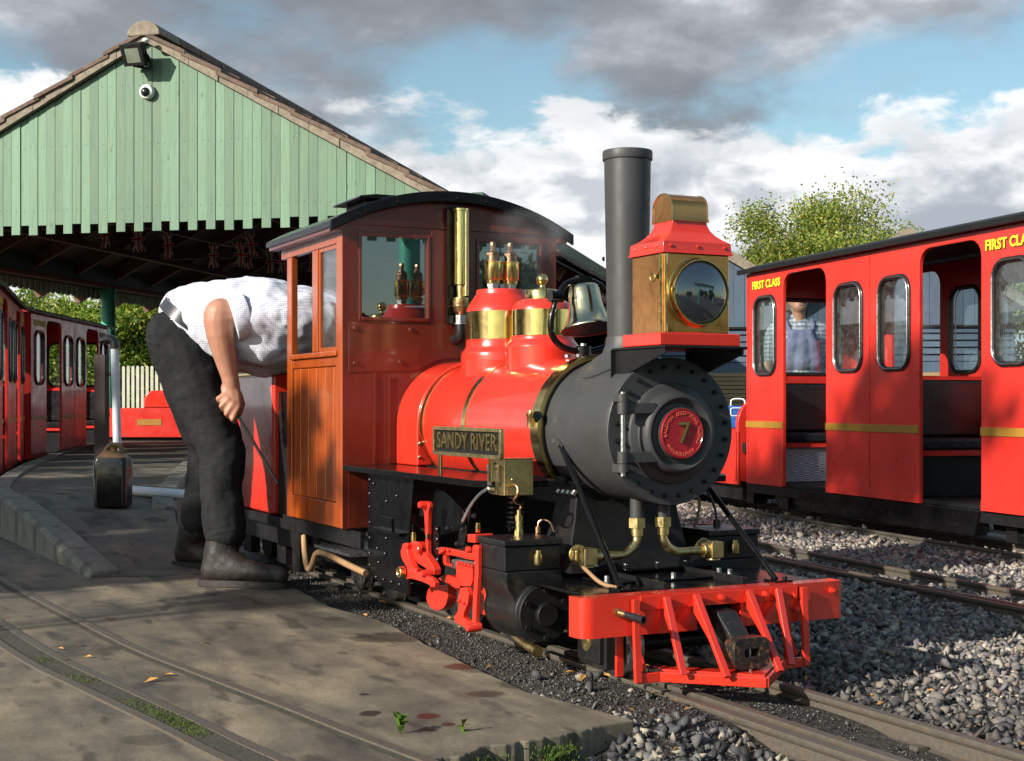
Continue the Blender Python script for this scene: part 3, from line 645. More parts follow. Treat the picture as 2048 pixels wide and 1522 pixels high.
x = np.concatenate(PX); y = np.concatenate(PY); s = np.concatenate(PS)
z = np.array([gz(a, b) for a, b in zip(x, y)]) + s*RNG.uniform(-0.15, 0.75, len(s))
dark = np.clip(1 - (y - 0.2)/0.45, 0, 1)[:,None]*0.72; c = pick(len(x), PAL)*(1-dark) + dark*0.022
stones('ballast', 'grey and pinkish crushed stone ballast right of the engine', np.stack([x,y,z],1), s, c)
# black ash and coal grit round the engine's rails
BLK = np.array([(0.022,0.021,0.02),(0.035,0.033,0.03),(0.055,0.051,0.046),(0.085,0.078,0.068),(0.025,0.023,0.021),(0.14,0.125,0.105)])
x1_, y1_ = scatter(16000, -3.0, 0.9, -0.37, -0.155, lambda a, b: True); x2_, y2_ = scatter(9000, -3.0, 1.0, -0.11, 0.11, lambda a, b: abs(b+0.075) > 0.02)
x = np.concatenate([x1_, x2_]); y = np.concatenate([y1_, y2_]); s = RNG.uniform(0.0012, 0.0036, len(x))*RNG.choice([1,1,1,1.7,3.2], len(x), p=[.4,.32,.2,.07,.01]); z = np.array([gz(a, b) for a, b in zip(x, y)]) + s*0.4
M['coal'] = vcol_mat('ash grit', 0.45, bump=0.3, spec=0.6)
stones('ash_grit', 'black ash and coal grit along the engine rails', np.stack([x,y,z],1), s, pick(len(x), BLK), (0.5,0.95), 'coal')
# larger dark stones in front of the broken slab edge and between the rails ahead of the engine
x, y = scatter(2600, 0.20, 1.3, -1.3, -0.16, lambda a, b: a > 0.235 + max(0, (-b-0.4))*0.16 and not near_rail(a, b, LOC))
x2_, y2_ = scatter(260, -0.35, 0.3, -0.42, -0.17, lambda a, b: RNG.random() < 0.35 + a); x = np.concatenate([x, x2_]); y = np.concatenate([y, y2_])
s = RNG.uniform(0.008, 0.019, len(x)); z = np.array([gz(a, b) for a, b in zip(x, y)]) + s*RNG.uniform(-0.1, 0.7, len(x))
DRK = np.array([(0.04,0.04,0.043),(0.07,0.07,0.073),(0.10,0.097,0.095),(0.15,0.14,0.135),(0.025,0.025,0.025),(0.30,0.26,0.20)])
stones('dark_ballast', 'dark grey stones before the broken slab edge', np.stack([x,y,z],1), s, pick(len(x), DRK), (0.55,0.9), 'stone')
# scattered fallen leaves: small curled yellow-brown blades
mb = MB(); lc = []
rl = random.Random(11)
for k in range(104):
    if k < 90: x, y = rl.uniform(-1.6, 0.9), rl.uniform(-0.36, 0.5)
    else: x, y = rl.uniform(-2.4, 0.0), rl.uniform(-1.3, -0.3)
    zz = (gz(x, y) + 0.014) if y > -0.36 or x > 0.25 else 0.004
    a = rl.uniform(0, 2*PI); l = rl.uniform(0.007, 0.017); w = l*0.42; d = Vector((math.cos(a), math.sin(a), rl.uniform(-0.3, 0.3))); q = Vector((-math.sin(a), math.cos(a), rl.uniform(-0.4, 0.4)))
    p = Vector((x, y, zz)); up = Vector((0,0,0.003))
    mb.add([p - d*l, p + q*w + up, p + d*l, p - q*w + up], [(0,1,2),(0,2,3)])
M['dead_leaf'] = paint('fallen leaf', (0.50,0.24,0.05), 0.7, 0, 0.5, 40)
mb.build('fallen_leaves', M['dead_leaf'], smooth=0, kind='stuff', label='small yellow brown leaves fallen round the engine')

# ---------------------------------------------------------------- green station canopy
SHR = R(51.0); SHO = Vector((-9.583, 0.778, 0))
shed = root('station_canopy', 'green boarded station canopy with a tiled gable roof and toothed lower edge', 'station canopy', SHO, SHR)
HW = 3.45; ZA = 3.72; LEN = 15.0; SIDE = 1
def under(X):
    return ZA - (0.556 if SIDE*X > 0 else 0.512)*abs(X)
rs = random.Random(3)
bw = 0.0835; k0 = int(-2.95/bw); k1 = int(2.95/bw)
for k in range(k0, k1+1):
    xa, xb = k*bw + 0.0425, (k+1)*bw + 0.0425 - 0.0035
    za = 2.09 if k % 2 == 0 else 2.172
    if k % 2 == 0: xa -= 0.002; xb += 0.002
    za += rs.uniform(-0.007, 0.007); y0 = rs.uniform(-0.005, 0.005)
    ta, tb = under(xa)-0.02, under(xb)-0.02
    pts = [(xa, za), (xb, za), (xb, tb)] + ([(0, under(0)-0.02)] if xa < 0 < xb else []) + [(xa, ta)]
    mb = MB(); mb.prism(pts, 'xz', y0, y0+0.020); bd = mb.build('board', M['green_board'], shed, bevel=0.002)
    mb = MB()
    for zn in (2.30, 2.85, 3.35):
        if zn < min(ta, tb) - 0.05: mb.bolt(((xa+xb)/2 + rs.uniform(-.02,.02), y0, zn + rs.uniform(-.01,.01)), (0,-1,0), 0.004, 0.002)
    if mb.v: mb.build('nail', M['rust'], bd, smooth=0)
# roof: two slopes of tiles; the gable-end tiles are pieces, the rest one part
def slope_box(x0, x1, y0, y1, t0, t1, sgn):
    m = MB(); p = [(x0, under(x0)+t0), (x1, under(x1)+t0), (x1, under(x1)+t1), (x0, under(x0)+t1)]
    if sgn < 0: p = [(-a, b) for a, b in p]
    m.prism(p, 'xz', y0, y1); return m
for sgn in (1, -1):
    SIDE = sgn; HW = 3.50 if sgn > 0 else 3.45
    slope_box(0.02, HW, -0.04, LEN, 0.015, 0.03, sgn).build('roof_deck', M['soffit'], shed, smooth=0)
    mb = MB(); step = 0.33
    tj = random.Random(8+sgn)
    nrow = int(HW/step)+1
    for i in range(nrow):
        a = i*step; b = min(HW+0.03, a+step+0.05); lift = 0.030
        zt0 = under(a)+0.085 + 0.0; zt1 = under(b)+0.085+lift
        for j in range(1, int(LEN/0.36)):
            y0 = j*0.36 - 0.06; jz = tj.uniform(-0.006, 0.006)
            q = [(a*sgn, y0, zt0+jz), (b*sgn, y0, zt1+jz), (b*sgn, y0+0.352, zt1+jz), (a*sgn, y0+0.352, zt0+jz)]
            q2 = [(p[0], p[1], p[2]-0.035) for p in q]; mb.add(q+q2, [(0,1,2,3),(4,7,6,5),(0,4,5,1),(1,5,6,2),(2,6,7,3),(3,7,4,0)])
        # gable tile
        m2 = MB(); jz = tj.uniform(-0.008, 0.008); p = [(a, zt0+jz-0.004), (b, zt1+jz-0.004), (b, zt1+jz-0.046), (a, zt0+jz-0.046)]
        p = [(x*sgn, z) for x, z in p]; m2.prism(p, 'xz', -0.075 + tj.uniform(-0.008,0.008), 0.296); m2.build('tile', M['tile'], shed, bevel=0.008)
    mb.build('tile_field', M['tile'], shed, smooth=0, kind='stuff')
    mb = MB(); n = 26
    for i in range(n):
        a, b = HW*i/n, HW*(i+1)/n - 0.0; t = 0.085
        mb.prism([(x*sgn, z) for x, z in ((a, under(a)-0.012), (b, under(b)-0.012), (b, under(b)+0.066), (a, under(a)+0.066))], 'xz', -0.055 + tj.uniform(-0.006, 0.006), 0.0)
    mb.build('verge', M['cement'], shed, smooth=0)
# ridge
SIDE = 1; HW = 3.45
for i in range(int(LEN/0.42)):
    y0 = -0.085 + i*0.42; pr = []
    for k in range(9): a = PI*k/8; pr.append((0.155*math.cos(a), ZA + 0.035 + 0.125*math.sin(a)))
    pr += [(-0.12, ZA+0.03), (0, ZA+0.085 if i else ZA + 0.03), (0.12, ZA+0.03)]
    mb = MB(); mb.prism(pr, 'xz', y0, y0+0.405); mb.build('ridge_tile', M['cement'] if i == 0 else M['tile'], shed, bevel=0.01)
# timber inside: wall plates, rafters, ties, ceiling
for X in (-2.9, 2.9):
    mb = MB(); mb.box(X-0.05, X+0.05, 0.05, LEN, 2.07, 2.34); mb.build('eave_beam', M['dkgreen'], shed, bevel=0.004)
    mb = MB(); mb.box(X-0.09, X+0.07, 0.06, LEN, 2.022, 2.066); mb.build('beam_flange', M['rafter'], shed)
for i in range(17):
    y = 0.25 + i*0.9
    for sgn in (1, -1):
        p0 = Vector((0.03*sgn, y, under(0)-0.075)); p1 = Vector(((HW-0.05)*sgn, y, under((HW-0.05)*sgn)-0.075)); mb = MB(); mb.bar(p0, p1, 0.045, 0.12); mb.build('rafter', M['rafter'], shed)
for y in (0.5, 4.65, 8.8, 13.0):
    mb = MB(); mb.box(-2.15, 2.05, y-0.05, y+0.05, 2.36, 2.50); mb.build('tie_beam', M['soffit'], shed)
    for X in (-2.9, 2.9):
        mb = MB(); mb.box(X-0.07, X+0.07, y-0.07, y+0.07, -0.1, 2.02) if y < 0.6 else mb.cyl((X, y, -0.1), (X, y, 2.02), 0.085, n=20)
        if y < 0.6 and X < 0: continue
        mb.build('post', M['teal'] if y > 0.6 else M['dkgreen'], shed, bevel=0.004 if y < 0.6 else 0)
for k in range(40):
    mb = MB(); y = 1.0 + k*0.352; mb.box(2.98, 3.0, y, y+0.346, -0.1, 1.93); mb.build('side_board', M['soffit'], shed)
for k in range(5):
    X = -2.3 + k*1.15; mb = MB(); mb.box(X-0.04, X+0.04, 0.1, LEN, under(X)-0.20, under(X)-0.135); mb.build('purlin', M['rafter'], shed)
# toothed valances under both eaves
for X in (-2.98, 2.98):
    mb = MB(); mb.box(X-0.012, X+0.012, 0.1, LEN, 2.0, 2.06); mb.build('valance_rail', M['dkgreen'], shed)
    pr = None
    for i in range(132):
        y = 0.12 + i*0.112
        if pr is None:
            mb = MB(); mb.box(X-0.011, X+0.011, y, y+0.058, 1.885, 2.0); pr = mb.build('valance_board', M['green_plain'], shed)
        else: dup(pr, shed, pr.location + Vector((0, i*0.112, 0)))
# floodlight and camera on the gable
fl = root('floodlight', 'black floodlight with a tilted glass face, high on the green gable', 'floodlight', SHO, SHR)
cx, cz = -0.03, 3.575; c_ = Vector((cx, -0.17, cz)); tl = R(-26)
yv = Vector((-0.10, -math.cos(tl), math.sin(tl))).normalized(); xv = Vector((1, -0.1, 0)).normalized(); zv = xv.cross(yv)*-1
def fbox(m, hx, hy, hz, off=(0,0,0)):
    vs = []
    for z in (-hz, hz):
        for x, y in ((-hx,-hy),(hx,-hy),(hx,hy),(-hx,hy)): vs.append(c_ + xv*(x+off[0]) + yv*(y+off[1]) + zv*(z+off[2]))
    m.add(vs, [(0,3,2,1),(4,5,6,7),(0,1,5,4),(1,2,6,5),(2,3,7,6),(3,0,4,7)]); return m
fbox(MB(), 0.098, 0.04, 0.09).build('housing', M['black_matt'], fl, bevel=0.008)
mb = MB()
for hx, hz, ox, oz in ((0.098,0.013,0,0.078),(0.098,0.013,0,-0.078),(0.013,0.066,0.085,0),(0.013,0.066,-0.085,0)): fbox(mb, hx, 0.006, hz, (ox, 0.046, oz))
mb.build('bezel', M['rubber'], fl)
M['lamp_glass'] = paint('floodlight glass', (0.20,0.23,0.18), 0.08, 0.5, 0.2)
fbox(MB(), 0.072, 0.003, 0.065, (0,0.041,0)).build('lens', M['lamp_glass'], fl)
mb = MB(); mb.tube(spline([c_ + Vector((0.10,0,0)), c_ + Vector((0.115,0.05,-0.05)), c_ + Vector((0.06,0.15,-0.085)), c_ + Vector((0,0.168,-0.08))], 4), 0.011, 6); mb.tube(spline([c_ + Vector((-0.10,0,0)), c_ + Vector((-0.10,0.08,-0.06)), c_ + Vector((0,0.168,-0.08))], 4), 0.011, 6); fbox(mb, 0.045, 0.03, 0.03, (0.0,-0.05,-0.085)); mb.build('bracket', M['black_matt'], fl)
mb = MB(); mb.sphere(c_ + Vector((0.085, 0.03, 0.115)), 0.033, 12, (1,1,0.7)); mb.build('sensor', M['white'], fl)
dc = root('security_camera', 'white dome security camera below the floodlight on the green gable', 'security camera', SHO, SHR)
mb = MB(); mb.lathe([(0,0.064),(0.02,0.066),(0.045,0.058),(0.052,0.046),(0.052,0)], (0.005,-0.001,3.283), (0,-1,0), 28); mb.build('housing', M['white'], dc)
mb = MB(); mb.lathe([(0.048,0.042),(0.062,0.038),(0.078,0.022),(0.083,0)], (0.005,-0.001,3.283), (0,-1,-0.15), 24); mb.build('dome', M['rubber'], dc)

# bunting: strings of union flags hung under the canopy
def flag_material():
    m, nt, b, N, L = new_mat('flag cloth'); a = N('ShaderNodeAttribute'); a.attribute_name = 'tint'; L(a.outputs['Color'], b.inputs['Base Color']); b.inputs['Roughness'].default_value = 0.9
    out = nt.nodes['Material Output']; t = N('ShaderNodeBsdfTranslucent'); L(a.outputs['Color'], t.inputs[0]); mx = N('ShaderNodeMixShader'); mx.inputs[0].default_value = 0.45
    L(b.outputs[0], mx.inputs[1]); L(t.outputs[0], mx.inputs[2]); L(mx.outputs[0], out.inputs['Surface']); return m
M['flag'] = flag_material()
def union_col(u, v):
    """u across the short side, v along the long side, both -1..1"""
    W, Rd, Bl = (0.62,0.60,0.56), (0.42,0.012,0.02), (0.008,0.010,0.05)
    x, y = v, u*0.6
    if abs(x) < 0.11 or abs(y) < 0.11: return Rd
    if abs(x) < 0.19 or abs(y) < 0.19: return W
    d1 = (y - 0.6*x)/1.166; d2 = (y + 0.6*x)/1.166
    for d, s in ((d1, 1), (d2, -1)):
        if abs(d) < 0.115:
            e = d*(1 if x > 0 else -1)*s
            return Rd if 0.0 < e < 0.075 else W
    return Bl
def flag_mesh(seed):
    nu, nv_ = 16, 26; vs = []; fs = []; cols = []; rr = random.Random(seed); ph = rr.uniform(0, 6); tw = rr.uniform(-0.3, 0.3)
    for j in range(nv_+1):
        for i in range(nu+1):
            u, v = i/nu*2-1, j/nv_*2-1; t = j/nv_
            vs.append((u*0.075*(1-0.12*t) + tw*0.05*t + 0.01*math.sin(ph+t*5), 0.016*math.sin(u*4+ph)*t + 0.02*tw*u*t, -0.25*t))
    for j in range(nv_):
        for i in range(nu): fs.append((j*(nu+1)+i, j*(nu+1)+i+1, (j+1)*(nu+1)+i+1, (j+1)*(nu+1)+i)); cols.append(union_col((i+0.5)/nu*2-1, (j+0.5)/nv_*2-1))
    me = bpy.data.meshes.new('flag'); me.from_pydata(vs, [], fs); a = me.color_attributes.new('tint', 'FLOAT_COLOR', 'CORNER')
    a.data.foreach_set('color', [c for col in cols for _ in range(4) for c in (*col, 1)]); me.materials.append(M['flag']); me.shade_smooth(); return me
FM = [flag_mesh(k) for k in range(4)]
def bunting(label, pts, flags):
    b = root('bunting', label, 'bunting', (0,0,0), 0, 'strings of union flag bunting')
    mb = MB(); mb.tube(spline(pts, 4), 0.004, 4); mb.build('string', M['white'], b)
    for i, (p, rz) in enumerate(flags):
        o = bpy.data.objects.new('flag', FM[i % 4]); COL.objects.link(o); o.parent = b; o.location = p; o.rotation_euler = (R((i*37 % 13)-6), R((i*53 % 17)-8), rz)
fr = SHR - R(12)
bunting('near string of union flags under the canopy, sagging to the right', [(-11.3511,0.3701,2.429), (-11.1846,0.7042,2.3381), (-11.1537,0.9903,2.3268), (-11.1187,1.2846,2.2763), (-11.1174,1.7355,2.1971), (-11.1771,2.0639,2.18), (-11.2639,2.1139,2.3523)],
    [((-11.1889,0.6956,2.3429), fr), ((-11.1494,0.9989,2.3268), fr+0.4), ((-11.123,1.2759,2.2763), fr), ((-11.113,1.7443,2.2021), fr), ((-11.0968,2.0009,2.2185), fr+0.9)])
bunting('farther string of union flags nearest the cab roof, under the canopy', [(-11.567,2.1783,2.3994), (-12.0787,2.4966,2.27), (-12.0921,2.6941,2.2702), (-11.9831,3.1367,2.3029)],
    [((-11.5487,2.2151,2.3686), fr+0.7), ((-12.1433,2.3672,2.3021), fr), ((-12.1378,2.6024,2.2702), fr), ((-12.0656,2.7472,2.2702), fr+0.5), ((-12.0267,3.0492,2.292), fr)])

# ---------------------------------------------------------------- blue grey boarded sheds behind the carriage
def blue_shed(label, o, rz, hw, apex, eave, depth, low, group):
    s = root('boarded_shed', label, 'shed', o, rz, group)
    top = lambda X: apex - (apex-eave)*abs(X)/hw
    bw = 0.115; n = int(hw/bw); rr = random.Random(int(hw*100))
    for k in range(-n, n):
        xa, xb = k*bw, (k+1)*bw-0.004; mb = MB(); y = rr.uniform(-0.003, 0.003)
        pts = [(xa, low), (xb, low), (xb, top(xb)-0.01), (xa, top(xa)-0.01)]
        if abs(k) < 0: continue
        mb.prism(pts, 'xz', y, y+0.02); mb.build('board', M['blue_board'], s)
    z = low; i = 0
    hh = (low - 1.05)/5
    for i in range(5):
        z1 = low - i*hh; z0 = z1 - hh + 0.008; mb = MB()
        mb.prism([(-0.03, z0), (0.0, z1), (0.02, z1), (0.02, z0)], 'yz', -hw, hw); mb.build('lap_board', M['blue_board'], s)
    mb = MB(); mb.box(-hw, hw, -0.045, 0.0, low-0.012, low+0.012); mb.build('trim', M['black_matt'], s)
    mb = MB(); mb.box(-hw, hw, -0.02, 0.02, 0.94, 1.05); mb.build('base_board', M['blue_board'], s)  # plain board between the lap boards and the slats
    nn = 22
    for i in range(nn):
        z1 = 0.94 - i*0.045; mb = MB(); mb.box(-hw, hw, -0.03, -0.002, z1-0.037, z1); mb.build('slat', M['brown_slat'], s)
    mb = MB(); mb.box(-hw+0.02, hw-0.02, 0.022, 0.06, -0.1, low); mb.build('lower_wall', M['black_matt'], s)
    mb = MB(); mb.box(-hw+0.02, hw-0.02, depth-0.05, depth, -0.1, eave-0.02); mb.build('rear_wall', M['blue_board'], s)
    for sg in (1,-1):
        mb = MB(); mb.prism([(0, apex), (sg*(hw+0.12), eave-0.06), (sg*(hw+0.12), eave+0.02), (0, apex+0.08)], 'xz', -0.10, depth+0.1); mb.build('roof', M['tile'], s, smooth=0)
        mb = MB(); mb.prism([(0, apex-0.03), (sg*(hw+0.12), eave-0.09), (sg*(hw+0.12), eave+0.025), (0, apex+0.085)], 'xz', -0.13, -0.101); mb.build('barge_board', M['cement'], s, smooth=0)
    mb = MB(); mb.box(-hw, -hw+0.02, 0.06, depth-0.06, -0.1, eave-0.05); mb.box(hw-0.02, hw, 0.06, depth-0.06, -0.1, eave-0.05); mb.build('side_wall', M['blue_board'], s)
    return s
BR = R(60.0)
blue_shed('blue grey boarded shed behind the left end of the right carriage', (-9.9155,6.8355,0.62)[:2] + (0,), BR, 1.04, 2.27, 1.62, 5, 1.42, 'blue grey sheds')
blue_shed('blue grey boarded shed seen through the right carriage windows', (-8.6757,8.4256,0.62)[:2] + (0,), BR, 1.10, 2.36, 1.66, 5, 1.42, 'blue grey sheds')

# picket fence beyond the platform
def fence(label, p0, p1, h, z0, pitch, grp):
    p0, p1 = Vector(p0), Vector(p1); d = p1-p0; L_ = d.length; rz = math.atan2(d.y, d.x); f = root('picket_fence', label, 'fence', (p0.x, p0.y, 0), rz, grp)
    n = int(L_/pitch); proto = None
    for i in range(n):
        if proto is None:
            mb = MB(); mb.prism([(0,z0+0.03),(0.042,z0+0.03),(0.042,z0+h-0.012),(0.03,z0+h),(0.012,z0+h),(0,z0+h-0.012)], 'xz', 0, 0.016); proto = mb.build('picket', M['picket'], f)
        else: dup(proto, f, proto.location + Vector((i*pitch, 0, 0)))
    for zz in (0.28, 0.78):
        mb = MB(); mb.box(0, L_, 0.017, 0.055, z0+h*zz-0.05, z0+h*zz+0.05); mb.build('fence_rail', M['timber_dark'], f)
    for x in (0.58*L_, 0.02, L_-0.06):
        mb = MB(); mb.box(x, x+0.1, -0.03, 0.016 - 0.018, z0, z0+h+0.03); mb.build('fence_post', M['picket'], f)
fence('cream picket fence beyond the end of the platform', (-16.8729,1.8456,0.62), (-15.8268,3.0474,0.62), 1.0, 0.12, 0.071, 'fences')

# ---------------------------------------------------------------- trees
def tree(name, label, loc, height, rad, pal, nleaf, leaf, cz=0.6, squash=0.8, clumps=16, seed=1, group=None, trunk_r=None, sparse=False, z0=-0.1, trunk=True, clump_r=(0.24,0.42), lean=0.0, yr=1.0):
    t = root(name, label, 'tree' if 'tree' in name else 'bush', loc, 0, group); rr = random.Random(seed); rg = np.random.default_rng(seed)
    C0 = Vector((0, 0, height*cz)); rz = (height - height*cz)
    cl = []
    for k in range(clumps):
        while True:
            p = Vector((rr.uniform(-1,1), rr.uniform(-1,1), rr.uniform(-0.9,1)))
            if 0.25 < p.length < 0.95: break
        cl.append((Vector((p.x*rad + lean, p.y*rad*yr, C0.z + p.z*rz*(1 if p.z > 0 else squash))), rr.uniform(*clump_r)*rad))
    tr = trunk_r or height*0.022
    if trunk:
        mb = MB(); pts = spline([(0,0,z0),(0.05*rad,0.02*rad,height*0.2),(-0.04*rad,0.03*rad,height*0.42),(0.02,0,height*0.75)], 4)
        mb.tube(pts, [lerp(tr, tr*0.35, i/(len(pts)-1)) for i in range(len(pts))], 9); mb.build('trunk', M['bark'], t, base=True)
        mb = MB()
        for c, r in cl:
            s = pts[min(len(pts)-1, int(len(pts)*rr.uniform(0.35, 0.9)))]; m = (s + c)/2 + Vector((rr.uniform(-.1,.1)*rad, rr.uniform(-.1,.1)*rad, 0.06*height)); q = spline([s, m, c], 4)
            mb.tube(q, [lerp(tr*0.4, tr*0.06, i/(len(q)-1)) for i in range(len(q))], 5)
            for _ in range(4):
                e = c + Vector((rr.gauss(0,1), rr.gauss(0,1), rr.gauss(0,1)))*r*0.6; mb.tube([c.lerp(s, 0.15), c.lerp(e, 0.5), e], [tr*0.07, tr*0.04, tr*0.02], 4)
        mb.build('branches', M['bark'], t)
    per = nleaf//len(cl); P = []; TI = []
    for c, r in cl:
        d = rg.normal(size=(per,3)); d /= np.linalg.norm(d, axis=1)[:,None]; rad_ = r*np.power(rg.uniform(0,1,per), 0.42 if not sparse else 0.6)*(1+0.25*rg.normal(size=per))
        P.append(np.array(c)[None] + d*rad_[:,None]*np.array([1,1,0.82])); TI.append(np.full(per, rg.uniform(0.78, 1.22)))
    P = np.concatenate(P); TI = np.concatenate(TI); n = len(P)
    a = rg.normal(size=(n,3)); a /= np.linalg.norm(a, axis=1)[:,None]; b = np.cross(a, rg.normal(size=(n,3))); b /= np.linalg.norm(b, axis=1)[:,None]
    s = leaf*rg.uniform(0.6, 1.35, n)[:,None]; nrm = np.cross(a, b)
    V = np.stack([P - a*s, P + b*s*0.55 + nrm*s*0.12, P + a*s, P - b*s*0.55 + nrm*s*0.12], 1).reshape(-1,3)
    me = bpy.data.meshes.new('crown'); me.vertices.add(4*n); me.vertices.foreach_set('co', V.astype(np.float32).ravel()); me.loops.add(4*n); me.loops.foreach_set('vertex_index', np.arange(4*n, dtype=np.int32))
    me.polygons.add(n); me.polygons.foreach_set('loop_start', np.arange(0, 4*n, 4, dtype=np.int32)); me.update()
    pal = np.array(pal); col = pal[rg.integers(0, len(pal), n)]*(TI*(1+0.18*rg.normal(size=n)))[:,None]; col = np.repeat(np.clip(col, 0.004, 0.9), 4, axis=0)
    ca = me.color_attributes.new('tint', 'FLOAT_COLOR', 'POINT'); ca.data.foreach_set('color', np.concatenate([col, np.ones((4*n,1))], 1).astype(np.float32).ravel()); me.materials.append(M['leaf'])
    o = bpy.data.objects.new('crown', me); COL.objects.link(o); o.parent = t
    return t
AUT = [(0.34,0.34,0.06),(0.42,0.37,0.07),(0.24,0.30,0.05),(0.46,0.36,0.12),(0.18,0.25,0.045),(0.36,0.27,0.08),(0.50,0.47,0.14)]
AUTG = [(0.26,0.31,0.05),(0.34,0.36,0.06),(0.19,0.27,0.04),(0.42,0.38,0.09),(0.14,0.22,0.035),(0.22,0.28,0.045)]
GRN = [(0.22,0.33,0.04),(0.32,0.39,0.05),(0.15,0.25,0.03),(0.42,0.44,0.08),(0.11,0.19,0.028)]
DRKG = [(0.035,0.07,0.016),(0.05,0.09,0.02),(0.07,0.11,0.025),(0.025,0.05,0.012)]
PALE = [(0.13,0.13,0.09),(0.18,0.17,0.12),(0.10,0.11,0.06)]
tree('autumn_tree', 'yellow green autumn tree above the blue grey shed at right', (-15.7757,13.0109,0.62)[:2] + (0,), 4.2, 1.6, AUTG, 150000, 0.029, 0.48, 1.0, 64, 21, 'trees beyond the sheds', clump_r=(0.28,0.46))
tree('small_autumn_tree', 'lower autumn tree left of the tall one behind the lamp', (-17.0314,12.7335,0.62)[:2] + (0,), 3.35, 0.9, AUTG, 46000, 0.029, 0.5, 1.0, 28, 22, 'trees beyond the sheds', clump_r=(0.28,0.46))
tree('thin_tree', 'thin pale tree with few leaves right of the autumn tree', (-16.7717,15.4957,0.62)[:2] + (0,), 3.9, 0.65, PALE, 1500, 0.035, 0.62, 0.9, 14, 23, 'trees beyond the sheds', sparse=True)
tree('thin_birch_tree', 'sparse pale tree against white cloud right of the cab', (-23.8391,12.5264,0.62)[:2] + (0,), 4.0, 0.75, PALE, 2600, 0.032, 0.7, 0.9, 16, 24, sparse=True)
tree('green_tree', 'green tree behind the right carriage, seen through its last window', (-13.6818,14.9695,0.62)[:2] + (0,), 3.3, 1.5, GRN, 14000, 0.045, 0.6, 0.9, 18, 25, 'trees beyond the sheds')
for i, (px, d, h, r, lab) in enumerate([(60,25.0,2.65,0.62,'pale green bush at the left, above the carriage roof'),(150,24.5,2.55,0.75,'bright green bush behind the dark carriage end'),(255,24.5,2.72,0.85,'bright green bush right of the canopy post'),(345,25.5,2.7,0.85,'yellow green bush behind the bending man'),(450,26.5,2.5,0.9,'green bush hidden mostly by the bending man')]):
    q = [(-23.6638,1.6721,0.62), (-22.7882,2.3078,0.62), (-22.3782,3.1301,0.62), (-23.03,4.064,0.62), (-23.5897,5.1825,0.62)][i]
    tree('green_bush', lab, (q[0], q[1], 0), h+0.1, r*1.25, GRN, 22000, 0.036, 0.5, 1.15, 30, 40+i, 'green bushes beyond the canopy', clump_r=(0.3,0.5))
    tree('green_bush', lab.replace('bush', 'undergrowth') , (q[0]+0.5, q[1]-0.3, 0), 1.75, r*1.3, GRN, 6000, 0.045, 0.45, 1.0, 16, 60+i, 'green undergrowth beyond the canopy', clump_r=(0.35,0.5))
tree('bare_tree', 'bare twiggy tree at the far left under the canopy valance', (-25.9331,1.6031,0.62)[:2] + (0,), 3.3, 0.9, PALE, 500, 0.03, 0.6, 0.9, 16, 50, sparse=True)

# ---------------------------------------------------------------- the locomotive (x forward, rail top z = 0)
loco = root('steam_locomotive', 'small red steam locomotive with mahogany cab, black smokebox and big copper headlamp', 'steam locomotive')
BZ = 0.554
# boiler and bands
mb = MB(); mb.lathe([(0,0.184),(0.74,0.184)], (-1.28,0,BZ), (1,0,0), 64); boiler = mb.build('boiler', M['red'], loco)
for x0, x1, r in ((-0.542,-0.500,0.189),(-0.962,-0.937,0.187),(-1.262,-1.236,0.187)):
    mb = MB(); mb.lathe([(0,r-0.006),(0.001,r),(x1-x0-0.001,r),(x1-x0,r-0.006)], (x0,0,BZ), (1,0,0), 64); mb.build('boiler_band', M['brass'], loco)
# firebox wrapper: round top, straight sides
pr = [(-0.192, 0.434), (-0.192, BZ)] + [(-0.192*math.cos(R(a)), BZ + 0.192*math.sin(R(a))) for a in range(8, 180, 8)] + [(0.192, BZ), (0.192, 0.434)]
mb = MB(); mb.prism(pr, 'yz', -1.428, -1.262); mb.build('firebox_wrapper', M['red'], loco, bevel=0.006)
mb = MB(); mb.box(-1.42, -0.95, -0.16, 0.16, 0.16, 0.434); mb.build('firebox', M['black_matt'], loco)
for z in (0.46, 0.50):
    mb = MB(); mb.bolt((-1.262,-0.186,z), (1,0,0), 0.005, 0.004); mb.build('rivet', M['steel'], loco)
# smokebox
mb = MB(); mb.lathe([(0,0.160),(0.0,0.178),(0.014,0.178),(0.014,0.1715)], (-0.508,0,BZ), (1,0,0), 64); mb.build('smokebox_ring', M['black'], loco)
mb = MB(); mb.lathe([(0,0.171),(0.294,0.171),(0.2955,0.1695)], (-0.4955,0,BZ), (1,0,0), 72); sb = mb.build('smokebox', M['smokebox'], loco)
mb = MB(); mb.lathe([(0,0.1705),(0.006,0.1715),(0.008,0.170),(0.008,0.119)], (-0.1995,0,BZ), (1,0,0), 72); ring = mb.build('smokebox_front', M['smokebox'], loco)
for k in range(24):
    a = R(7.5 + 15*k); p = Vector((-0.1915, 0.150*math.cos(a), BZ + 0.150*math.sin(a)))
    mb = MB(); mb.lathe([(0,0.0056),(0.006,0.0056),(0.006,0.0035),(0.0115,0.0035),(0.0115,0)], p, (1,0,0), 7); mb.build('bolt', M['cast'], ring)
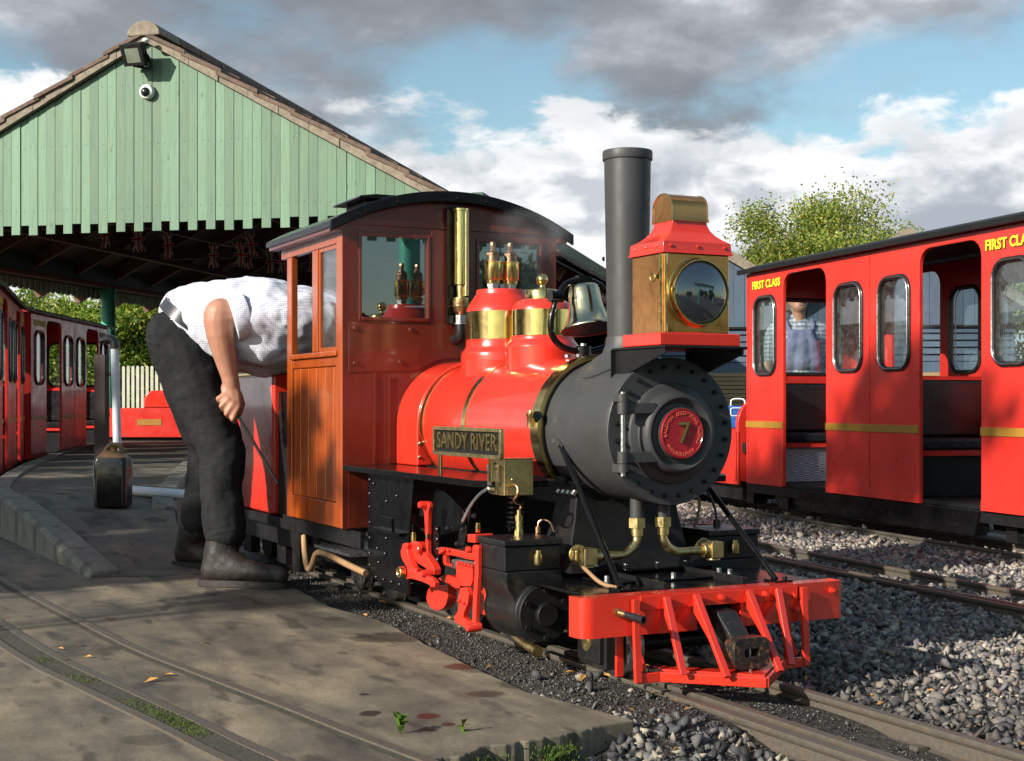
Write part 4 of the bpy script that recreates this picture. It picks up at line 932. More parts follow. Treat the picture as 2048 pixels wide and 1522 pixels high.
# door: stepped and dished with a rolled rim
prof = [(0.0,0.1175),(0.007,0.1175),(0.010,0.1150),(0.012,0.100),(0.016,0.0955),(0.028,0.0950),(0.037,0.0925),(0.043,0.0875),(0.0445,0.083),(0.042,0.079),(0.036,0.0745),(0.0325,0.070),(0.0345,0.062),(0.040,0.0595),(0.044,0.0595),(0.044,0)]
mb = MB(); mb.lathe(prof, (-0.193,0,BZ-0.004), (1,0,0), 72); door = mb.build('smokebox_door', M['smokebox'], loco, smooth=50)
mb = MB(); mb.lathe([(0,0.0575),(0.0045,0.0575),(0.0055,0.0565),(0.0055,0.0545),(0.004,0.0535),(0.004,0)], (-0.149,0,BZ-0.004), (1,0,0), 56); npl = mb.build('number_plate', M['plate_red_shaded'], door)
mb = MB(); g = text_geo('7', 0.066, 0.0028); mb.mesh(g, frame((-0.1425, 0.001, BZ-0.0045), (0,1,0), (0,0,1), (1,0,0)) @ Matrix.Scale(1.06, 4)); mb.build('numeral', M['brass'], door, smooth=0)
M['red_letter'] = paint('raised red lettering', (0.70,0.10,0.07), 0.35, 0.3, 0.05)
mb = MB()
def arc_text(st, mid_deg, r, step, flip=False):
    n = len(st)
    for i, ch in enumerate(st):
        if ch == ' ': continue
        a = R(mid_deg + (step*(i-(n-1)/2))*(1 if flip else -1)); g = text_geo(ch, 0.0122, 0.0012, 0.0002)
        o = (-0.1448, r*math.cos(a), BZ-0.004 + r*math.sin(a)); up = (0, math.cos(a), math.sin(a)); rt = (0, math.sin(a), -math.cos(a))
        if flip: up = tuple(-c for c in up); rt = tuple(-c for c in rt)
        mb.mesh(g, frame(o, rt, up, (1,0,0)))
arc_text('BALDWIN', 158, 0.0465, 9.6); arc_text('LOCOMOTIVE', 70, 0.0465, 8.4); arc_text('WORKS', -8, 0.0465, 9.8); arc_text('PHILADELPHIA', 262, 0.0478, 8.2, True)
mb.build('lettering', M['red_letter'], door, smooth=0)
for z in (0.608, 0.497):
    mb = MB(); y0, y1 = -0.152, -0.066
    mb.add([(-0.166,y0,z-0.013),(-0.154,y0,z-0.013),(-0.154,y0,z+0.013),(-0.166,y0,z+0.013),(-0.163,y1,z-0.012),(-0.151,y1,z-0.012),(-0.151,y1,z+0.012),(-0.163,y1,z+0.012)], [(0,3,2,1),(4,5,6,7),(0,1,5,4),(1,2,6,5),(2,3,7,6),(3,0,4,7)])
    mb.cyl((-0.160,-0.150,z-0.014),(-0.160,-0.150,z+0.014),0.0125, n=14); mb.build('hinge', M['smokebox'], door, bevel=0.002)
for z in (0.632, 0.473):
    mb = MB(); mb.cyl((-0.160,-0.150,z-0.009),(-0.160,-0.150,z+0.009),0.0135, n=14); mb.box(-0.192,-0.160,-0.158,-0.142,z-0.009,z+0.009); mb.build('hinge_lug', M['smokebox'], door)
mb = MB(); mb.cyl((-0.160,-0.150,0.455),(-0.160,-0.150,0.645),0.0058, n=12); mb.build('hinge_pin', M['steel'], door)
# chimney
mb = MB(); prof = [(0,0.118),(0.006,0.098),(0.018,0.078),(0.036,0.062),(0.056,0.0545),(0.072,0.0525),(0.0755,0.0515)]
mb.lathe(prof, (-0.387,0,0.706), (0,0,1), 48)
for v in mb.v:     # saddle the flared foot to the drum
    if v.z < 0.735:
        zz = BZ + math.sqrt(max(0.0, 0.172**2 - v.y*v.y)); v.z = zz + (v.z-0.706)*0.9 + 0.0015
mb.build('chimney_base', M['smokebox'], loco, smooth=60)
mb = MB(); mb.lathe([(0,0.0495),(0.43,0.0572),(0.4305,0.0605),(0.433,0.0612),(0.450,0.0612),(0.453,0.0600),(0.453,0.0535),(0.38,0.052),(0.38,0)], (-0.387,0,0.782), (0,0,1), 48); mb.build('chimney', M['smokebox'], loco)
mb = MB(); mb.bolt((-0.387-0.036,-0.0375,0.770), (-0.6,-0.75,0), 0.005, 0.005); mb.bolt((-0.41,-0.0515,0.972), (-0.4,-0.9,0), 0.006, 0.006); mb.build('bolt', M['cast'], loco)
# headlamp bracket
for y in (-0.104, 0.104):
    mb = MB(); mb.prism([(-0.266,0.742),(-0.055,0.742),(-0.055,0.730),(-0.214,0.686),(-0.266,0.676)], 'xz', y-0.0025, y+0.0025); mb.build('lamp_bracket', M['black_matt'], loco, bevel=0.001)
    mb = MB(); mb.box(-0.270,-0.2665,y-0.013,y+0.013,0.668,0.744); mb.build('bracket_foot', M['black_matt'], loco)
mb = MB(); mb.box(-0.274,-0.046,-0.111,0.111,0.7425,0.7475); mb.build('lamp_shelf', M['black_matt'], loco, bevel=0.001)
mb = MB(); mb.box(-0.232,-0.070,-0.1085,0.1085,0.748,0.777); mb.build('lamp_base', M['red'], loco, bevel=0.003)
lx0, lx1, ly = -0.222, -0.0865, 0.0875
mb = MB(); mb.box(lx0, lx1, -ly, ly, 0.7775, 0.955); lamp = mb.build('headlamp', M['copper'], loco, bevel=0.002)
mb = MB()
for (xx, yy) in ((lx1, -ly),): mb.cyl((xx-0.006,yy-0.004,0.779),(xx-0.006,yy-0.004,0.953),0.0042, n=8); mb.cyl((xx+0.0035,yy+0.003,0.779),(xx+0.0035,yy+0.003,0.953),0.0034, n=8)
mb.box(lx1-0.021,lx1-0.010,-ly-0.0022,-ly-0.0002,0.90,0.950); mb.build('corner_bead', M['brass'], lamp)
mb = MB(); 
for k in range(7): mb.bolt((lx1-0.0155,-ly-0.002,0.80+0.024*k), (0,-1,0), 0.0022, 0.002)
mb.build('hinge_rivets', M['brass'], lamp)
mb = MB(); c = Vector((lx1-0.030,-ly-0.006,0.902)); mb.tube([c + Vector((0.010*math.cos(t), -0.004, 0.010*math.sin(t))) for t in [2*PI*k/14 for k in range(14)]], 0.0022, 6, True); mb.bar(c+Vector((0.009,-0.001,0)), c+Vector((0.024,0,0)), 0.006, 0.009); mb.build('catch', M['brass'], lamp)
# lens and rim
mb = MB(); mb.lathe([(0,0.0790),(0.003,0.0785),(0.005,0.0755),(0.021,0.0745),(0.0225,0.0738),(0.0225,0.0715),(0.0205,0.0708),(0.018,0.0705),(0.018,0.0)], (lx1-0.002,0,0.868), (1,0,0), 64); mb.build('lens_rim', M['brass'], lamp, smooth=30)
def lens_mat():
    m, nt, b, N, L = new_mat('headlamp lens'); b.inputs['Base Color'].default_value = (0.012,0.016,0.02,1); b.inputs['Roughness'].default_value = 0.03; b.inputs['Coat Weight'].default_value = 1.0; b.inputs['Coat Roughness'].default_value = 0.01; b.inputs['IOR'].default_value = 2.2
    v = tcoord(nt, N, L); L(ramp_n(N, L, noise_n(N, L, v, 20, 6, 0.7), [(0.4, 0.02), (0.75, 0.14)]), b.inputs['Roughness']); return m
M['lens'] = lens_mat()
mb = MB(); mb.lathe([(0,0.0706)] + [(0.0125*(1-(k/10)**2)+0.001, 0.0706*k/10) for k in range(10,-1,-1)], (lx1+0.0165,0,0.868), (1,0,0), 56); mb.build('lens', M['lens'], lamp, smooth=80)
# flared hood
cxm = (lx0+lx1)/2; hx, hy = (lx1-lx0)/2, ly
lev = [(0.955,0.0075,0.0075),(0.963,0.0045,0.0045),(0.982,0.0035,0.0035),(0.9905,-0.006,-0.012),(1.001,-0.016,-0.026),(1.013,-0.024,-0.035),(1.026,-0.0275,-0.0405),(1.0335,-0.028,-0.0415)]
vs = []; fs = []
for z, ex, ey in lev:
    for sx, sy in ((-1,-1),(1,-1),(1,1),(-1,1)): vs.append((cxm + sx*(hx+ex), sy*(hy+ey), z))
for i in range(len(lev)-1):
    for k in range(4): fs.append((i*4+k, i*4+(k+1)%4, i*4+4+(k+1)%4, i*4+4+k))
fs += [(3,2,1,0), tuple(len(vs)-4+k for k in range(4))]
mb = MB(); mb.add(vs, fs); hood = mb.build('lamp_hood', M['red'], lamp, smooth=25, bevel=0.0015)
for k in range(3):
    mb = MB(); mb.bolt((lx1+0.004, -0.072+0.072*k, 0.972), (1,0,0), 0.0042, 0.003); mb.build('rivet', M['red'], hood)
    mb = MB(); mb.bolt((lx0+0.02+0.046*k, -ly-0.004, 0.972), (0,-1,0), 0.0036, 0.003); mb.build('rivet', M['red'], hood)
# copper vent: arch along y
ax, w, zt = cxm, 0.040, 1.034
out = [(-w-0.004,zt-0.002),(-w,zt+0.010)] + [(-w*math.cos(R(a)), zt+0.030 + 0.033*math.sin(R(a))) for a in range(0,181,12)] + [(w,zt+0.010),(w+0.004,zt-0.002)]
mb = MB(); mb.prism([(cxm+a*1.0, b) for a, b in out], 'xz', -0.0475, 0.0475); mb.build('lamp_vent', M['copper'], lamp, bevel=0.0015)
mb = MB(); mb.tube([(cxm+a*1.0, -0.0478, b) for a, b in out], 0.0018, 5); mb.tube([(cxm+a*1.0, 0.0478, b) for a, b in out], 0.0018, 5); mb.build('vent_bead', M['brass'], lamp)

# domes
def saddle(mb, x0, zlow, r=0.185):
    for v in mb.v:
        if v.z < zlow: v.z = BZ + math.sqrt(max(0.0, r*r - min(v.y*v.y, r*r))) + (v.z - zlow)*0.02
mb = MB(); mb.lathe([(0,0.118),(0.012,0.1175),(0.020,0.1165),(0.026,0.114),(0.032,0.1075),(0.040,0.104),(0.060,0.1025)], (-1.088,0,0.742), (0,0,1), 56); 
low = MB(); low.lathe([(-0.075,0.1175),(0,0.118)], (-1.088,0,0.742), (0,0,1), 56)
for v in low.v:
    if v.z < 0.70: v.z = BZ + math.sqrt(max(0.0, 0.183**2 - v.y**2))
mb.add(low.v, low.f); mb.build('steam_dome_base', M['red'], loco, smooth=50)
mb = MB(); mb.lathe([(0,0.1035),(0.080,0.1035)], (-1.088,0,0.802), (0,0,1), 56); mb.build('dome_band', M['brass'], loco)
mb = MB(); mb.lathe([(0,0.1025),(0.008,0.101),(0.022,0.094),(0.038,0.083),(0.050,0.0745),(0.0525,0.0735),(0.0600,0.0735),(0.064,0.072),(0.064,0)], (-1.088,0,0.882), (0,0,1), 56); mb.build('steam_dome', M['red'], loco, smooth=50)
for y in (-0.027, 0.029):
    o = (-1.088, y, 0.944); sv = None
    mb = MB(); mb.lathe([(0,0.0165),(0.012,0.0165)], o, (0,0,1), 6); mb.lathe([(0.012,0.0185),(0.020,0.0185)], o, (0,0,1), 6); sv = mb.build('safety_valve', M['steel'], loco)
    mb = MB(); mb.lathe([(0.020,0.0195),(0.030,0.0205),(0.0305,0.0225),(0.034,0.0245),(0.080,0.0245),(0.0815,0.026),(0.084,0.026),(0.085,0.0185)], o, (0,0,1), 28); mb.build('valve_body', M['brass'], sv)
    mb = MB(); mb.lathe([(0.085,0.0185),(0.101,0.0185),(0.102,0.0165)], o, (0,0,1), 24); mb.lathe([(0.102,0.0195),(0.109,0.0195),(0.112,0.016),(0.112,0)], o, (0,0,1), 6); mb.lathe([(0.112,0.0115),(0.118,0.0105),(0.119,0.0075),(0.130,0.0075)], o, (0,0,1), 8); mb.lathe([(0.130,0.0085),(0.139,0.0085),(0.141,0.007),(0.141,0)], o, (0,0,1), 6); mb.build('valve_cap', M['bronze'], sv)
mb = MB(); low = MB(); low.lathe([(-0.06,0.100),(0.03,0.1005)], (-0.836,0,0.742), (0,0,1), 56)
for v in low.v:
    if v.z < 0.71: v.z = BZ + math.sqrt(max(0.0, 0.183**2 - v.y**2))
mb.add(low.v, low.f); mb.lathe([(0,0.1005),(0.006,0.099),(0.016,0.090),(0.022,0.0865),(0.029,0.0865),(0.0305,0.084)], (-0.836,0,0.772), (0,0,1), 56); mb.build('sand_dome_base', M['red'], loco, smooth=50)
mb = MB(); mb.lathe([(0,0.0825),(0.070,0.0825)], (-0.836,0,0.803), (0,0,1), 56); mb.build('dome_band', M['brass'], loco)
mb = MB(); mb.lathe([(0,0.0825),(0.008,0.081),(0.018,0.075),(0.026,0.064),(0.030,0.052),(0.030,0)], (-0.836,0,0.873), (0,0,1), 56); mb.build('sand_dome', M['red'], loco, smooth=50)
mb = MB(); mb.lathe([(0,0.0455),(0.024,0.0455),(0.0265,0.044),(0.029,0.038),(0.029,0.012),(0.034,0.0085),(0.040,0.0065),(0.046,0.0085)], (-0.836,0,0.901), (0,0,1), 40); mb.sphere((-0.836,0,0.957), 0.0165, 18); mb.build('sand_dome_lid', M['brass'], loco, smooth=50)

# bell in its yoke
bx = -0.606
k_ = 1.13
mb = MB(); mb.lathe([(d*k_, r*k_) for d, r in [(0,0.0),(0.0,0.030),(0.003,0.0335),(0.012,0.036),(0.035,0.0385),(0.058,0.042),(0.075,0.0475),(0.088,0.0555),(0.097,0.0635),(0.101,0.0665),(0.103,0.066),(0.101,0.0640),(0.094,0.058),(0.085,0.052)]], (bx,0,0.922), (0.24,0.02,-1), 48); bell = mb.build('bell', M['bell'], loco, smooth=60)
mb = MB(); mb.lathe([(d*k_, r*k_) for d, r in [(0.1015,0.0635),(0.094,0.0575),(0.080,0.046),(0.055,0.037),(0.012,0.031),(0.012,0)]], (bx,0,0.922), (0.24,0.02,-1), 48); mb.build('bell_inside', M['cast'], bell, smooth=60, recalc=False)
mb = MB(); mb.cyl((bx,0,0.90),(bx+0.018,0,0.826),0.004); mb.sphere((bx+0.0185,0,0.824),0.009,10); mb.build('clapper', M['cast'], bell)
mb = MB(); ya = [(0.0,0.936),(0.030,0.934),(0.052,0.925),(0.066,0.910),(0.072,0.893)]
mb.tube([(bx,-y,z) for y, z in ya[::-1]] + [(bx,y,z) for y, z in ya[1:]], 0.0088, 8); mb.box(bx-0.011,bx+0.011,-0.019,0.019,0.918,0.949); mb.build('bell_yoke', M['black'], loco, smooth=50)
for s in (-1,1):
    mb = MB(); mb.cyl((bx,s*0.062,0.893),(bx,s*0.098,0.893),0.0155, n=18); mb.build('pivot', M['black'], loco)
mb = MB(); st = [(0.0,0.752),(0.03,0.755),(0.062,0.764),(0.086,0.784),(0.096,0.812),(0.093,0.842),(0.085,0.868),(0.083,0.890)]
for s in (-1,1): mb.tube(spline([(bx, s*y, z) for y, z in st], 4), 0.0088, 8)
mb.cyl((bx,0,0.738),(bx,0,0.767),0.021, n=18); mb.build('bell_stand', M['black'], loco, smooth=50)
for p in ((bx,0,0.767),(bx+0.03,-0.03,0.738),(bx-0.03,-0.03,0.738)):
    mb = MB(); mb.hexnut(p, (p[0],p[1],p[2]+0.007), 0.008); mb.build('nut', M['steel'], loco)

# saddle under the smokebox
mb = MB(); vs = []
for z, x0, x1, y in ((0.222,-0.55,-0.30,0.205),(0.255,-0.52,-0.375,0.168),(0.34,-0.50,-0.385,0.148),(0.43,-0.49,-0.395,0.135)):
    vs += [(x0,-y,z),(x1,-y,z),(x1,y,z),(x0,y,z)]
mb.add(vs, [(i*4+k, i*4+(k+1)%4, i*4+4+(k+1)%4, i*4+4+k) for i in range(3) for k in range(4)] + [(3,2,1,0),(12,13,14,15)]); sad = mb.build('smokebox_saddle', M['black_matt'], loco, smooth=0, bevel=0.003)
mb = MB(); mb.box(-0.50,-0.285,-0.165,0.165,0.2225,0.2255); mb.build('saddle_flange', M['black'], loco)
for y in (-0.12,-0.04,0.05,0.13):
    mb = MB(); mb.hexnut((-0.33,y,0.2255),(-0.33,y,0.235),0.0065); mb.build('nut', M['steel'], loco)
mb = MB(); mb.box(-0.475,-0.375,-0.155,-0.12,0.414,0.424); mb.build('saddle_lug', M['black'], loco)
for k in range(4):
    x = -0.465+0.024*k; mb = MB(); mb.hexnut((x,-0.141,0.412),(x-0.002,-0.150,0.399),0.0075); mb.build('nut', M['steel'], loco)
# steam pipes to the cylinders
for s in (-1,1):
    px = -0.265; y0 = s*0.036 - 0.012
    mb = MB(); mb.cyl((px,y0,0.35),(px,y0,0.40),0.0165, n=20); mb.build('steam_pipe_stub', M['smokebox'], loco)
    mb = MB(); mb.hexnut((px,y0,0.327),(px,y0,0.350),0.0215); mb.cyl((px,y0,0.308),(px,y0,0.327),0.0145, n=18); mb.build('union_nut', M['brass_dull'], loco)
    e = s*0.150 if s < 0 else 0.135
    mb = MB(); mb.tube(spline([(px,y0,0.310),(px,y0+s*0.002,0.296),(px,y0+s*0.014,0.278),(px,y0+s*0.036,0.266),(px,y0+s*0.06,0.264),(px,e,0.265)], 5), 0.0105, 14); mb.build('steam_pipe', M['brass_dull'], loco, smooth=60)
    mb = MB(); mb.cyl((px,e,0.265),(px,e+s*0.016,0.265),0.0175, n=20); mb.box(px-0.020,px+0.020,min(e+s*0.016,e+s*0.05),max(e+s*0.016,e+s*0.05),0.246,0.285); mb.lathe([(0,0.017),(0.006,0.017)],(px,e+s*0.033,0.2455),(0,0,-1),18); mb.hexnut((px-0.020,e+s*0.033,0.266),(px-0.040,e+s*0.033,0.266),0.022); mb.lathe([(0,0.024),(0.006,0.024)],(px-0.040,e+s*0.033,0.266),(-1,0,0),20); mb.build('elbow_union', M['brass_dull'], loco, bevel=0.002)
# front deck, buffer beam
mb = MB(); mb.box(-0.46,-0.036,-0.305,0.305,0.203,0.2095); mb.build('front_deck', M['black'], loco, bevel=0.001)
mb = MB(); mb.box(-0.285,-0.165,-0.185,0.175,0.210,0.2165); mb.build('deck_plate', M['black'], loco, bevel=0.002)
for (x,y) in ((-0.205,-0.165),(-0.19,0.005),(-0.215,0.15),(-0.185,0.16)):
    mb = MB(); mb.hexnut((x,y,0.2165),(x,y,0.227),0.0062); mb.build('nut', M['steel'], loco)
def beam_xy(y0, y1, rl, rr_):
    p = []
    if rl: p += [(-0.055,y0)] + [(-0.03+0.03*math.sin(R(a)), y0+0.03-0.03*math.cos(R(a))) for a in range(0,91,15)]
    else: p += [(-0.04,y0),(0,y0)]
    if rr_: p += [(-0.012+0.012*math.cos(R(a)), y1-0.012+0.012*math.sin(R(a))) for a in range(0,91,30)] + [(-0.05,y1)]
    else: p += [(0,y1),(-0.04,y1)]
    if rl: p += [(-0.045,y1) if not rr_ else (-0.045,y1-0.01), (-0.045,y0+0.012),(-0.055,y0+0.006)]
    return p
mb = MB(); mb.prism(beam_xy(-0.346,0.345,True,True), 'xy', 0.186, 0.2105); mb.prism(beam_xy(-0.346,-0.058,True,False), 'xy', 0.125, 0.186); mb.prism(beam_xy(0.058,0.345,False,True), 'xy', 0.125, 0.186)
beam = mb.build('buffer_beam', M['red'], loco, smooth=30)
mb = MB(); mb.box(0.0005,0.006,-0.205,0.21,0.178,0.2075); mb.build('beam_plate', M['red'], loco, bevel=0.001)
for (y,z) in ((-0.138,0.19),(0.0,0.194),(0.118,0.194),(0.2,0.185),(0.205,0.155),(0.31,0.19)):
    mb = MB(); mb.lathe([(0,0.007),(0.010,0.007),(0.010,0.004),(0.014,0.004),(0.014,0)], (0.006 if abs(y) < 0.2 else 0.0,y,z), (1,0,0), 10); mb.build('bolt', M['red'], loco)
# cowcatcher
def strip(pts, w, h):
    m = MB()
    for a, b in zip(pts, pts[1:]): m.bar(a, b, w, h)
    return m
zb = 0.036
left = [(0.018,-0.222,zb),(0.018,-0.165,zb),(0.172,0.0,zb)]; rightp = [(0.172,0.0,zb),(0.018,0.165,zb),(0.018,0.222,zb)]
cow = None
def flatv(p0, p1, t=0.010, h=0.022):
    m = MB(); p0, p1 = Vector(p0), Vector(p1); d = (p1-p0); n = Vector((-d.y, d.x, 0)).normalized()
    vs = [p0 - n*t/2, p1 - n*t/2, p1 + n*t/2, p0 + n*t/2]; return m.add([v + Vector((0,0,-h/2)) for v in vs] + [v + Vector((0,0,h/2)) for v in vs], [(0,3,2,1),(4,5,6,7),(0,1,5,4),(1,2,6,5),(2,3,7,6),(3,0,4,7)])
mb = MB()
for a, b in ((left[0],left[1]),(left[1],left[2]),(rightp[0],rightp[1]),(rightp[1],rightp[2])): q = flatv(a, b); mb.add(q.v, q.f)
cow = mb.build('pilot', M['red'], loco, bevel=0.002)
mb = MB(); mb.prism([(-0.03,-0.15),(0.018,-0.155),(0.165,0.0),(0.018,0.155),(-0.03,0.15),(0.02,0.10),(0.10,0.0),(0.02,-0.10)], 'xy', 0.047, 0.051); mb.build('pilot_shelf', M['red'], cow)
for (yt, xb, yb, zbm) in ((-0.222,0.022,-0.222,0.028),(-0.145,0.075,-0.143,0.047),(-0.069,0.136,-0.074,0.047),(0.071,0.134,0.064,0.047),(0.151,0.084,0.132,0.047),(0.222,0.022,0.222,0.028)):
    p0, p1 = Vector((0.012,yt,0.204)), Vector((xb,yb,zbm)); mb = MB(); mb.bar(p0, p1, 0.016, 0.010, (1,0,0))
    mb.add([(0.0065,yt-0.003,0.204),(0.0065,yt-0.003,0.165),(lerp(0.012,xb,0.75)-0.004,lerp(yt,yb,0.75)-0.003,lerp(0.204,zbm,0.75)),(0.0065,yt+0.003,0.204),(0.0065,yt+0.003,0.165),(lerp(0.012,xb,0.75)-0.004,lerp(yt,yb,0.75)+0.003,lerp(0.204,zbm,0.75))], [(0,1,2),(5,4,3),(0,3,4,1),(1,4,5,2),(2,5,3,0)])
    mb.build('pilot_bar', M['red'], cow, bevel=0.0015)
for s in (-1,1):
    mb = MB(); mb.box(-0.055,-0.046,s*0.225-0.008,s*0.225+0.008,0.03,0.125); mb.bar((-0.045,s*0.20,0.12),(0.01,s*0.20,0.05),0.008,0.016); mb.build('pilot_stay', M['red'], cow)
# coupler
mb = MB(); mb.add([(-0.10,-0.026,0.135),(-0.10,0.026,0.135),(-0.10,0.026,0.178),(-0.10,-0.026,0.178),(0.085,-0.024,0.088),(0.085,0.024,0.088),(0.085,0.024,0.116),(0.085,-0.024,0.116),(0.03,-0.026,0.10),(0.03,0.026,0.10),(0.03,0.026,0.166),(0.03,-0.026,0.166)], [(0,3,2,1),(8,9,5,4),(9,10,6,5),(10,11,7,6),(11,8,4,7),(0,1,9,8),(1,2,10,9),(2,3,11,10),(3,0,8,11),(4,5,6,7)]); cpl = mb.build('coupler', M['rust'], loco, bevel=0.004, smooth=0)
mb = MB(); mb.prism([(y, z) for y, z in rrect(-0.046,0.046,0.056,0.122,0.017,4)], 'yz', 0.085, 0.122, holes=[[(y, z) for y, z in rrect(-0.019,0.019,0.081,0.099,0.006,3)]]); mb.build('coupler_head', M['head_rust'], cpl, bevel=0.003)
mb = MB(); mb.box(0.085,0.100,-0.024,0.024,0.076,0.104); mb.build('coupler_slot', M['black_matt'], cpl); mb = MB(); mb.cyl((0.112,0,0.074),(0.112,0,0.106),0.0032, n=8); mb.build('coupler_pin', M['steel'], cpl)
mb = MB(); mb.cyl((0.118,-0.003,0.040),(0.118,-0.003,0.056),0.003, n=8); mb.build('drop_pin', M['steel'], cpl)
# hose end on the beam
mb = MB(); mb.hexnut((0.0005,-0.262,0.178),(0.012,-0.262,0.178),0.0095); mb.cyl((0.012,-0.262,0.178),(0.03,-0.257,0.176),0.0065, n=12); mb.build('hose_union', M['brass_dull'], loco)
mb = MB(); mb.lathe([(0,0.0075),(0.052,0.0085),(0.052,0.005),(0.03,0.005),(0.03,0)], (0.03,-0.257,0.176), (0.95,0.25,-0.10), 14); mb.build('hose_end', M['rubber'], loco)
# smokebox struts
for s in (-1,1):
    a = Vector((-0.425, s*0.166, 0.521)); b = Vector((-0.088 if s < 0 else -0.06, s*0.199, 0.214)); mb = MB(); mb.cyl(a, b, 0.0068, n=12); mb.build('strut', M['black'], loco)
    mb = MB(); mb.box(b.x-0.018,b.x+0.030,b.y-0.020,b.y+0.026,0.2098,0.2155); mb.hexnut((b.x+0.018,b.y+0.012,0.2155),(b.x+0.018,b.y+0.012,0.223),0.006); mb.build('strut_foot', M['black'], loco)
    mb = MB(); mb.bar(a+Vector((-0.012,s*0.002,0.006)), a+Vector((0.016,s*0.003,-0.012)), 0.006, 0.020); mb.build('strut_lug', M['smokebox'], loco)
    mb = MB(); mb.hexnut(a+Vector((-0.010,s*0.004,0.008)), a+Vector((-0.010,s*0.013,0.008)), 0.0075); mb.hexnut(a+Vector((0.008,s*0.005,0.0)), a+Vector((0.008,s*0.014,0.0)), 0.0065); mb.build('nut', M['steel'], loco)

# running boards, frames
for s in (-1,1):
    p = [(-1.425,s*0.20),(-1.425,s*0.364),(-0.492,s*0.364),(-0.425,s*0.318),(-0.425,s*0.20)]
    mb = MB(); mb.prism(p, 'xy', 0.418, 0.4345); mb.build('running_board', M['black'], loco, bevel=0.0015)
    mb = MB(); mb.prism([(-1.335,0.416),(-1.335,0.128),(-1.215,0.092),(-1.02,0.092),(-1.02,0.24),(-0.98,0.416)], 'xz', s*0.315-0.004, s*0.315+0.004); fp = mb.build('frame_plate', M['black'], loco, bevel=0.0015)
    for (x,z) in [(-1.312,0.395),(-1.312,0.355),(-1.312,0.315),(-1.312,0.27),(-1.312,0.225),(-1.312,0.18),(-1.312,0.145),(-1.26,0.115),(-1.2,0.115),(-1.14,0.115),(-1.08,0.115),(-1.25,0.20),(-1.19,0.19),(-1.18,0.235),(-1.24,0.16),(-1.28,0.385),(-1.18,0.34),(-1.10,0.36)]:
        mb = MB(); mb.bolt((x,s*0.3195,z),(0,s,0),0.0052,0.005); mb.build('bolt', M['cast'], fp)
    mb = MB(); mb.box(-1.25,-1.03,s*0.33-0.012,s*0.33+0.012,0.252,0.262); mb.box(-1.235,-1.13,s*0.322-0.002,s*0.322+0.004,0.262,0.295); mb.build('frame_angle', M['black'], fp)
    mb = MB(); mb.box(-1.9,-0.05,s*0.105-0.006,s*0.105+0.006,0.11,0.225); mb.build('main_frame', M['black_matt'], loco)
mb = MB(); mb.box(-0.99,-0.45,-0.14,0.14,0.375,0.44); mb.build('boiler_underside', M['black_matt'], loco)
mb = MB()
for k in range(7): mb.lathe([(0,0.024),(0.006,0.024)], (-0.66,-0.17,0.30+0.0125*k), (0,0,1), 14)
mb.build('spring', M['black'], loco)
# wheels
def wheel(x, y, r, w, spoked, mat):
    m = MB(); s = -1 if y < 0 else 1
    m.lathe([(0,r*0.9),(0.0,r),(w*0.75,r*0.985),(w*0.75,r+0.010),(w,r+0.010),(w,r*0.9)], (x, y, r), (0,-s,0), 36); wh = m.build('wheel', M['steel'], loco, smooth=30)
    m = MB(); m.lathe([(0.002,0),(0.002,r*0.88),(w*0.7,r*0.88),(w*0.7,0)], (x, y, r), (0,-s,0), 32); m.lathe([(-0.008,0),(-0.008,r*0.25),(0.002,r*0.30)], (x,y,r), (0,-s,0), 20); m.build('wheel_centre', M[mat], wh)
for x, r, mt in ((-1.02,0.118,'red_dark'),(-0.70,0.118,'red'),(-0.185,0.072,'black_matt'),(-1.55,0.072,'black_matt'),(-1.85,0.072,'black_matt')):
    for s in (-1,1): wheel(x, s*0.158, r, 0.03, False, mt)
    mb = MB(); mb.cyl((x,-0.16,r),(x,0.16,r),0.02); mb.build('axle', M['cast'], loco)
for s in (-1,1):
    mb = MB(); mb.box(-0.245,-0.125,s*0.195-0.02,s*0.195+0.012,0.028,0.120); mb.box(-0.235,-0.135,s*0.216-0.010,s*0.216+0.004,0.040,0.112); ab = mb.build('axlebox', M['cast'], loco, bevel=0.004)
    mb = MB(); mb.lathe([(0,0.021),(0.008,0.021),(0.008,0.012),(0.010,0.012),(0.010,0)], (-0.190,s*0.2205,0.084), (0,s,0), 18); mb.build('axlebox_cap', M['brass_dull'], ab)

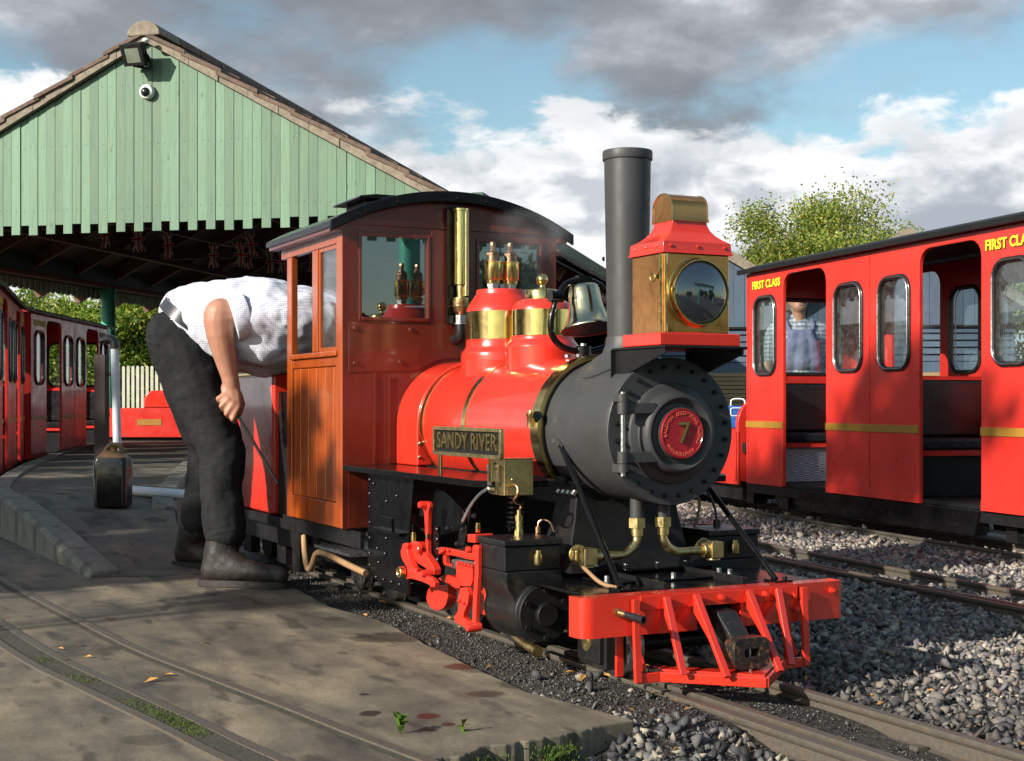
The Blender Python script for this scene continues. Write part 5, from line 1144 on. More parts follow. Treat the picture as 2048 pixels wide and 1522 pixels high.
# cylinders with steam chests
for s in (-1,1):
    cy = s*0.271; cz_ = 0.133
    yo, yi = s*0.361, s*0.208
    mb = MB(); mb.box(-0.478,-0.340,min(yo,yi)+0.003,max(yo,yi)-0.003,0.2305,0.2875); chest = mb.build('steam_chest', M['cast'], loco, bevel=0.003)
    mb = MB(); mb.box(-0.482,-0.336,min(yo,yi)-0.001,max(yo,yi)+0.001,0.288,0.303); mb.build('chest_lid', M['cast'], chest, bevel=0.004)
    pr = [(s*0.212,0.230),(s*0.358,0.230),(s*0.359,0.208),(s*0.353,0.190),(s*0.340,0.172)]
    pr += [(cy + s*0.0715*math.cos(R(a)), cz_ + 0.0715*math.sin(R(a))) for a in range(22,-181,-14)] + [(s*0.205,0.17)]
    mb = MB(); mb.prism(pr, 'yz', -0.486, -0.332); cyl = mb.build('cylinder', M['cast'], loco, bevel=0.003)
    mb = MB(); mb.lathe([(0,0.0705),(0.004,0.0720),(0.014,0.0720),(0.017,0.070),(0.019,0.0665),(0.0245,0.0665),(0.0265,0.0645),(0.0265,0)], (-0.332,cy,cz_), (1,0,0), 48); cov = mb.build('cylinder_cover', M['black_matt'], cyl, smooth=25)
    mb = MB(); mb.lathe([(0,0.027),(0.014,0.027),(0.016,0.025),(0.016,0)], (-0.3055,cy,cz_), (1,0,0), 36); mb.build('cover_boss', M['black_matt'], cov)
    for k in range(6):
        a = R(30+60*k); mb = MB(); mb.lathe([(0,0.0058),(0.009,0.0058),(0.009,0.0034),(0.007,0.0034),(0.007,0)], (-0.3055,cy+0.055*math.cos(a),cz_+0.055*math.sin(a)), (1,0,0), 10); mb.build('bolt', M['cast'], cov)
    mb = MB(); mb.lathe([(0,0.0),(0.0,0.0085),(0.003,0.0105),(0.022,0.0105),(0.022,0.0095),(0.026,0.0095),(0.027,0.0065),(0.034,0.0065),(0.034,0)], (-0.328,s*0.277,0.244), (0,0,1), 16); mb.build('oil_cup', M['brass_dull'], chest)
    mb = MB(); mb.tube(spline([(-0.43,s*0.285,0.066),(-0.40,s*0.29,0.062),(-0.35,s*0.292,0.054),(-0.31,s*0.292,0.050)], 4), 0.011, 10); mb.lathe([(0,0.014),(0.012,0.014)], (-0.312,s*0.292,0.050),(0.95,0,-0.2),12); mb.build('drain_cock', M['brass_dull'], cyl)
# fittings over the near steam chest
ux, uy = [(-0.4514,-0.2648)][0]
mb = MB(); mb.lathe([(0,0.0115),(0.012,0.0115)], (ux,uy,0.303), (0,0,1), 6); mb.lathe([(0.012,0.009),(0.034,0.008)], (ux,uy,0.303), (0,0,1), 12); mb.lathe([(0.034,0.0095),(0.048,0.0095),(0.049,0.005),(0.06,0.005)], (ux,uy,0.303), (0,0,1), 6); mb.build('oil_union', M['brass_dull'], loco)
qx, qy = [(-0.4769,-0.2)][0]
mb = MB(); mb.hexnut((qx,qy,0.303),(qx,qy,0.318),0.0065); mb.tube(spline([(qx,qy,0.316),(qx+0.001,qy+0.002,0.330),(qx+0.008,qy+0.012,0.335),(qx+0.018,qy+0.024,0.328),(qx+0.022,qy+0.032,0.306)], 4), 0.0022, 6); mb.build('drain_pipe', M['copper_pipe'], loco)
qx, qy = [(-0.531,-0.2493)][0]
mb = MB(); mb.cyl((qx,qy,0.303),(qx,qy,0.326),0.005); mb.build('valve_stem', M['black'], loco)
qx, qy = [(-0.4433,0.3028)][0]
mb = MB(); mb.cyl((qx,qy,0.303),(qx,qy,0.320),0.010); mb.tube(spline([(qx,qy,0.318),(qx-0.004,qy-0.004,0.35),(qx-0.02,qy-0.02,0.40)], 4), 0.004, 6); mb.build('lubricator_pipe', M['rubber'], loco, smooth=60)
qx, qy = [(-0.4697,0.2497)][0]
mb = MB(); mb.tube(spline([(qx,qy,0.303),(qx+0.006,qy+0.008,0.33),(qx+0.0,qy+0.016,0.37),(qx-0.03,qy+0.0,0.40)], 4), 0.004, 6); mb.build('lubricator_pipe', M['hose'], loco, smooth=60)
mb = MB(); mb.tube(spline([(-0.285,-0.188,0.246),(-0.23,-0.20,0.235),(-0.16,-0.205,0.217),(-0.09,-0.20,0.2135)], 5), 0.0048, 8); mb.build('air_pipe', M['hose'], loco, smooth=60)
# brass lubricator on the board
lb0, lb1 = -0.455, -0.395
mb = MB(); mb.box(lb0-0.015, lb1, -0.332, -0.255, 0.402, 0.488); lub = mb.build('lubricator', M['brass_dull'], loco, bevel=0.0015)
mb = MB(); mb.box(lb0-0.019, lb1+0.004, -0.336, -0.250, 0.488, 0.4905); mb.build('lid', M['brass'], lub, bevel=0.0008)
mb = MB(); mb.lathe([(0,0.008),(0.014,0.008),(0.014,0.006),(0.02,0.006)], (lb0+0.012,-0.332,0.470), (0,-1,0), 14); mb.bar((lb0+0.012,-0.348,0.474),(lb0+0.012,-0.348,0.425),0.004,0.013); mb.lathe([(0,0.007),(0.010,0.007)], (lb0+0.012,-0.338,0.414), (0,-1,0), 12); mb.build('ratchet_lever', M['steel'], lub)
mb = MB(); mb.hexnut((lb1,-0.316,0.427),(lb1+0.012,-0.316,0.427),0.0055); mb.bolt((lb1,-0.312,0.44),(1,0,0),0.003,0.004); mb.build('pipe_union', M['brass'], lub)
mb = MB(); mb.tube(spline([(lb1+0.012,-0.316,0.427),(lb1+0.024,-0.314,0.428),(lb1+0.032,-0.312,0.42),(lb1+0.032,-0.314,0.405),(lb1+0.012,-0.312,0.39),(ux+0.003,uy+0.004,0.375),(ux,uy,0.36)], 5), 0.0036, 8); mb.build('feed_pipe', M['copper_pipe'], lub, smooth=60)
mb = MB(); mb.tube(spline([(lb0+0.012,-0.35,0.418),(lb0-0.02,-0.36,0.40),(lb0-0.05,-0.37,0.37),(lb0-0.07,-0.38,0.335)], 5), 0.004, 6); mb.build('lever_rod', M['steel'], lub)
# nameplate on its posts
npx0, npx1 = -0.742, -0.347
mb = MB(); mb.prism(rrect(npx0,npx1,0.489,0.561,0.008,4), 'xz', -0.366, -0.356, holes=[rrect(npx0+0.009,npx1-0.009,0.498,0.552,0.005,4)]); nm = mb.build('nameplate', M['brass_dull'], loco, bevel=0.001)
mb = MB(); mb.box(npx0+0.006,npx1-0.006,-0.3585,-0.3555,0.494,0.556); mb.build('nameplate_back', M['black_matt'], nm)
mb = MB(); g = text_geo('SANDY RIVER', 0.056, 0.0026, 0.0004); w = max(p.x for p in g[0]) - min(p.x for p in g[0]); sc = (npx1-npx0-0.048)/w
hh = max(p.y for p in g[0]) - min(p.y for p in g[0])
mb.mesh(g, frame(((npx0+npx1)/2-0.002, -0.3606, 0.525), (1,0,0), (0,0,1), (0,-1,0)) @ Matrix.Diagonal((sc, 0.041/hh, 1, 1))); mb.build('lettering', M['brass'], nm, smooth=0)
for x in (-0.708, -0.41):
    mb = MB(); mb.box(x-0.009,x+0.009,-0.362,-0.356,0.4345,0.489); mb.build('nameplate_post', M['brass'], nm, bevel=0.001)
mb = MB(); mb.lathe([(0,0.0095),(0.026,0.0095),(0.029,0.0115),(0.036,0.0115),(0.037,0.006),(0.042,0.005),(0.042,0)], (-0.535,-0.19,0.560), (0,0,1), 16); mb.build('check_valve', M['brass_dull'], loco)
mb = MB(); mb.cyl((-0.505,-0.19,0.575),(-0.49,-0.195,0.585),0.004); mb.lathe([(0,0.012),(0.004,0.012)], (-0.49,-0.195,0.588), (1,-0.3,0.3), 10); mb.build('valve_wheel', M['black'], loco)

# ------------- valve gear and rods, near side from measured outlines, mirrored on the far side
S4 = '780,960,4.755'
gear = []
def plate(name, y, t, poly, mat='red', bevel=0.002):
    for s in (-1, 1):
        if s > 0 and name in ('oil_pot',): continue
        mb = MB(); a, b = s*abs(y), s*(abs(y)-t); mb.prism(poly, 'xz', min(a,b), max(a,b)); o = mb.build(name, M[mat], loco, bevel=bevel, smooth=30)
        if s < 0: gear.append(o)
plate('counterweight', 0.280, 0.028, [(-0.9552,0.1248),(-0.9793,0.1047),(-0.9866,0.08656),(-0.9808,0.07435),(-0.9625,0.06522),(-0.9372,0.06083),(-0.905,0.06168),(-0.8734,0.07121),(-0.854,0.08494),(-0.8422,0.1045),(-0.8402,0.1243),(-0.8457,0.1375)])
plate('eccentric_rod', 0.367, 0.014, [(-0.9192,0.1811),(-0.8898,0.1792),(-0.8109,0.1761),(-0.7451,0.1726),(-0.7248,0.1633),(-0.7281,0.1509),(-0.7519,0.1481),(-0.7622,0.1523),(-0.8109,0.1554),(-0.8861,0.1551),(-0.9192,0.1494)])
plate('expansion_link', 0.360, 0.018, [(-0.9604,0.24),(-0.9364,0.2455),(-0.923,0.2422),(-0.929,0.2282),(-0.9201,0.2121),(-0.8995,0.1946),(-0.8885,0.1851),(-0.8617,0.1818),(-0.8661,0.1747),(-0.8995,0.1734),(-0.929,0.1781),(-0.9529,0.1905),(-0.971,0.2029),(-0.9763,0.218)])
plate('return_crank', 0.347, 0.020, [(-0.9474,0.2428),(-0.9237,0.2492),(-0.8857,0.2517),(-0.8692,0.2465),(-0.8692,0.2332),(-0.8371,0.2251),(-0.7883,0.2026),(-0.7745,0.1904),(-0.778,0.1751),(-0.8056,0.1721),(-0.8231,0.1853),(-0.8857,0.1948),(-0.9105,0.2054),(-0.9222,0.2197),(-0.9474,0.2287)])
plate('lifting_link', 0.337, 0.012, [(-0.8736,0.3534),(-0.8608,0.3598),(-0.8452,0.3616),(-0.8325,0.3569),(-0.8311,0.3465),(-0.8381,0.335),(-0.841,0.2851),(-0.841,0.2132),(-0.8572,0.2111),(-0.8594,0.2725),(-0.8665,0.3247),(-0.8736,0.3409)])
plate('motion_bracket', 0.323, 0.010, [(-0.871,0.296),(-0.8094,0.298),(-0.8046,0.2655),(-0.806,0.1995),(-0.8442,0.1939),(-0.8739,0.1925)], 'black')
plate('bracket_web', 0.280, 0.010, [(-0.9264,0.3851),(-0.9157,0.3871),(-0.8595,0.3846),(-0.8183,0.3704),(-0.7384,0.3399),(-0.7253,0.2949),(-0.8115,0.2824),(-0.8595,0.2701),(-0.905,0.2662),(-0.9676,0.2839)], 'black')
plate('valve_rod', 0.337, 0.014, [(-0.7717,0.2467),(-0.7433,0.2499),(-0.6969,0.2509),(-0.626,0.2515),(-0.5577,0.2516),(-0.5577,0.2348),(-0.5853,0.2339),(-0.6387,0.2346),(-0.6969,0.2339),(-0.7717,0.2293)])
plate('guide_yoke', 0.327, 0.012, [(-0.6827,0.2199),(-0.6353,0.2205),(-0.5823,0.2171),(-0.5841,0.1811),(-0.5946,0.1669),(-0.6353,0.1608),(-0.664,0.1614),(-0.6814,0.17)])
plate('slide_bar', 0.320, 0.016, [(-0.7153,0.2216),(-0.5881,0.2291),(-0.5881,0.2203),(-0.6892,0.2114),(-0.7035,0.1971),(-0.7272,0.1973),(-0.7285,0.2181)], 'steel')
plate('guide_frame', 0.315, 0.014, [(-0.7935,0.2234),(-0.7786,0.2249),(-0.7745,0.2051),(-0.7265,0.2057),(-0.7265,0.1987),(-0.7854,0.198),(-0.7935,0.2059)])
plate('main_rod', 0.310, 0.018, [(-0.8359,0.157),(-0.8049,0.1701),(-0.7643,0.1746),(-0.7114,0.171),(-0.6932,0.1624),(-0.6984,0.1484),(-0.7245,0.1448),(-0.7643,0.1487),(-0.8187,0.1521)])
plate('drop_link', 0.340, 0.016, [(-0.627,0.1591),(-0.5943,0.1646),(-0.5788,0.1488),(-0.5831,0.1276),(-0.6068,0.1006),(-0.6119,0.08687),(-0.5696,0.08237),(-0.5475,0.07442),(-0.5561,0.05906),(-0.5819,0.05579),(-0.6068,0.06464),(-0.6628,0.0693),(-0.6667,0.08251),(-0.6448,0.09812),(-0.6384,0.1179),(-0.6448,0.1302),(-0.6384,0.1415)])
plate('combination_lever', 0.371, 0.012, [(-0.4916,0.2746),(-0.4832,0.2809),(-0.4666,0.2829),(-0.456,0.2784),(-0.4572,0.2579),(-0.4572,0.213),(-0.4678,0.1418),(-0.4714,0.09228),(-0.4916,0.08941),(-0.4868,0.1595),(-0.4773,0.2108),(-0.4785,0.2458),(-0.4916,0.2621)])
plate('valve_spindle_guide', 0.360, 0.05, [(-0.5415,0.3015),(-0.4991,0.305),(-0.4973,0.2837),(-0.5415,0.2818)])
mb = MB()
for (px, y, r, d) in (((*[(-0.4737,0.08593)][0],), 0.371, 0.011, 0.035), ((*[(-0.4973,0.2686)][0],), 0.377, 0.008, 0.01), ((*[(-0.8537,0.3519)][0],), 0.345, 0.010, 0.02), ((*[(-0.8584,0.2342)][0],), 0.355, 0.012, 0.012), ((*[(-0.7883,0.1794)][0],), 0.360, 0.010, 0.03), ((*[(-0.7345,0.2398)][0],), 0.344, 0.007, 0.01)):
    for s in (-1,1):
        mb = MB(); mb.lathe([(0,r),(d*0.8,r),(d,r*0.8),(d,0)], (px[0], s*(y-d*0.4), px[1]), (0,s,0), 14); mb.build('pin', M['red'], loco)
c = [(-0.9233,0.1688)][0]
for s in (-1,1):
    mb = MB(); mb.lathe([(0,0.016),(0.014,0.016),(0.016,0.0135),(0.014,0.0115),(0.014,0)], (c[0], s*0.371, c[1]), (0,s,0), 24); mb.build('crank_cap', M['brass'], loco)
for (q, r, h) in (([(-0.9343,0.2477)][0], 0.0085, 0.026), ([(-0.8419,0.2632)][0], 0.005, 0.013), ([(-0.528,0.3054)][0], 0.007, 0.024)):
    mb = MB(); mb.lathe([(0,r*0.8),(0.002,r),(h*0.7,r),(h*0.75,r*0.85),(h,r*0.85),(h,0)], (q[0], -0.338, q[1]), (0,0,1), 14); mb.build('oil_pot', M['brass'], loco)
for P_ in [(-0.807,0.2904),(-0.8056,0.2645),(-0.8043,0.2386),(-0.8043,0.2112)]:
    mb = MB(); mb.bolt((P_[0], -0.3235, P_[1]), (0,-1,0), 0.0062, 0.006); mb.build('bolt', M['cast'], gear[5])
for P_ in [(-0.8309,0.2892),(-0.7348,0.3115),(-0.7348,0.2934),(-0.6658,0.3335),(-0.7712,0.2535),(-0.7315,0.2566)]:
    mb = MB(); mb.bolt((P_[0], -0.2805, P_[1]), (0,-1,0), 0.0075, 0.010); mb.build('bolt', M['cast'], gear[6])
for P_ in [(-0.6559,0.2182),(-0.638,0.2182),(-0.6191,0.2178),(-0.599,0.2176),(-0.5792,0.2176)]:
    mb = MB(); mb.bolt((P_[0], -0.3275, P_[1]), (0,-1,0), 0.0045, 0.006); mb.build('bolt', M['red'], gear[8])
for P_ in [(-0.6274,0.1269),(-0.599,0.1264),(-0.7251,0.2433),(-0.6952,0.2461)]:
    mb = MB(); mb.bolt((P_[0], -0.3405, P_[1]), (0,-1,0), 0.005, 0.007); mb.build('bolt', M['red'], loco)
# silver rod ends, reversing arm with its grey channel, crosshead
mb = MB(); q = [(-0.5712,0.1463)][0]; mb.cyl((-0.60,-0.271,0.133),(-0.486,-0.271,0.133),0.009); mb.lathe([(0,0.014),(0.02,0.014)], (-0.508,-0.271,0.133), (1,0,0), 14); mb.build('piston_rod', M['steel'], loco)
mb = MB(); mb.box(-0.66,-0.575,-0.291,-0.251,0.092,0.174); mb.lathe([(0,0.030),(0.05,0.030)], (-0.575,-0.271,0.133), (1,0,0), 18); mb.build('crosshead', M['red'], loco, bevel=0.004)
A_, B_ = [(-1.2407,0.3351),(-1.0384,0.3186)]; d_ = Vector((B_[0]-A_[0], 0, B_[1]-A_[1]))
mb = MB(); mb.bar((A_[0],-0.2700,A_[1]), (B_[0],-0.2700,B_[1]), 0.014, 0.026); ch = mb.build('reversing_channel', M['steel'], loco)
for k in range(4):
    p = Vector((A_[0],-0.277,A_[1])) + d_*(0.2+0.09*k); mb = MB(); mb.bolt(p, (0,-1,0), 0.005, 0.006); mb.build('bolt', M['cast'], ch)
mb = MB(); mb.prism([(-1.2141,0.3518),(-1.1581,0.3521),(-1.1252,0.3452),(-1.1385,0.3369),(-1.206,0.3447)], 'xz', -0.265, -0.255); mb.prism([(-1.1495,0.3021),(-1.1064,0.3126),(-1.1041,0.2935),(-1.1181,0.2806),(-1.1455,0.2779),(-1.151,0.287)], 'xz', -0.277, -0.265); mb.build('reversing_arm', M['red'], loco, bevel=0.0015)
Q = [(-1.0899,0.2875),(-1.0631,0.2793),(-1.0253,0.2735),(-0.9918,0.2687)]; mb = MB(); mb.tube(spline([(a,-0.280,b) for a, b in Q], 4), 0.003, 6); mb.build('oil_line', M['copper_pipe'], loco)
mb = MB(); mb.box(-1.0,-0.55,-0.11,0.11,0.20,0.235); mb.box(-0.62,-0.5,-0.25,0.25,0.225,0.245); mb.build('motion_plate', M['black_matt'], loco)

# ---------------------------------------------------------------- cab
def arc_z(y, apex=1.250, half=0.39, sag=0.100):
    rr = (half*half + sag*sag)/(2*sag); return apex - rr + math.sqrt(rr*rr - y*y)
ys_ = [-0.363 + 0.726*k/24 for k in range(25)]
outl = [(-0.363,0.242),(0.363,0.242)] + [(y, arc_z(y)-0.002) for y in ys_[::-1]]
wl = [(-0.303,0.880),(-0.088,0.880),(-0.088,1.126),(-0.303,1.126)]; wr = [(-a,b) for a, b in wl][::-1]
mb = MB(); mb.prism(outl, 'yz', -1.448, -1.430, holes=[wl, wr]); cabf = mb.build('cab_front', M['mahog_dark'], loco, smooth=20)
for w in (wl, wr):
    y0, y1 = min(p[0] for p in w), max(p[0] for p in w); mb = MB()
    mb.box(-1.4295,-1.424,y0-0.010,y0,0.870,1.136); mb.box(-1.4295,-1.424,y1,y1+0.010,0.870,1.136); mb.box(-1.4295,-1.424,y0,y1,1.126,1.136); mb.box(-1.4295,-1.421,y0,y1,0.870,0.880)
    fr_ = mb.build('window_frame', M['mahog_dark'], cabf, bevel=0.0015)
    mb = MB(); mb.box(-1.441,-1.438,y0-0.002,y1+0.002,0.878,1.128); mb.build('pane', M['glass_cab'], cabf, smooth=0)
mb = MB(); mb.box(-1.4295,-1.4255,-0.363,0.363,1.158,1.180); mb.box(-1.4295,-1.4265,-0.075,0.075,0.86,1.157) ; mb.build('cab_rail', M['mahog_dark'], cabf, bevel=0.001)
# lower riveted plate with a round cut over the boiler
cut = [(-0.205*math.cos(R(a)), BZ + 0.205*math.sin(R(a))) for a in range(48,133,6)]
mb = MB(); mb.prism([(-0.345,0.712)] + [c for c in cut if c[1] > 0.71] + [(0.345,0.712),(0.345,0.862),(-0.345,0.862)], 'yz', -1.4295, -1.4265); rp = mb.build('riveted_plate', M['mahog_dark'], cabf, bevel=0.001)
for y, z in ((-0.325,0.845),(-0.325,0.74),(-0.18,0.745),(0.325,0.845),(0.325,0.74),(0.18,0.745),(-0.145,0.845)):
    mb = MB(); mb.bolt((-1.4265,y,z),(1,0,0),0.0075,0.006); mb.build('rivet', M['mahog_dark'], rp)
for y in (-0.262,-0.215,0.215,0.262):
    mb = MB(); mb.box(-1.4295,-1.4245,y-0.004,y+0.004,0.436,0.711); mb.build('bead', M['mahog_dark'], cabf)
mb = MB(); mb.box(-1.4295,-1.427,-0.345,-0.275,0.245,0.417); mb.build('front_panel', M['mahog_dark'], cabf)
# sides
def cab_side(s):
    def bx(m, x0, x1, z0, z1, y0=0.0, y1=0.022): m.box(x0, x1, min(s*(0.363-y0), s*(0.363-y1)), max(s*(0.363-y0), s*(0.363-y1)), z0, z1); return m
    side = bx(MB(), -1.487, -1.431, 0.242, 1.140, -0.001).build('cab_side', M['mahog'], loco, bevel=0.003)
    bx(MB(), -1.982, -1.932, 0.242, 1.104).build('rear_post', M['mahog'], side, bevel=0.003)
    bx(MB(), -2.045, -1.488, 1.1045, 1.143).build('top_rail', M['mahog'], side, bevel=0.003)
    bx(MB(), -1.722, -1.668, 0.780, 1.104, 0.001).build('mullion', M['mahog'], side, bevel=0.004)
    bx(MB(), -1.931, -1.470, 0.762, 0.779, -0.010, 0.03).build('sill', M['mahog'], side, bevel=0.004)
    bx(MB(), -1.931, -1.488, 0.733, 0.7615, 0.002).build('mid_rail', M['mahog'], side, bevel=0.003)
    bx(MB(), -1.931, -1.488, 0.242, 0.316, 0.002).build('bottom_rail', M['mahog'], side, bevel=0.003)
    e = [-1.931,-1.861,-1.778,-1.697,-1.61,-1.534,-1.488]
    for a, b in zip(e, e[1:]): bx(MB(), a+0.0012, b-0.0012, 0.3165, 0.7325, 0.008, 0.020).build('plank', M['mahog'], side, bevel=0.0035)
    m = MB(); bx(m, -1.668, -1.655, 0.780, 1.104, 0.006, 0.016); bx(m, -1.500, -1.488, 0.780, 1.104, 0.006, 0.016); bx(m, -1.655, -1.500, 0.780, 0.792, 0.006, 0.016); bx(m, -1.655, -1.500, 1.092, 1.104, 0.006, 0.016); m.build('window_frame', M['mahog'], side, bevel=0.001)
    bx(MB(), -1.660, -1.495, 0.785, 1.098, 0.012, 0.015).build('pane', M['glass'], side, smooth=0)
for s in (-1, 1): cab_side(s)
mb = MB(); mb.box(-2.0,-1.449,-0.338,0.338,0.232,0.241); mb.box(-1.98,-1.455,-0.335,-0.328,0.36,0.72) if False else None; mb.build('cab_floor', M['black_matt'], loco)
# roof: barrel with a black fascia
def roof_shell(x0, x1, t0, t1, half):
    m = MB(); yy = [-half + 2*half*k/32 for k in range(33)]; az = lambda y: arc_z(max(-0.44, min(0.44, y)))
    m.prism([(y, az(y)+t0) for y in yy] + [(y, az(y)+t1) for y in yy[::-1]], 'yz', x0, x1); return m
roof = roof_shell(-2.085, -1.412, 0.004, 0.022, 0.405).build('cab_roof', M['black'], loco, bevel=0.004)
roof_shell(-1.411, -1.397, -0.010, 0.0245, 0.412).build('roof_fascia', M['black'], roof, bevel=0.004)
for s in (-1,1):
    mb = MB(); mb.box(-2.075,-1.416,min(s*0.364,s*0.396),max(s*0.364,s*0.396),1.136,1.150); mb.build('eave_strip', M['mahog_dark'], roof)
for y in (-0.2,0.0,0.1,0.2,0.3,-0.3):
    mb = MB(); mb.bolt((-1.397,y,arc_z(y)+0.004),(1,0,0),0.006,0.005); mb.build('rivet', M['black'], roof)
mb = MB(); mb.box(-2.06,-1.865,-0.125,0.125,1.235,1.3005); vent = mb.build('roof_vent', M['black_matt'], roof, bevel=0.003)
mb = MB(); mb.prism([(-0.165,1.301),(0.165,1.301),(0.155,1.311),(0.1,1.319),(-0.1,1.319),(-0.155,1.311)], 'yz', -2.095, -1.835); mb.build('vent_lid', M['black'], vent, bevel=0.004)
# whistle on a black backplate
mb = MB(); mb.box(-1.4215,-1.408,-0.029,0.042,0.863,1.2275); mb.build('whistle_plate', M['black'], loco, bevel=0.002)
wx, wy = -1.382, 0.004
mb = MB(); mb.lathe([(0,0.0215),(0.225,0.0215),(0.226,0.0255),(0.233,0.0255),(0.236,0.020),(0.237,0)], (wx,wy,0.985), (0,0,1), 32); wh = mb.build('whistle', M['brass'], loco)
for dx in (0.0155,):
    mb = MB(); mb.cyl((wx+dx,wy+0.012,0.95),(wx+dx,wy+0.012,1.21),0.0075,n=12); mb.build('whistle_rib', M['brass_dull'], wh)
mb = MB(); mb.cyl((wx,wy,0.945),(wx,wy,0.986),0.0125,n=16); mb.lathe([(0,0.012),(0.006,0.017),(0.012,0.021),(0.022,0.0235),(0.026,0.0255),(0.030,0.0235),(0.032,0.0245),(0.052,0.0245),(0.052,0)], (wx,wy,0.892), (0,0,1), 28); mb.build('whistle_cup', M['brass_dull'], wh)
mb = MB(); mb.hexnut((wx,wy,0.868),(wx,wy,0.891),0.0165); mb.lathe([(0,0.022),(0.005,0.022)], (wx,wy,0.862), (0,0,1), 20); mb.build('whistle_nut', M['steel'], wh)
mb = MB(); mb.tube(spline([(wx,wy,0.862),(wx,wy,0.84),(wx-0.006,wy,0.823),(wx-0.03,wy,0.817),(-1.43,wy,0.817)],4), 0.0165, 12); mb.build('whistle_elbow', M['cast'], wh, smooth=60)
# backhead fittings seen through the front windows
mb = MB(); mb.box(-1.54,-1.449,-0.2,0.2,0.30,0.80); mb.build('backhead', M['black_matt'], loco)
mb = MB(); mb.cyl((-1.52,-0.18,0.895),(-1.52,0.10,0.895),0.026,n=18); mb.build('manifold', M['red_dark'], loco)
mb = MB(); mb.lathe([(0,0.045),(0.02,0.045),(0.02,0.038),(0.012,0)], (-1.50,-0.25,0.892), (1,0,0), 24); mb.tube(spline([(-1.5,-0.2,0.88),(-1.5,-0.21,0.93),(-1.5,-0.23,0.935),(-1.5,-0.24,0.90)],4),0.005,6); mb.build('gauge', M['brass'], loco)
# underneath the cab: frames, step, hose
for s in (-1,1):
    mb = MB(); mb.box(-2.1,-1.336,s*0.335-0.006,s*0.335+0.006,0.190,0.238); mb.build('cab_frame', M['black_matt'], loco)
    mb = MB(); mb.box(-1.66,-1.336,min(s*0.27,s*0.375),max(s*0.27,s*0.375),0.168,0.176); mb.box(-1.66,-1.336,s*0.282-0.004,s*0.282+0.004,0.176,0.232); mb.build('cab_step', M['steel'] if s < 0 else M['black_matt'], loco)
mb = MB(); mb.box(-1.98,-1.90,-0.345,-0.30,0.06,0.19); mb.build('step_hanger', M['black_matt'], loco)
mb = MB(); mb.tube(spline([(-1.90,-0.33,0.18),(-1.86,-0.34,0.13),(-1.80,-0.35,0.085),(-1.73,-0.36,0.10),(-1.68,-0.36,0.145),(-1.60,-0.355,0.150),(-1.45,-0.345,0.135),(-1.32,-0.33,0.12)],6), 0.010, 10); mb.build('brake_hose', M['hose'], loco, smooth=60)
mb = MB(); mb.box(-2.0,-1.45,-0.27,0.27,0.10,0.19); mb.build('ashpan', M['black_matt'], loco)

# coal tender behind the cab
tend = root('coal_tender', 'red coal tender coupled behind the cab, under the bending man', 'tender', (-2.65,0,0)); TO = Vector((-2.65,0,0)); ORG[tend.name] = TO
mb = MB(); mb.box(-3.05,-2.25,-0.33,0.33,0.225,0.722); mb.build('tank', M['red'], tend, bevel=0.012, segs=3)
mb = MB(); mb.box(-3.06,-2.12,-0.30,0.30,0.12,0.222); mb.build('tender_frame', M['black_matt'], tend)
mb = MB(); mb.box(-2.248,-2.13,-0.31,0.31,0.225,0.66); mb.build('gap_filler', M['black_matt'], tend)  # black box filling the coupling gap, in place of its shade
for s in (-1,1):
    mb = MB(); mb.box(-3.06,-2.12,s*0.318-0.017,s*0.318+0.017,0.19,0.222); mb.build('footboard', M['black_matt'], tend)
mb = MB(); mb.tube([(-3.04,-0.32,0.725),(-2.26,-0.32,0.725),(-2.26,0.32,0.725),(-3.04,0.32,0.725)], 0.008, 8, True); mb.build('beading', M['brass'], tend)
mb = MB(); mb.box(-3.0,-2.3,-0.29,0.29,0.7225,0.74); mb.build('coal_top', M['cast'], tend)
for x in (-2.9,-2.45):
    for s in (-1,1):
        mb = MB(); mb.lathe([(0,0.065),(0,0.075),(0.02,0.074),(0.02,0.085),(0.028,0.085),(0.028,0.06)], (x, s*0.158, 0.075), (0,-s,0), 28); mb.build('wheel', M['cast'], tend)
    mb = MB(); mb.box(x-0.05,x+0.05,-0.24,-0.20,0.03,0.12); mb.build('axlebox', M['cast'], tend, bevel=0.004)

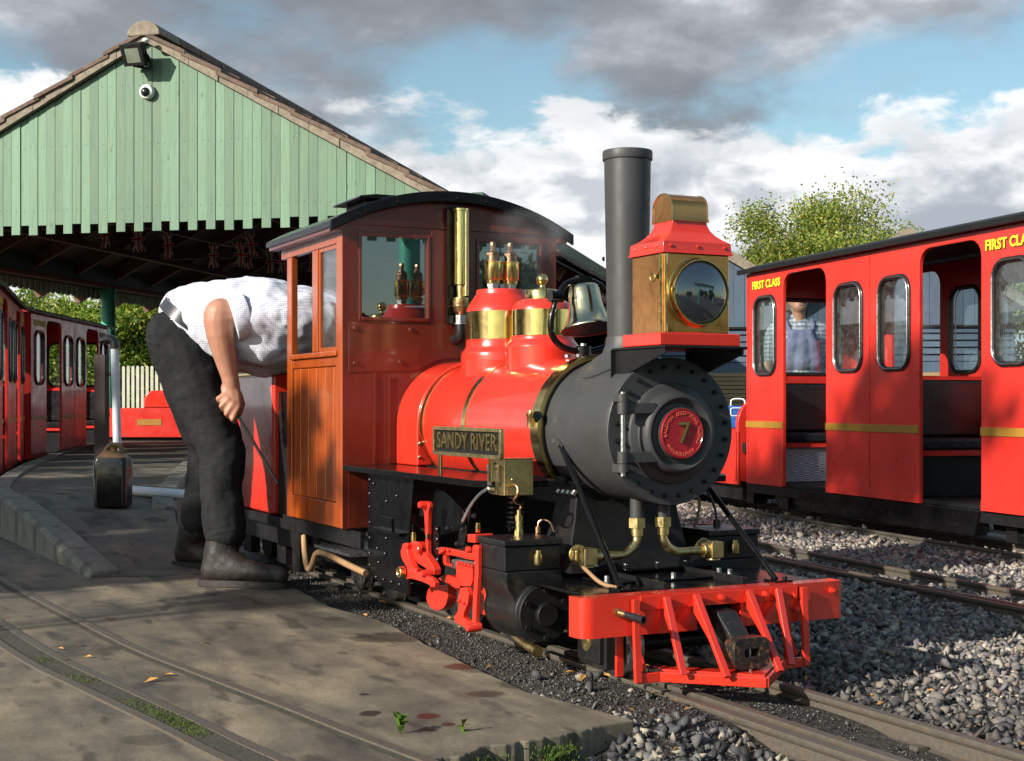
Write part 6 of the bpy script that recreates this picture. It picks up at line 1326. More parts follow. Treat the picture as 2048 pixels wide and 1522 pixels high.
# ---------------------------------------------------------------- carriages
CW, CL = 0.76, 2.86
def ring_pts(x0, x1, z0, z1, r, n=6): return rrect(x0, x1, z0, z1, r, n)
def make_coach(name, label, loc, rz, group):
    c = root(name, label, 'carriage', loc, rz, group)
    wins = [(0.105,0.392),(1.066,1.362),(1.512,1.807),(2.468,2.755)]
    zb, zt, r = 0.12, 1.425, 0.085
    def outline():
        p = [(0,zb),(0.475,zb)]; doors = [(0.475,0.975),(1.885,2.385)]
        for i, (a, b) in enumerate(doors):
            p += [(a, 1.385-r)] + [(a + r - r*math.cos(R(t)), 1.385-r + r*math.sin(R(t))) for t in (22,45,68,90)]
            p += [(b - r + r*math.sin(R(t)), 1.385-r + r*math.cos(R(t))) for t in (0,22,45,68)] + [(b,1.385-r),(b,zb)]
            p += [(1.885,zb)] if i == 0 else []
        return p + [(CL,zb),(CL,zt),(0,zt)]
    for v in (0.0, CW-0.022):
        sd = None; mb = MB(); mb.prism(outline(), 'xz', v, v+0.022, holes=[ring_pts(a+0.012, b-0.012, 0.797, 1.263, 0.075) for a, b in wins]); sd = mb.build('body_side', M['red_coach'], c, smooth=25, bevel=0.003)
        for a, b in wins:
            mb = MB(); y = v - 0.002 if v == 0 else v + 0.024; mb.tube([(x, v+0.0, z) for x, z in ring_pts(a+0.008, b-0.008, 0.793, 1.267, 0.079)], 0.0135, 8, True); w = mb.build('window', M['rubber'], c, smooth=60)
            mb = MB(); mb.tube([(x, v-0.0125 if v == 0 else v+0.034, z) for x, z in ring_pts(a+0.011, b-0.011, 0.796, 1.264, 0.076)], 0.0032, 6, True); mb.build('trim', M['steel'], w, smooth=60)
            mb = MB(); mb.prism(ring_pts(a+0.010, b-0.010, 0.795, 1.265, 0.077), 'xz', v+0.008, v+0.012); mb.build('pane', M['glass'], w, smooth=0)
        for a, b in ((0.0,0.475),(0.975,1.885),(2.385,CL)):
            y0, y1 = (v-0.006, v-0.0002) if v == 0 else (v+0.0222, v+0.028)
            mb = MB(); mb.box(a+0.001, b-0.001, y0, y1, 0.468, 0.508); mb.build('gold_band', M['gold'], sd, bevel=0.0015)
            mb = MB(); mb.box(a+0.001, b-0.001, y0*1.0 + (0.003 if v == 0 else 0), y1 - (0 if v == 0 else 0.003), 0.121, 0.168)
            for xx in (0.06, 0.3, 0.7):
                if a + xx < b and v == 0: mb.bolt((a+xx, v-0.003, 0.15), (0,-1,0), 0.006, 0.002)
            mb.build('kick_strip', M['red_coach'], sd, bevel=0.001)
        for x in (0.03, 1.43, CL-0.03):
            mb = MB(); mb.box(x-0.0015, x+0.0015, v-0.0015 if v == 0 else v+0.022, v if v == 0 else v+0.0235, 0.13, 1.41); mb.build('seam', M['red_dark'], sd)
    # lettering
    for u in (0.265, 2.60):
        g = text_geo('FIRST CLASS', 0.072, 0.0009, 0.0022); mb = MB(); w = max(p.x for p in g[0]) - min(p.x for p in g[0]); S = Matrix.Diagonal((0.36/w, 0.92, 1, 1))
        mb.mesh(g, frame((u+0.004, -0.0016, 1.339), (1,0,0), (0,0,1), (0,-1,0)) @ S); sh = mb.build('letter_shadow', M['black_matt'], c, smooth=0)
        mb = MB(); mb.mesh(g, frame((u, -0.0032, 1.343), (1,0,0), (0,0,1), (0,-1,0)) @ S)
        mb.build('lettering', M['yellow'], c, smooth=0)
    # roof
    n = 14; mb = MB(); yy = [-0.04 + (CW+0.08)*k/n for k in range(n+1)]; zr = lambda y: 1.428 + 0.085*(1-((y-CW/2)/(CW/2+0.04))**2)
    mb.prism([(y, zr(y)) for y in yy] + [(y, zr(y)+0.014) for y in yy[::-1]], 'yz', -0.045, CL+0.045); rf = mb.build('roof', M['black_matt'], c, smooth=30)
    for y in (-0.046, CW+0.030):
        mb = MB(); mb.box(-0.045, CL+0.045, y, y+0.016, 1.422, 1.452); mb.build('gutter', M['black_matt'], rf, bevel=0.003)
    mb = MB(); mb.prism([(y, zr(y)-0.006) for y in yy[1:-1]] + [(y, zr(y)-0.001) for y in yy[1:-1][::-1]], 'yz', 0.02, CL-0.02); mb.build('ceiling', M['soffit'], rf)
    # ends and middle partition
    for u, wv in ((0.0,[(0.10,0.66)]),(CL-0.02,[(0.10,0.66)])):
        top = [(y, zr(y)-0.008) for y in [0.0225 + (CW-0.045)*k/8 for k in range(9)]]
        zt_ = 1.272
        mb = MB(); mb.prism([(0.0225,zb),(CW-0.0225,zb)] + top[::-1], 'yz', u, u+0.02, holes=[rrect(a, b, 0.80, zt_, 0.075) for a, b in wv]); e = mb.build('end_wall' if len(wv) == 1 else 'partition', M['red_coach'], c, smooth=25)
        for a, b in wv:
            mb = MB(); mb.tube([(u+0.01, y, z) for y, z in rrect(a, b, 0.80, zt_, 0.075)], 0.015, 8, True); w = mb.build('window', M['rubber'], e, smooth=60)
            mb = MB(); mb.prism(rrect(a, b, 0.80, zt_, 0.075), 'yz', u+0.008, u+0.011); mb.build('pane', M['glass'], e, smooth=0)
    # seats: backs, cushions, risers
    for u, d in ((0.022,1),(1.418,-1),(1.442,1),(CL-0.022,-1)):
        def q(a, b): return (u + d*a, u + d*b) if d > 0 else (u + d*b, u + d*a)
        x0, x1 = q(0.0,0.055); mb = MB(); mb.box(x0, x1, 0.03, CW-0.03, 0.44, 0.742); st = mb.build('seat_back', M['vinyl'], c, bevel=0.018, segs=3)
        x0, x1 = q(0.0,0.385); mb = MB(); mb.box(x0, x1, 0.03, CW-0.03, 0.382, 0.438); mb.build('seat_cushion', M['vinyl'], c, bevel=0.015, segs=3)
        x0, x1 = q(0.0,0.37); mb = MB(); mb.box(x0, x1, 0.03, CW-0.03, 0.352, 0.380); mb.build('seat_rail', M['red_coach'], c)
        x0, x1 = q(0.33,0.345); mb = MB(); mb.box(x0, x1, 0.03, CW-0.03, 0.145, 0.350); mb.build('riser', M['tread'] if u < 1 and d > 0 else M['black_matt'], c)
        x0, x1 = q(0.0,0.05); mb = MB(); mb.box(x0, x1, 0.03, CW-0.03, 0.744, 0.762); mb.build('seat_top', M['red_coach'], c)
    mb = MB(); mb.box(0.0225, CL-0.0225, 0.0225, CW-0.0225, 0.122, 0.142); mb.build('floor_plate', M['black_matt'], c)
    # underframe
    for y in (0.02, CW-0.05):
        mb = MB(); mb.box(-0.03, CL+0.03, y, y+0.03, 0.062, 0.119); mb.build('sole_bar', M['black_matt'], c)
    for y in (0.03, CW-0.07):
        mb = MB(); mb.prism([(0.62,0.115),(2.36,0.115),(2.32,-0.005),(0.68,-0.005)], 'xz', y-0.02, y+0.05); mb.build('skirt', M['black'], c, bevel=0.004)
    for x in (0.35, 2.5):
        for y in (0.235, 0.51):
            s = 1 if y < 0.4 else -1
            mb = MB(); mb.lathe([(0,0.055),(0,0.065),(0.022,0.064),(0.022,0.074),(0.030,0.074),(0.030,0.05)], (x, y, 0.013), (0,s,0), 24); mb.lathe([(0.004,0),(0.004,0.056),(0.02,0.056),(0.02,0)], (x,y,0.013), (0,s,0), 20); mb.build('wheel', M['rail'], c)
        mb = MB(); mb.box(x-0.16, x+0.16, 0.10, 0.12, 0.01, 0.055); mb.box(x-0.04,x+0.04,0.08,0.13,-0.02,0.05); mb.build('bogie', M['cast'], c)
    for u in (-0.10, CL):
        mb = MB(); mb.box(u, u+0.10, 0.05, 0.15, -0.01, 0.13); mb.box(u+0.03, u+0.05, 0.04, 0.13, 0.12, 0.36); mb.build('end_plate', M['black'], c, bevel=0.003)
        mb = MB(); mb.box(u, u+0.1, CW-0.15, CW-0.05, -0.01, 0.13); mb.build('end_plate', M['black'], c, bevel=0.003)
    return c
A_ = Vector((-4.6431,3.4478,0.62)); 
rc = make_coach('passenger_carriage', 'red first class passenger carriage in sunlight on the right, black seats in its open doorways', (A_.x, A_.y, 0), R(-9.25), 'red first class carriages')
def along(p, q): d = Vector(q) - Vector(p); return math.atan2(d.y, d.x)
for a, b, lab in (((-10.5005,-0.05289,0.62), (-13.015,1.0671,0.62), 'shaded red carriage under the canopy with its farther end by the white pipe'), ((-7.6171,-0.6569,0.62), (-10.3727,-0.1327,0.62), 'shaded red carriage cut by the left edge of the photo')):
    k = copy_tree(rc); k.location = (a[0], a[1], 0.0); k.rotation_euler = (0,0,along(a, b)); k['label'] = lab

# low open carriages
def open_carriage(label, loc, rz, L_, rounds):
    c = root('open_carriage', label, 'carriage', loc, rz, 'open carriages')
    for v in (0.0, CW-0.02):
        mb = MB(); mb.box(0, L_, v, v+0.02, 0.10, 0.44); sd = mb.build('body_side', M['red_coach'], c, bevel=0.004)
        if v == 0:
            mb = MB(); mb.box(0.28*L_, 0.48*L_, v-0.006, v-0.0005, 0.24, 0.31); mb.build('number_board', M['gold'], sd)
    mb = MB(); mb.box(0.01, L_-0.01, 0.0205, CW-0.0205, 0.10, 0.14); mb.build('floor_plate', M['black_matt'], c)
    for x in rounds:
        pr = [(0.0,0.12)] + [(0.16-0.16*math.cos(R(t)), 0.49+0.16*math.sin(R(t))) for t in range(0,91,15)] + [(CW-0.16+0.16*math.sin(R(t)), 0.49+0.16*math.cos(R(t))) for t in range(0,91,15)] + [(CW,0.12)]
        mb = MB(); mb.prism(pr, 'yz', x, x+0.035); mb.build('end_board', M['red_coach'], c, bevel=0.006)
    for k in range(3):
        x = 0.22 + k*(L_-0.5)/2; mb = MB(); mb.box(x, x+0.34, 0.03, CW-0.03, 0.30, 0.37); mb.build('seat_cushion', M['vinyl'], c, bevel=0.012)
    mb = MB(); mb.box(0.05, L_-0.05, 0.06, CW-0.06, 0.0, 0.098); mb.build('underframe', M['black_matt'], c)
    return c
u = Vector((math.cos(R(-9.25)), math.sin(R(-9.25)), 0)); p = A_ - u*2.62
oc = open_carriage('low open red carriage with a rounded end behind the right carriage', (p.x, p.y, 0), R(-9.25), 2.5, (0.0, 2.465))
oc2 = open_carriage('dark low open carriage with a bright red rounded seat back beyond the platform', (-14.2647,1.2499,0.62)[:2] + (0.12,), R(60.5), 1.45, ())
pr = [(0.40,0.44)] + [(0.52-0.12*math.cos(R(t)), 0.52+0.13*math.sin(R(t))) for t in range(0,91,15)] + [(1.12+0.12*math.sin(R(t)), 0.52+0.13*math.cos(R(t))) for t in range(0,91,15)] + [(1.24,0.44)]
mb = MB(); mb.prism(pr, 'xz', 0.25, 0.32); mb.build('seat_back', M['red'], oc2, bevel=0.02, segs=3)

# ---------------------------------------------------------------- people: solid shapes merged into one skin
def flesh(mb, name, m, parent, voxel, smooth_it=6, disp=0.0, dscale=0.06, base=False):
    o = mb.build(name, m, parent, smooth=0, recalc=True, base=base)
    r = o.modifiers.new('merge', 'REMESH'); r.mode = 'VOXEL'; r.voxel_size = voxel; r.use_smooth_shade = True
    if smooth_it: s = o.modifiers.new('relax', 'SMOOTH'); s.factor = 0.5; s.iterations = smooth_it
    if disp:
        t = bpy.data.textures.new(name + ' folds', 'CLOUDS'); t.noise_scale = dscale; t.noise_depth = 3
        d = o.modifiers.new('folds', 'DISPLACE'); d.texture = t; d.strength = disp; d.texture_coords = 'LOCAL'; d.mid_level = 0.5
    return o
def chain(mb, *pr):
    for (p0, r0), (p1, r1) in zip(pr, pr[1:]): mb.capsule(p0, p1, r0, r1)
    return mb
def V3(*a): return Vector(a)
fire = root('person', 'man in checked white shirt and dark trousers bending into the engine cab', 'person', (-2.2495,-0.5367,0.62)[:2] + (0,)); ORG[fire.name] = Vector((-2.2495,-0.5367,0.62)[:2] + (0,))
# body: one continuous skin
mb = MB()
chain(mb, ((-2.4338,-0.5702,0.8664),0.09), ((-2.398,-0.4983,0.9164),0.11), ((-2.2944,-0.2905,0.9075),0.12), ((-2.2267,-0.1547,0.8896),0.09), ((-2.1908,-0.08278,0.845),0.055))
mb.sphere((-2.1701,-0.04122,0.8004), 0.085, 16, (1,1,1.2)); mb.sphere((-2.1543,-0.03194,0.759), 0.06, 14)
mb.capsule((-2.0938,-0.02262,0.7576), (-2.1071,-0.02697,0.7862), 0.014, 0.010)                                   # nose
mb.sphere((-2.1024,-0.09592,0.8026), 0.022, 8, (0.6,0.5,1.2)); mb.sphere((-2.2584,-0.02792,0.8089), 0.022, 8, (0.6,0.5,1.2))   # ears
chain(mb, ((-2.1085,-0.2763,0.9069),0.060), ((-2.1367,-0.4449,0.9108),0.052), ((-2.1472,-0.5444,0.9189),0.058), ((-2.145,-0.5467,0.8983),0.057), ((-2.1422,-0.5457,0.8541),0.050), ((-2.1419,-0.5337,0.7915),0.041), ((-2.1434,-0.5144,0.7119),0.030), ((-2.1433,-0.5075,0.6779),0.029))
chain(mb, ((-2.3987,-0.1635,0.9069),0.060), ((-2.3549,-0.1206,0.7776),0.045), ((-2.1858,-0.02785,0.6845),0.035), ((-2.1549,-0.01086,0.6575),0.03), ((-2.143,0.01311,0.6307),0.025))
for k in range(4): chain(mb, ((-2.1414,0.01631,0.6307) if k == 0 else (Vector((-2.1414,0.01631,0.6307)) + Vector((0,0.012*k,0.004*k))),0.010), (Vector((-2.1302,0.03868,0.6039)) + Vector((0,0.012*k,0.0)),0.009), (Vector((-2.1334,0.03229,0.5807)) + Vector((0,0.012*k,0.0)),0.008))
chain(mb, ((-2.1274,-0.0004288,0.6307),0.011), ((-2.0991,0.01145,0.62),0.010), ((-2.0975,0.02595,0.5987),0.009))
# near hand gripping the rod
mb.capsule((-2.1477,-0.5253,0.671), (-2.1336,-0.5239,0.637), 0.019, 0.017); mb.capsule((-2.1401,-0.5101,0.6744), (-2.1233,-0.5077,0.62), 0.020, 0.018); mb.capsule((-2.136,-0.4973,0.6711), (-2.1185,-0.4935,0.6132), 0.017, 0.016)
for (k, m, e, r) in (((-2.1337,-0.5376,0.6437), (-2.1401,-0.5548,0.6352), (-2.16,-0.541,0.62), 0.0098), ((-2.1191,-0.5261,0.6302), (-2.1269,-0.5463,0.6099), (-2.1517,-0.5311,0.5945), 0.0104), ((-2.1105,-0.5112,0.6166), (-2.1193,-0.5311,0.5845), (-2.1444,-0.5141,0.5723), 0.0106), ((-2.1079,-0.4947,0.6065), (-2.1123,-0.5124,0.5659), (-2.135,-0.4976,0.5553), 0.0100)):
    chain(mb, (k, r*1.12), (m, r), (e, r*0.86))
chain(mb, ((-2.1346,-0.4856,0.6507),0.0135), ((-2.1411,-0.4716,0.6166),0.0118), ((-2.1527,-0.4771,0.5824),0.0100), ((-2.1557,-0.492,0.5687),0.009))
chain(mb, ((-2.368,-0.595,0.833),0.08), ((-2.2335,-0.5269,0.4783),0.05), ((-2.1468,-0.5324,0.1457),0.04), ((-2.1331,-0.5498,0.05459),0.035)); chain(mb, ((-2.5076,-0.5614,0.8391),0.08), ((-2.5314,-0.497,0.4481),0.05), ((-2.6091,-0.5184,0.1501),0.04), ((-2.6232,-0.5242,0.05651),0.035))
body = flesh(mb, 'body', M['skin'], fire, 0.0052, 4)
# shirt with rolled sleeves
mb = MB()
chain(mb, ((-2.324,-0.574,0.921),0.118), ((-2.2735,-0.4952,0.9064),0.142), ((-2.2034,-0.3546,0.8924),0.160), ((-2.1467,-0.2185,0.8895),0.120)); chain(mb, ((-2.5229,-0.5248,0.9333),0.118), ((-2.4905,-0.4374,0.9193),0.142), ((-2.4172,-0.2904,0.9047),0.160), ((-2.348,-0.1516,0.9011),0.120))
chain(mb, ((-2.3266,-0.5345,0.8625),0.100), ((-2.2973,-0.4532,0.8242),0.098), ((-2.2775,-0.3687,0.818),0.104), ((-2.2625,-0.2266,0.8271),0.10)); chain(mb, ((-2.4282,-0.559,0.9164),0.135), ((-2.3103,-0.3225,0.9075),0.165), ((-2.2306,-0.1627,0.8896),0.125), ((-2.1956,-0.09236,0.8521),0.07))
chain(mb, ((-2.1104,-0.2577,0.9075),0.098), ((-2.1159,-0.3808,0.9046),0.086), ((-2.1205,-0.4461,0.9082),0.074)); chain(mb, ((-2.397,-0.1602,0.9069),0.09), ((-2.3678,-0.124,0.8146),0.075))
sh = flesh(mb, 'shirt', M['shirt'], fire, 0.009, 4, 0.034, 0.10)
q0, q1 = Vector((-2.1251,-0.4552,0.9201)), Vector((-2.1358,-0.5216,0.9002)); ax = (q1-q0).normalized()
mb = MB(); mb.lathe([(0,0.058),(0,0.076),(0.006,0.079),(0.026,0.078),(0.050,0.080),(0.056,0.077),(0.056,0.050)], q0, ax, 28); mb.build('cuff', M['shirt'], sh, smooth=50)
# trousers
mb = MB()
chain(mb, ((-2.3318,-0.5897,0.8895),0.098), ((-2.359,-0.6218,0.848),0.128)); chain(mb, ((-2.5311,-0.5411,0.9005),0.098), ((-2.5389,-0.5793,0.8563),0.128))
mb.capsule((-2.3648,-0.5887,0.8771), (-2.5044,-0.5549,0.8844), 0.112, 0.112)
chain(mb, ((-2.3605,-0.6249,0.8234),0.122), ((-2.3019,-0.597,0.7),0.100), ((-2.2381,-0.5362,0.5094),0.083), ((-2.219,-0.5202,0.4492),0.082), ((-2.1802,-0.5322,0.3052),0.074), ((-2.146,-0.5309,0.178),0.070))
chain(mb, ((-2.5406,-0.5826,0.8309),0.122), ((-2.5392,-0.5574,0.6856),0.098), ((-2.5364,-0.4846,0.4661),0.078), ((-2.5744,-0.4935,0.2993),0.068), ((-2.6058,-0.5117,0.1723),0.063))
tr = flesh(mb, 'trousers', M['trouser'], fire, 0.009, 4, 0.022, 0.12)
# belt round the waist
c0 = Vector((-2.4282,-0.559,0.9057)); rt_ = Vector((0.446,0.895,0)); axb = (rt_*0.58 + Vector((0,0,0.81))).normalized(); dv = Vector((-0.895,0.446,0)); wv = (rt_*-0.81 + Vector((0,0,0.58))).normalized()
mb = MB(); bp = []; n = 44
for k in range(n): t = 2*PI*k/n; bp.append(c0 + dv*(0.205*math.cos(t)) + wv*(0.128*math.sin(t)))
vs = []; fs = []
for k, p in enumerate(bp):
    o_ = (p - c0).normalized()
    for a, b in ((-0.020,-0.006),(0.020,-0.006),(0.020,0.005),(-0.020,0.005)): vs.append(p + axb*a + o_*b)
for k in range(n):
    for j in range(4): fs.append((k*4+j, k*4+(j+1)%4, ((k+1)%n)*4+(j+1)%4, ((k+1)%n)*4+j))
mb.add(vs, fs); be = mb.build('belt', M['belt'], fire, smooth=50)
p = bp[29]; o_ = (p-c0).normalized(); mb = MB(); mb.bar(p + o_*0.008 - axb*0.03, p + o_*0.008 + axb*0.028, 0.020, 0.006, o_); mb.build('belt_loop', M['trouser'], be)
# boots
def boot(ank, heel, mid, toe, zg, nm):
    mb = MB(); a, h, m, t = Vector(ank), Vector(heel), Vector(mid), Vector(toe); h.z = zg+0.055; m.z = zg+0.058; t.z = zg+0.042
    chain(mb, (a,0.062), (h.lerp(a,0.45),0.054), (h,0.045), (m,0.037), (t,0.031)); chain(mb, (h.lerp(a,0.45),0.050), (m,0.038)); mb.sphere(h*0.1 + t*0.9 + Vector((0,0,0.0)), 0.036, 12, (1,1,0.85)); b = flesh(mb, 'boot', M['leather'], fire, 0.0075, 3, 0.008, 0.04)
    d = (t-h); d.z = 0; L_ = d.length; d.normalize(); n_ = Vector((-d.y, d.x, 0)); pl = []
    for (f, w) in ((-0.055,0.0),(-0.048,0.026),(-0.02,0.036),(0.10*1,0.031),(L_*0.72,0.043),(L_+0.0,0.036),(L_+0.03,0.016),(L_+0.036,0.0)): pl.append((f, w))
    pts = [h + d*f + n_*w for f, w in pl] + [h + d*f - n_*w for f, w in pl[::-1][1:-1]]
    mb = MB(); mb.prism([(p.x, p.y) for p in pts], 'xy', zg+0.002, zg+0.024); mb.build('sole', M['leather'], b, smooth=40)
boot((-2.146,-0.5309,0.1576), (-2.1422,-0.568,0.03766), (-2.0659,-0.4823,0.04134), (-1.9843,-0.3859,0.03166), 0.0, 'near')
boot((-2.6091,-0.5184,0.1538), (-2.6539,-0.541,0.03946), (-2.5909,-0.5043,0.04022), (-2.5086,-0.4512,0.03486), 0.008, 'far')
mb = MB(); mb.sphere((-2.1733,-0.04762,0.8129), 0.094, 18, (1,1,1.05)); mb.build('hair', M['hair'], fire, smooth=60)
rod = MB(); rod.tube([(-2.1398,-0.5274,0.654), (-2.1276,-0.5117,0.6098), (-2.0829,-0.4603,0.5084), (-2.0067,-0.3859,0.3481)], 0.0055, 8); ro = rod.build('fire_iron', M['black_matt']); ro['label'] = 'thin black iron rod held in the bending man\'s right hand'; ro['category'] = 'rod'

# second man behind the right carriage: local x to the photo's right, y away
drv = root('person', 'man in blue overalls and grey plaid shirt standing behind the right carriage', 'person', (-6.2899,5.1427,0.62)[:2] + (-0.13,), R(63.5))
mb = MB(); Z0 = 0.10
def zz(z): return z + Z0
chain(mb, (V3(0,0,zz(0.93)),0.13), (V3(0,0,zz(1.10)),0.13), (V3(0,0.01,zz(1.22)),0.10), (V3(0,0,zz(1.30)),0.055), (V3(0,-0.01,zz(1.37)),0.052))
mb.sphere((0.0,-0.005,zz(1.475)), 0.092, 18, (0.86,1.0,1.22)); mb.sphere((0.0,-0.045,zz(1.405)), 0.056, 14, (1.0,0.9,0.9)); mb.capsule((0,-0.098,zz(1.475)), (0,-0.112,zz(1.447)), 0.009, 0.014)
for s in (-1,1):
    mb.sphere((s*0.082,0.005,zz(1.46)), 0.022, 8, (0.4,0.7,1.3))
    chain(mb, (V3(s*0.17,0.01,zz(1.22)),0.055), (V3(s*0.235,0.03,zz(1.02)),0.045), (V3(s*0.25,0.0,zz(0.96)),0.042), (V3(s*0.245,-0.03,zz(0.80)),0.032), (V3(s*0.235,-0.04,zz(0.76)),0.03))
    for k in range(4): chain(mb, (V3(s*(0.235-0.010),-0.062+0.018*k,zz(0.72)),0.010), (V3(s*0.225,-0.066+0.018*k,zz(0.68)),0.009), (V3(s*0.205,-0.062+0.018*k,zz(0.655)),0.008))
    mb.capsule((s*0.232,-0.02,zz(0.76)), (s*0.228,-0.03,zz(0.71)), 0.034, 0.026); chain(mb, (V3(s*0.225,-0.065,zz(0.75)),0.012), (V3(s*0.21,-0.085,zz(0.71)),0.010))
    chain(mb, (V3(s*0.09,0,zz(0.88)),0.09), (V3(s*0.10,0,zz(0.46)),0.055), (V3(s*0.10,0.01,zz(0.06)),0.04), (V3(s*0.11,-0.12,zz(0.03)),0.03))
flesh(mb, 'body', M['skin'], drv, 0.0075, 4)
mb = MB(); chain(mb, (V3(0,0,zz(0.92)),0.150), (V3(0,0,zz(1.08)),0.148), (V3(0,0.01,zz(1.20)),0.12)); chain(mb, (V3(-0.15,0.01,zz(1.215)),0.082), (V3(0.15,0.01,zz(1.215)),0.082)); chain(mb, (V3(0,0.01,zz(1.26)),0.085), (V3(0,0.01,zz(1.305)),0.066))
for s in (-1,1): chain(mb, (V3(s*0.165,0.01,zz(1.21)),0.080), (V3(s*0.23,0.025,zz(1.05)),0.068), (V3(s*0.245,0.02,zz(0.975)),0.062)); 
for s in (-1,1): chain(mb, (V3(s*0.09,0,zz(1.13)),0.118), (V3(s*0.07,0,zz(0.9)),0.115))
flesh(mb, 'shirt', M['plaid'], drv, 0.011, 4, 0.022, 0.08)
mb = MB()
for s in (-1,1): chain(mb, (V3(s*0.07,-0.012,zz(0.98)),0.122), (V3(s*0.09,0,zz(0.86)),0.125), (V3(s*0.10,0,zz(0.46)),0.085), (V3(s*0.10,0.01,zz(0.07)),0.072))
chain(mb, (V3(-0.085,-0.07,zz(0.98)),0.10), (V3(-0.075,-0.105,zz(1.10)),0.07), (V3(-0.06,-0.115,zz(1.185)),0.038)); chain(mb, (V3(0.085,-0.07,zz(0.98)),0.10), (V3(0.075,-0.105,zz(1.10)),0.07), (V3(0.06,-0.115,zz(1.185)),0.038)); chain(mb, (V3(0,-0.09,zz(0.98)),0.10), (V3(0,-0.118,zz(1.12)),0.062), (V3(0,-0.125,zz(1.185)),0.034)); mb.capsule((-0.06,-0.115,zz(1.185)), (0.06,-0.115,zz(1.185)), 0.036, 0.036)
for s in (-1,1): chain(mb, (V3(s*0.075,-0.105,zz(1.18)),0.022), (V3(s*0.10,-0.075,zz(1.25)),0.022), (V3(s*0.105,0.0,zz(1.30)),0.022), (V3(s*0.09,0.09,zz(1.24)),0.022))
ov = flesh(mb, 'overalls', M['denim'], drv, 0.011, 4, 0.018, 0.09)
mb = MB(); mb.sphere((0,0.018,zz(1.505)), 0.094, 18, (0.9,1.0,1.1)); mb.build('hair', M['hair'], drv, smooth=60)
M['lip'] = paint('lips', (0.42,0.14,0.11), 0.5); M['eye'] = paint('eye', (0.04,0.03,0.025), 0.2)
mb = MB(); mb.sphere((0,-0.092,zz(1.415)), 0.020, 10, (1.0,0.35,0.28)); mb.build('mouth', M['lip'], drv)
for s in (-1,1):
    mb = MB(); mb.sphere((s*0.032,-0.084,zz(1.485)), 0.011, 10, (1.2,0.6,0.7)); mb.build('eye', M['eye'], drv)
for s in (-1,1):
    mb = MB(); mb.box(s*0.105-0.045,s*0.105+0.045,-0.17,0.06,0.0,0.08); mb.build('boot', M['leather'], drv, bevel=0.025)

# ---------------------------------------------------------------- small things
# oil can on the ramp
cp = Vector((-3.9199,-0.5701,0.62)); czz = pz(cp.x) + 0.006
can = root('oil_can', 'sooty black plastic oil can with a brown top and handle on the platform ramp', 'oil can', (cp.x, cp.y, czz), R(60)); 
mb = MB(); lev = [(0.0,0.070,0.048,0.020),(0.006,0.076,0.054,0.022),(0.205,0.078,0.056,0.022),(0.222,0.072,0.050,0.024)]
def loft(levs, n=6):
    vs = []; fs = []; m = 4*(n+1)
    for z, hx, hy, r in levs: vs += [(a, b, z) for a, b in rrect(-hx, hx, -hy, hy, min(r, hx*0.95, hy*0.95), n)]
    for i in range(len(levs)-1):
        for k in range(m): fs.append((i*m+k, i*m+(k+1)%m, (i+1)*m+(k+1)%m, (i+1)*m+k))
    return vs, fs + [tuple(range(m-1,-1,-1)), tuple((len(levs)-1)*m+k for k in range(m))]
mb.add(*loft(lev)); cb = mb.build('can_body', M['plastic_black'], can, smooth=45)
mb = MB(); mb.add(*loft([(0.2222,0.070,0.048,0.024),(0.235,0.058,0.040,0.022),(0.246,0.040,0.032,0.020),(0.252,0.030,0.026,0.018)])); mb.build('can_shoulder', M['plastic_amber'], can, smooth=45)
mb = MB(); mb.tube(spline([(0.042,0,0.236),(0.040,0,0.262),(0.022,0,0.277),(-0.008,0,0.278),(-0.026,0,0.266),(-0.040,0,0.238)],4), 0.011, 10); mb.build('can_handle', M['plastic_amber'], can, smooth=60)
mb = MB(); mb.cyl((0.004,0,0.25),(0.004,0,0.270),0.016); mb.build('can_cap', M['plastic_amber'], can)
mb = MB()
for st, z, sz in (('710', 0.198, 0.022), ('OIL', 0.172, 0.024), ('ONLY', 0.142, 0.024)): 
    if st == '710': continue
    mb.mesh(text_geo(st if st != 'ONLY' else '000', sz, 0.001), frame((0.02,-0.0562,z),(1,0,0),(0,0,1),(0,-1,0)))
M['scratch'] = paint('scratched paint', (0.05,0.045,0.04), 0.6)
mb.build('scratched_lettering', M['scratch'], cb, smooth=0)
# white water pipe with a black elbow, leaning by a brown post
wb = Vector((-4.5924,-0.4174,0.62)); wt = Vector((-4.6014,-0.4353,0.905)); wz = pz(wb.x)
wp = root('standpipe', 'white plastic standpipe with a black elbow on top, behind the oil can', 'pipe', (wb.x, wb.y, wz)); ORG[wp.name] = Vector((wb.x, wb.y, wz))
mb = MB(); mb.cyl((wb.x,wb.y,wz), wt, 0.0215, 0.0195, 20); mb.build('pipe', M['pvc'], wp)
e = wt; r_ = Vector((0.446,0.895,0)); mb = MB(); mb.tube(spline([e + Vector((0,0,-0.01)), e + Vector((0,0,0.012)), e + Vector((0,0,0.026)) - r_*0.008, e + Vector((0,0,0.034)) - r_*0.026, e + Vector((0,0,0.030)) - r_*0.05],4), 0.024, 12); mb.lathe([(0,0.026),(0.012,0.026)], e + Vector((0,0,-0.012)), (0,0,1), 18); mb.cyl(e + Vector((0,0,0.030)) - r_*0.05, e + Vector((0,0,0.026)) - r_*0.075, 0.014); mb.build('elbow', M['rubber'], wp, smooth=60)
pb = Vector((-4.8868,-0.4475,0.62)); mb = MB(); mb.box(-0.03,0.03,-0.03,0.03,0,0.70); 
po = root('timber_post', 'square dark brown timber post left of the white standpipe', 'post', (pb.x, pb.y, pz(pb.x)), R(60)); q = mb.build('shaft', M['timber_dark'], po, bevel=0.004)
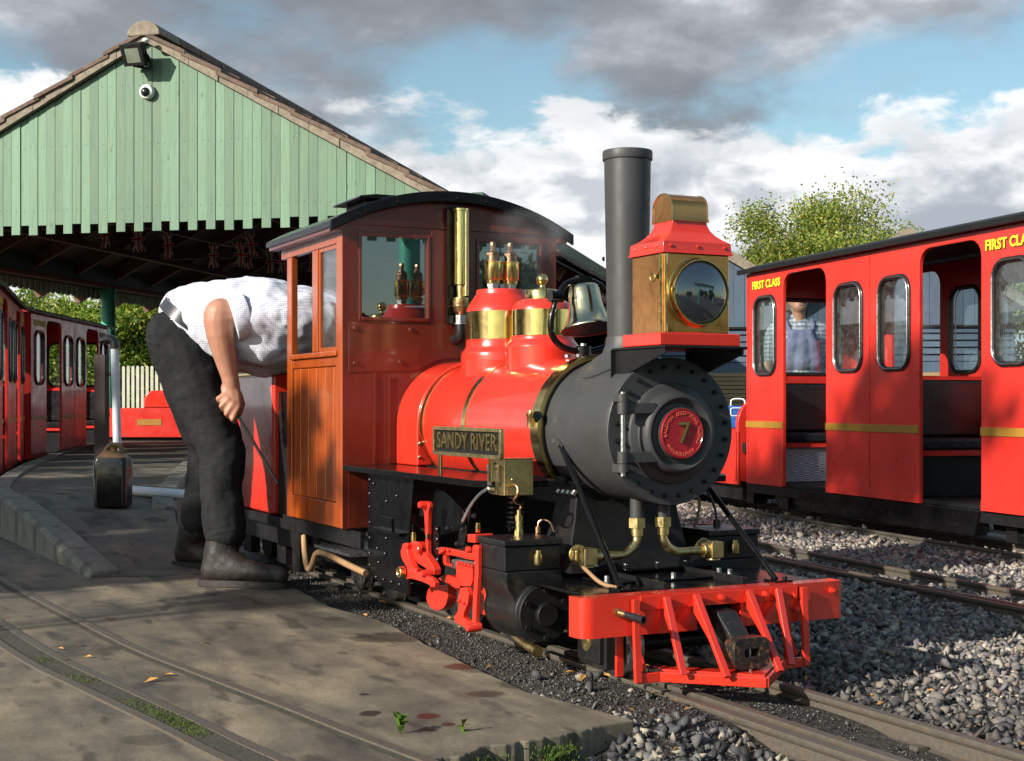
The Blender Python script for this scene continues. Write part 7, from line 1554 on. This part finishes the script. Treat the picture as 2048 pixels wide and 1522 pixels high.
mb = MB(); mb.box(-0.034,-0.0305,-0.02,0.02,0.60,0.66); mb.cyl((0.03,0,0.60),(0.075,0,0.60),0.009); mb.build('bracket', M['rail'], po)
# grey pipe lying on the ramp
a, b = Vector((-4.3105,-0.4121,0.62)), Vector((-4.036,-0.1978,0.62)); mb = MB(); za, zb_ = pz(a.x)+0.028, pz(b.x)+0.028
mb.lathe([(0,0.018),(0,0.0235),((b-a).length,0.0235),((b-a).length,0.019),((b-a).length-0.05,0.018)], (a.x,a.y,za), (b.x-a.x,b.y-a.y,zb_-za), 22); o = mb.build('loose_pipe', M['pvc']); o['label'] = 'short pale plastic pipe lying on the platform ramp by the oil can'; o['category'] = 'pipe'
# blue cool bag behind the rounded carriage end
mb = MB(); q = Vector((-5.5968,4.0676,0.62)); mb.box(-0.10,0.10,-0.06,0.06,0.44,0.60)
bag = root('cool_bag', 'small blue bag with a white outlined front on the open carriage', 'bag', (q.x, q.y, 0.0), R(63.5)); mb.build('bag_body', M['blue'], bag, bevel=0.012)
mb = MB(); mb.tube([(x, -0.063, z) for x, z in rrect(-0.06,0.06,0.53,0.585,0.012,3)], 0.004, 5, True); mb.tube(spline([(-0.05,0,0.60),(-0.04,0,0.645),(0.04,0,0.645),(0.05,0,0.60)],4), 0.006, 6); mb.build('bag_trim', M['white'], bag)
# moss and weeds on the broken slab edge
mm, nt, b_, N, L = new_mat('moss'); v = tcoord(nt, N, L, rand=False); L(ramp_n(N, L, noise_n(N, L, v, 60, 5, 0.6), [(0.3, (0.03,0.055,0.006)), (0.7, (0.12,0.17,0.02))]), b_.inputs['Base Color']); b_.inputs['Roughness'].default_value = 0.95; M['moss'] = mm
mb = MB(); rm = random.Random(4)
def tuft(x, y, z, n, h, w):
    for _ in range(n):
        a = rm.uniform(0, 2*PI); p = Vector((x + rm.gauss(0,0.012), y + rm.gauss(0,0.012), z)); t = p + Vector((math.cos(a)*h*0.6, math.sin(a)*h*0.6, h*rm.uniform(0.5,1.1))); s = Vector((-math.sin(a), math.cos(a), 0))*w
        mb.add([p - s, p + s, t], [(0,1,2)])
fe = front_edge[:6]
for k in range(330):
    i = rm.randrange(1, len(fe)-1); t = rm.random(); x, y = lerp(fe[i][0], fe[i+1][0], t), lerp(fe[i][1], fe[i+1][1], t)
    if noise.noise((x*9, y*9, 3.1)) > -0.02: tuft(x + rm.uniform(0.0, 0.03), y, rm.uniform(-0.055, -0.015), 9, 0.007, 0.0011)
gp = offset(TA[:8], 0.2345); sp_ = spline([(x, y, 0) for x, y in gp], 30)
for p in sp_:
    f = noise.noise((p.x*3.1, p.y*3.1, 8.0))
    if -1.0 < p.x < 0.5 and f > -0.12:
        for _ in range(int(4 + 14*max(0, f))): tuft(p.x + rm.gauss(0,0.007), p.y + rm.gauss(0,0.007), 0.001, 6, 0.0055, 0.0010)
mb.build('moss', M['moss'], smooth=0, recalc=False, kind='stuff', label='green moss on the broken slab edge and in the rail groove')
def weed(label, x, y, z, n, size, seed, upright=False):
    w = root('weed', label, 'weed', (x, y, z), 0, 'weeds at the slab edge'); rr = random.Random(seed); ORG[w.name] = Vector((x, y, z)); st = MB()
    for k in range(n):
        a = 2*PI*k/n*2.4 + rr.uniform(-.3,.3); hgt = size*rr.uniform(0.5, 1.2); base = Vector((x, y, z + (hgt*0.6*k/n if upright else 0.0)))
        d = Vector((math.cos(a), math.sin(a), 0)); tip = base + d*size*(0.35 if upright else rr.uniform(0.6,1.0)) + Vector((0,0,hgt*(0.5 if upright else 0.7))); mid = (base + tip)/2 + Vector((0,0,size*0.18)); s = Vector((-d.y, d.x, 0))*size*rr.uniform(0.16,0.25)
        m = MB(); m.add([base, mid - s, mid + s, tip - s*0.4 + Vector((0,0,-0.002)), tip + s*0.4 + Vector((0,0,-0.002)), tip + d*size*0.12], [(0,1,2),(1,3,4,2),(3,5,4)]); m.build('leaf', M['weed'], w, smooth=60, recalc=False)
    st.tube([(x,y,z-0.01),(x,y,z+size*(0.9 if upright else 0.15))], 0.0012, 5); st.build('stem', M['weed'], w)
M['weed'] = paint('weed leaf', (0.09,0.17,0.02), 0.45, 0, 0.3, 60)
q = [(0.2056,-0.6048),(0.2369,-0.5841),(0.1094,-0.7976),(0.1443,-0.6849),(0.1504,-0.5231)]
weed('broad leaved green weed below the mossy slab edge', q[0][0]+0.02, q[0][1], -0.045, 7, 0.045, 1); weed('light green weed beside the broad leaved one at the slab edge', q[1][0]+0.03, q[1][1]+0.02, -0.045, 6, 0.04, 2)
weed('upright weed growing in the rail groove at the bottom', q[2][0], q[2][1], 0.0, 9, 0.045, 3, True); weed('small whitish weed on the slab edge, bottom centre', q[3][0], q[3][1], -0.01, 6, 0.035, 4, True)

# trees and shelter beside and behind the camera: they shade the platform and show in the glass and brass
tree('shade_tree', 'leafy tree left of the platform whose shade falls on the bending man', (-3.4,-7.2,0), 3.35, 2.1, DRKG, 22000, 0.075, 0.60, 0.9, 44, 81, 'shade trees', clump_r=(0.2,0.34))
tree('young_tree', 'young tree between the shade tree and the slim tree', (-1.35,-7.3,0), 3.50, 0.75, DRKG, 5000, 0.06, 0.60, 1.0, 22, 86, 'shade trees', trunk_r=0.04, clump_r=(0.3,0.42))
tree('shade_tree', 'second leafy tree farther back on the left', (-7.4,-7.6,0), 3.3, 2.4, DRKG, 12000, 0.08, 0.64, 0.8, 30, 82, 'shade trees', clump_r=(0.22,0.36))
tree('slim_tree', 'slim young tree left of the camera whose leaves dapple the cab door', (-0.30,-7.0,0), 3.72, 0.34, DRKG, 1000, 0.05, 0.87, 1.0, 10, 85, 'shade trees', trunk_r=0.03, sparse=True)
tree('tall_tree', 'tall leaning tree left of the camera whose twigs dapple the carriage', (-3.0,-9.6,0), 6.56, 1.7, DRKG, 1700, 0.07, 0.94, 1.0, 22, 83, 'shade trees', sparse=True, lean=2.3, yr=0.12, clump_r=(0.10,0.19))
for i, (x, y, h) in enumerate([(15,8.5,2.9),(17,3.5,2.2),(14,-3.5,2.6),(17,12.5,3.2),(11,11,2.7)]):
    tree('dark_tree', ['dark tree ahead of the engine reflected in the lamp','low dark tree ahead of the camera track','dark tree behind the camera','tall dark tree beyond the first','dark tree beside the far track'][i], (x, y, 0), h, 1.3, DRKG, 4000, 0.12, 0.55, 1.1, 18, 90+i, 'dark trees behind the camera', clump_r=(0.3,0.5))
# shelter ahead of the engine whose teal post shows in the cab window
she = root('platform_shelter', 'open platform shelter on teal posts ahead of the engine, with a toothed green valance', 'shelter', (5.0,2.5,0)); SO = Vector((5.0,2.5,0)); ORG[she.name] = SO
for y in (0.0, 3.2):
    mb = MB(); mb.cyl(SO + Vector((0,y,-0.1)), SO + Vector((0,y,2.1)), 0.085, n=20); mb.build('post', M['teal'], she)
mb = MB(); mb.box(4.95,5.05,1.9,6.2,2.1,2.25); mb.build('beam', M['dkgreen'], she)
mb = MB(); mb.prism([(4.85,2.26),(6.6,2.75),(6.6,2.80),(4.85,2.31)], 'xz', 1.7, 6.4); mb.build('roof', M['tile'], she)
for k in range(26):
    mb = MB(); mb.box(4.925,4.945,1.95+k*0.16,2.03+k*0.16,1.90,2.26); mb.build('valance_board', M['green_plain'], she)

# steam: a thin wisp at the cab and a plume between carriage and sheds
def vapour(name, label, c, r, dens, nscale, seed, thr):
    mb = MB(); mb.sphere((0,0,0), 1.0, 20, r); o = mb.build(name, None) if False else None
    me = bpy.data.meshes.new(name); me.from_pydata([tuple(p) for p in mb.v], [], mb.f); m = bpy.data.materials.new(name); m.use_nodes = True; nt = m.node_tree; nt.nodes.clear(); N = nt.nodes.new; L = nt.links.new
    tc = N('ShaderNodeTexCoord'); mp = N('ShaderNodeMapping'); mp.inputs['Location'].default_value = (seed,0,0); L(tc.outputs['Object'], mp.inputs[0]); n = noise_n(N, L, mp.outputs[0], nscale, 5, 0.6, 0.6)
    sc = N('ShaderNodeMapping'); sc.inputs['Scale'].default_value = (1/r[0],1/r[1],1/r[2]); L(tc.outputs['Object'], sc.inputs[0]); ln = N('ShaderNodeVectorMath'); ln.operation = 'LENGTH'; L(sc.outputs[0], ln.inputs[0])
    f = ramp_n(N, L, ln.outputs['Value'], [(0.15, 1.0), (0.95, 0.0)]); d = ramp_n(N, L, n, [(thr, 0.0), (thr+0.25, 1.0)])
    a = N('ShaderNodeMath'); a.operation = 'MULTIPLY'; L(f, a.inputs[0]); L(d, a.inputs[1]); b = N('ShaderNodeMath'); b.operation = 'MULTIPLY'; b.inputs[1].default_value = dens; L(a.outputs[0], b.inputs[0])
    pv = N('ShaderNodeVolumePrincipled'); pv.inputs['Color'].default_value = (0.92,0.94,0.95,1); pv.inputs['Anisotropy'].default_value = 0.2; L(b.outputs[0], pv.inputs['Density']); out = N('ShaderNodeOutputMaterial'); L(pv.outputs[0], out.inputs['Volume'])
    me.materials.append(m); o = bpy.data.objects.new(name, me); COL.objects.link(o); o.location = c; o['kind'] = 'stuff'; o['label'] = label
vapour('steam', 'thin wisp of steam drifting past the cab roof above the domes', (-0.7755,-0.04563,1.0727), (0.10,0.17,0.09), 5.0, 9.0, 2.0, 0.42)
vapour('steam', 'pale plume of steam behind the right carriage windows', (-4.8542,4.8845,1.1206), (0.30,0.22,0.50), 5.0, 3.2, 5.0, 0.40)
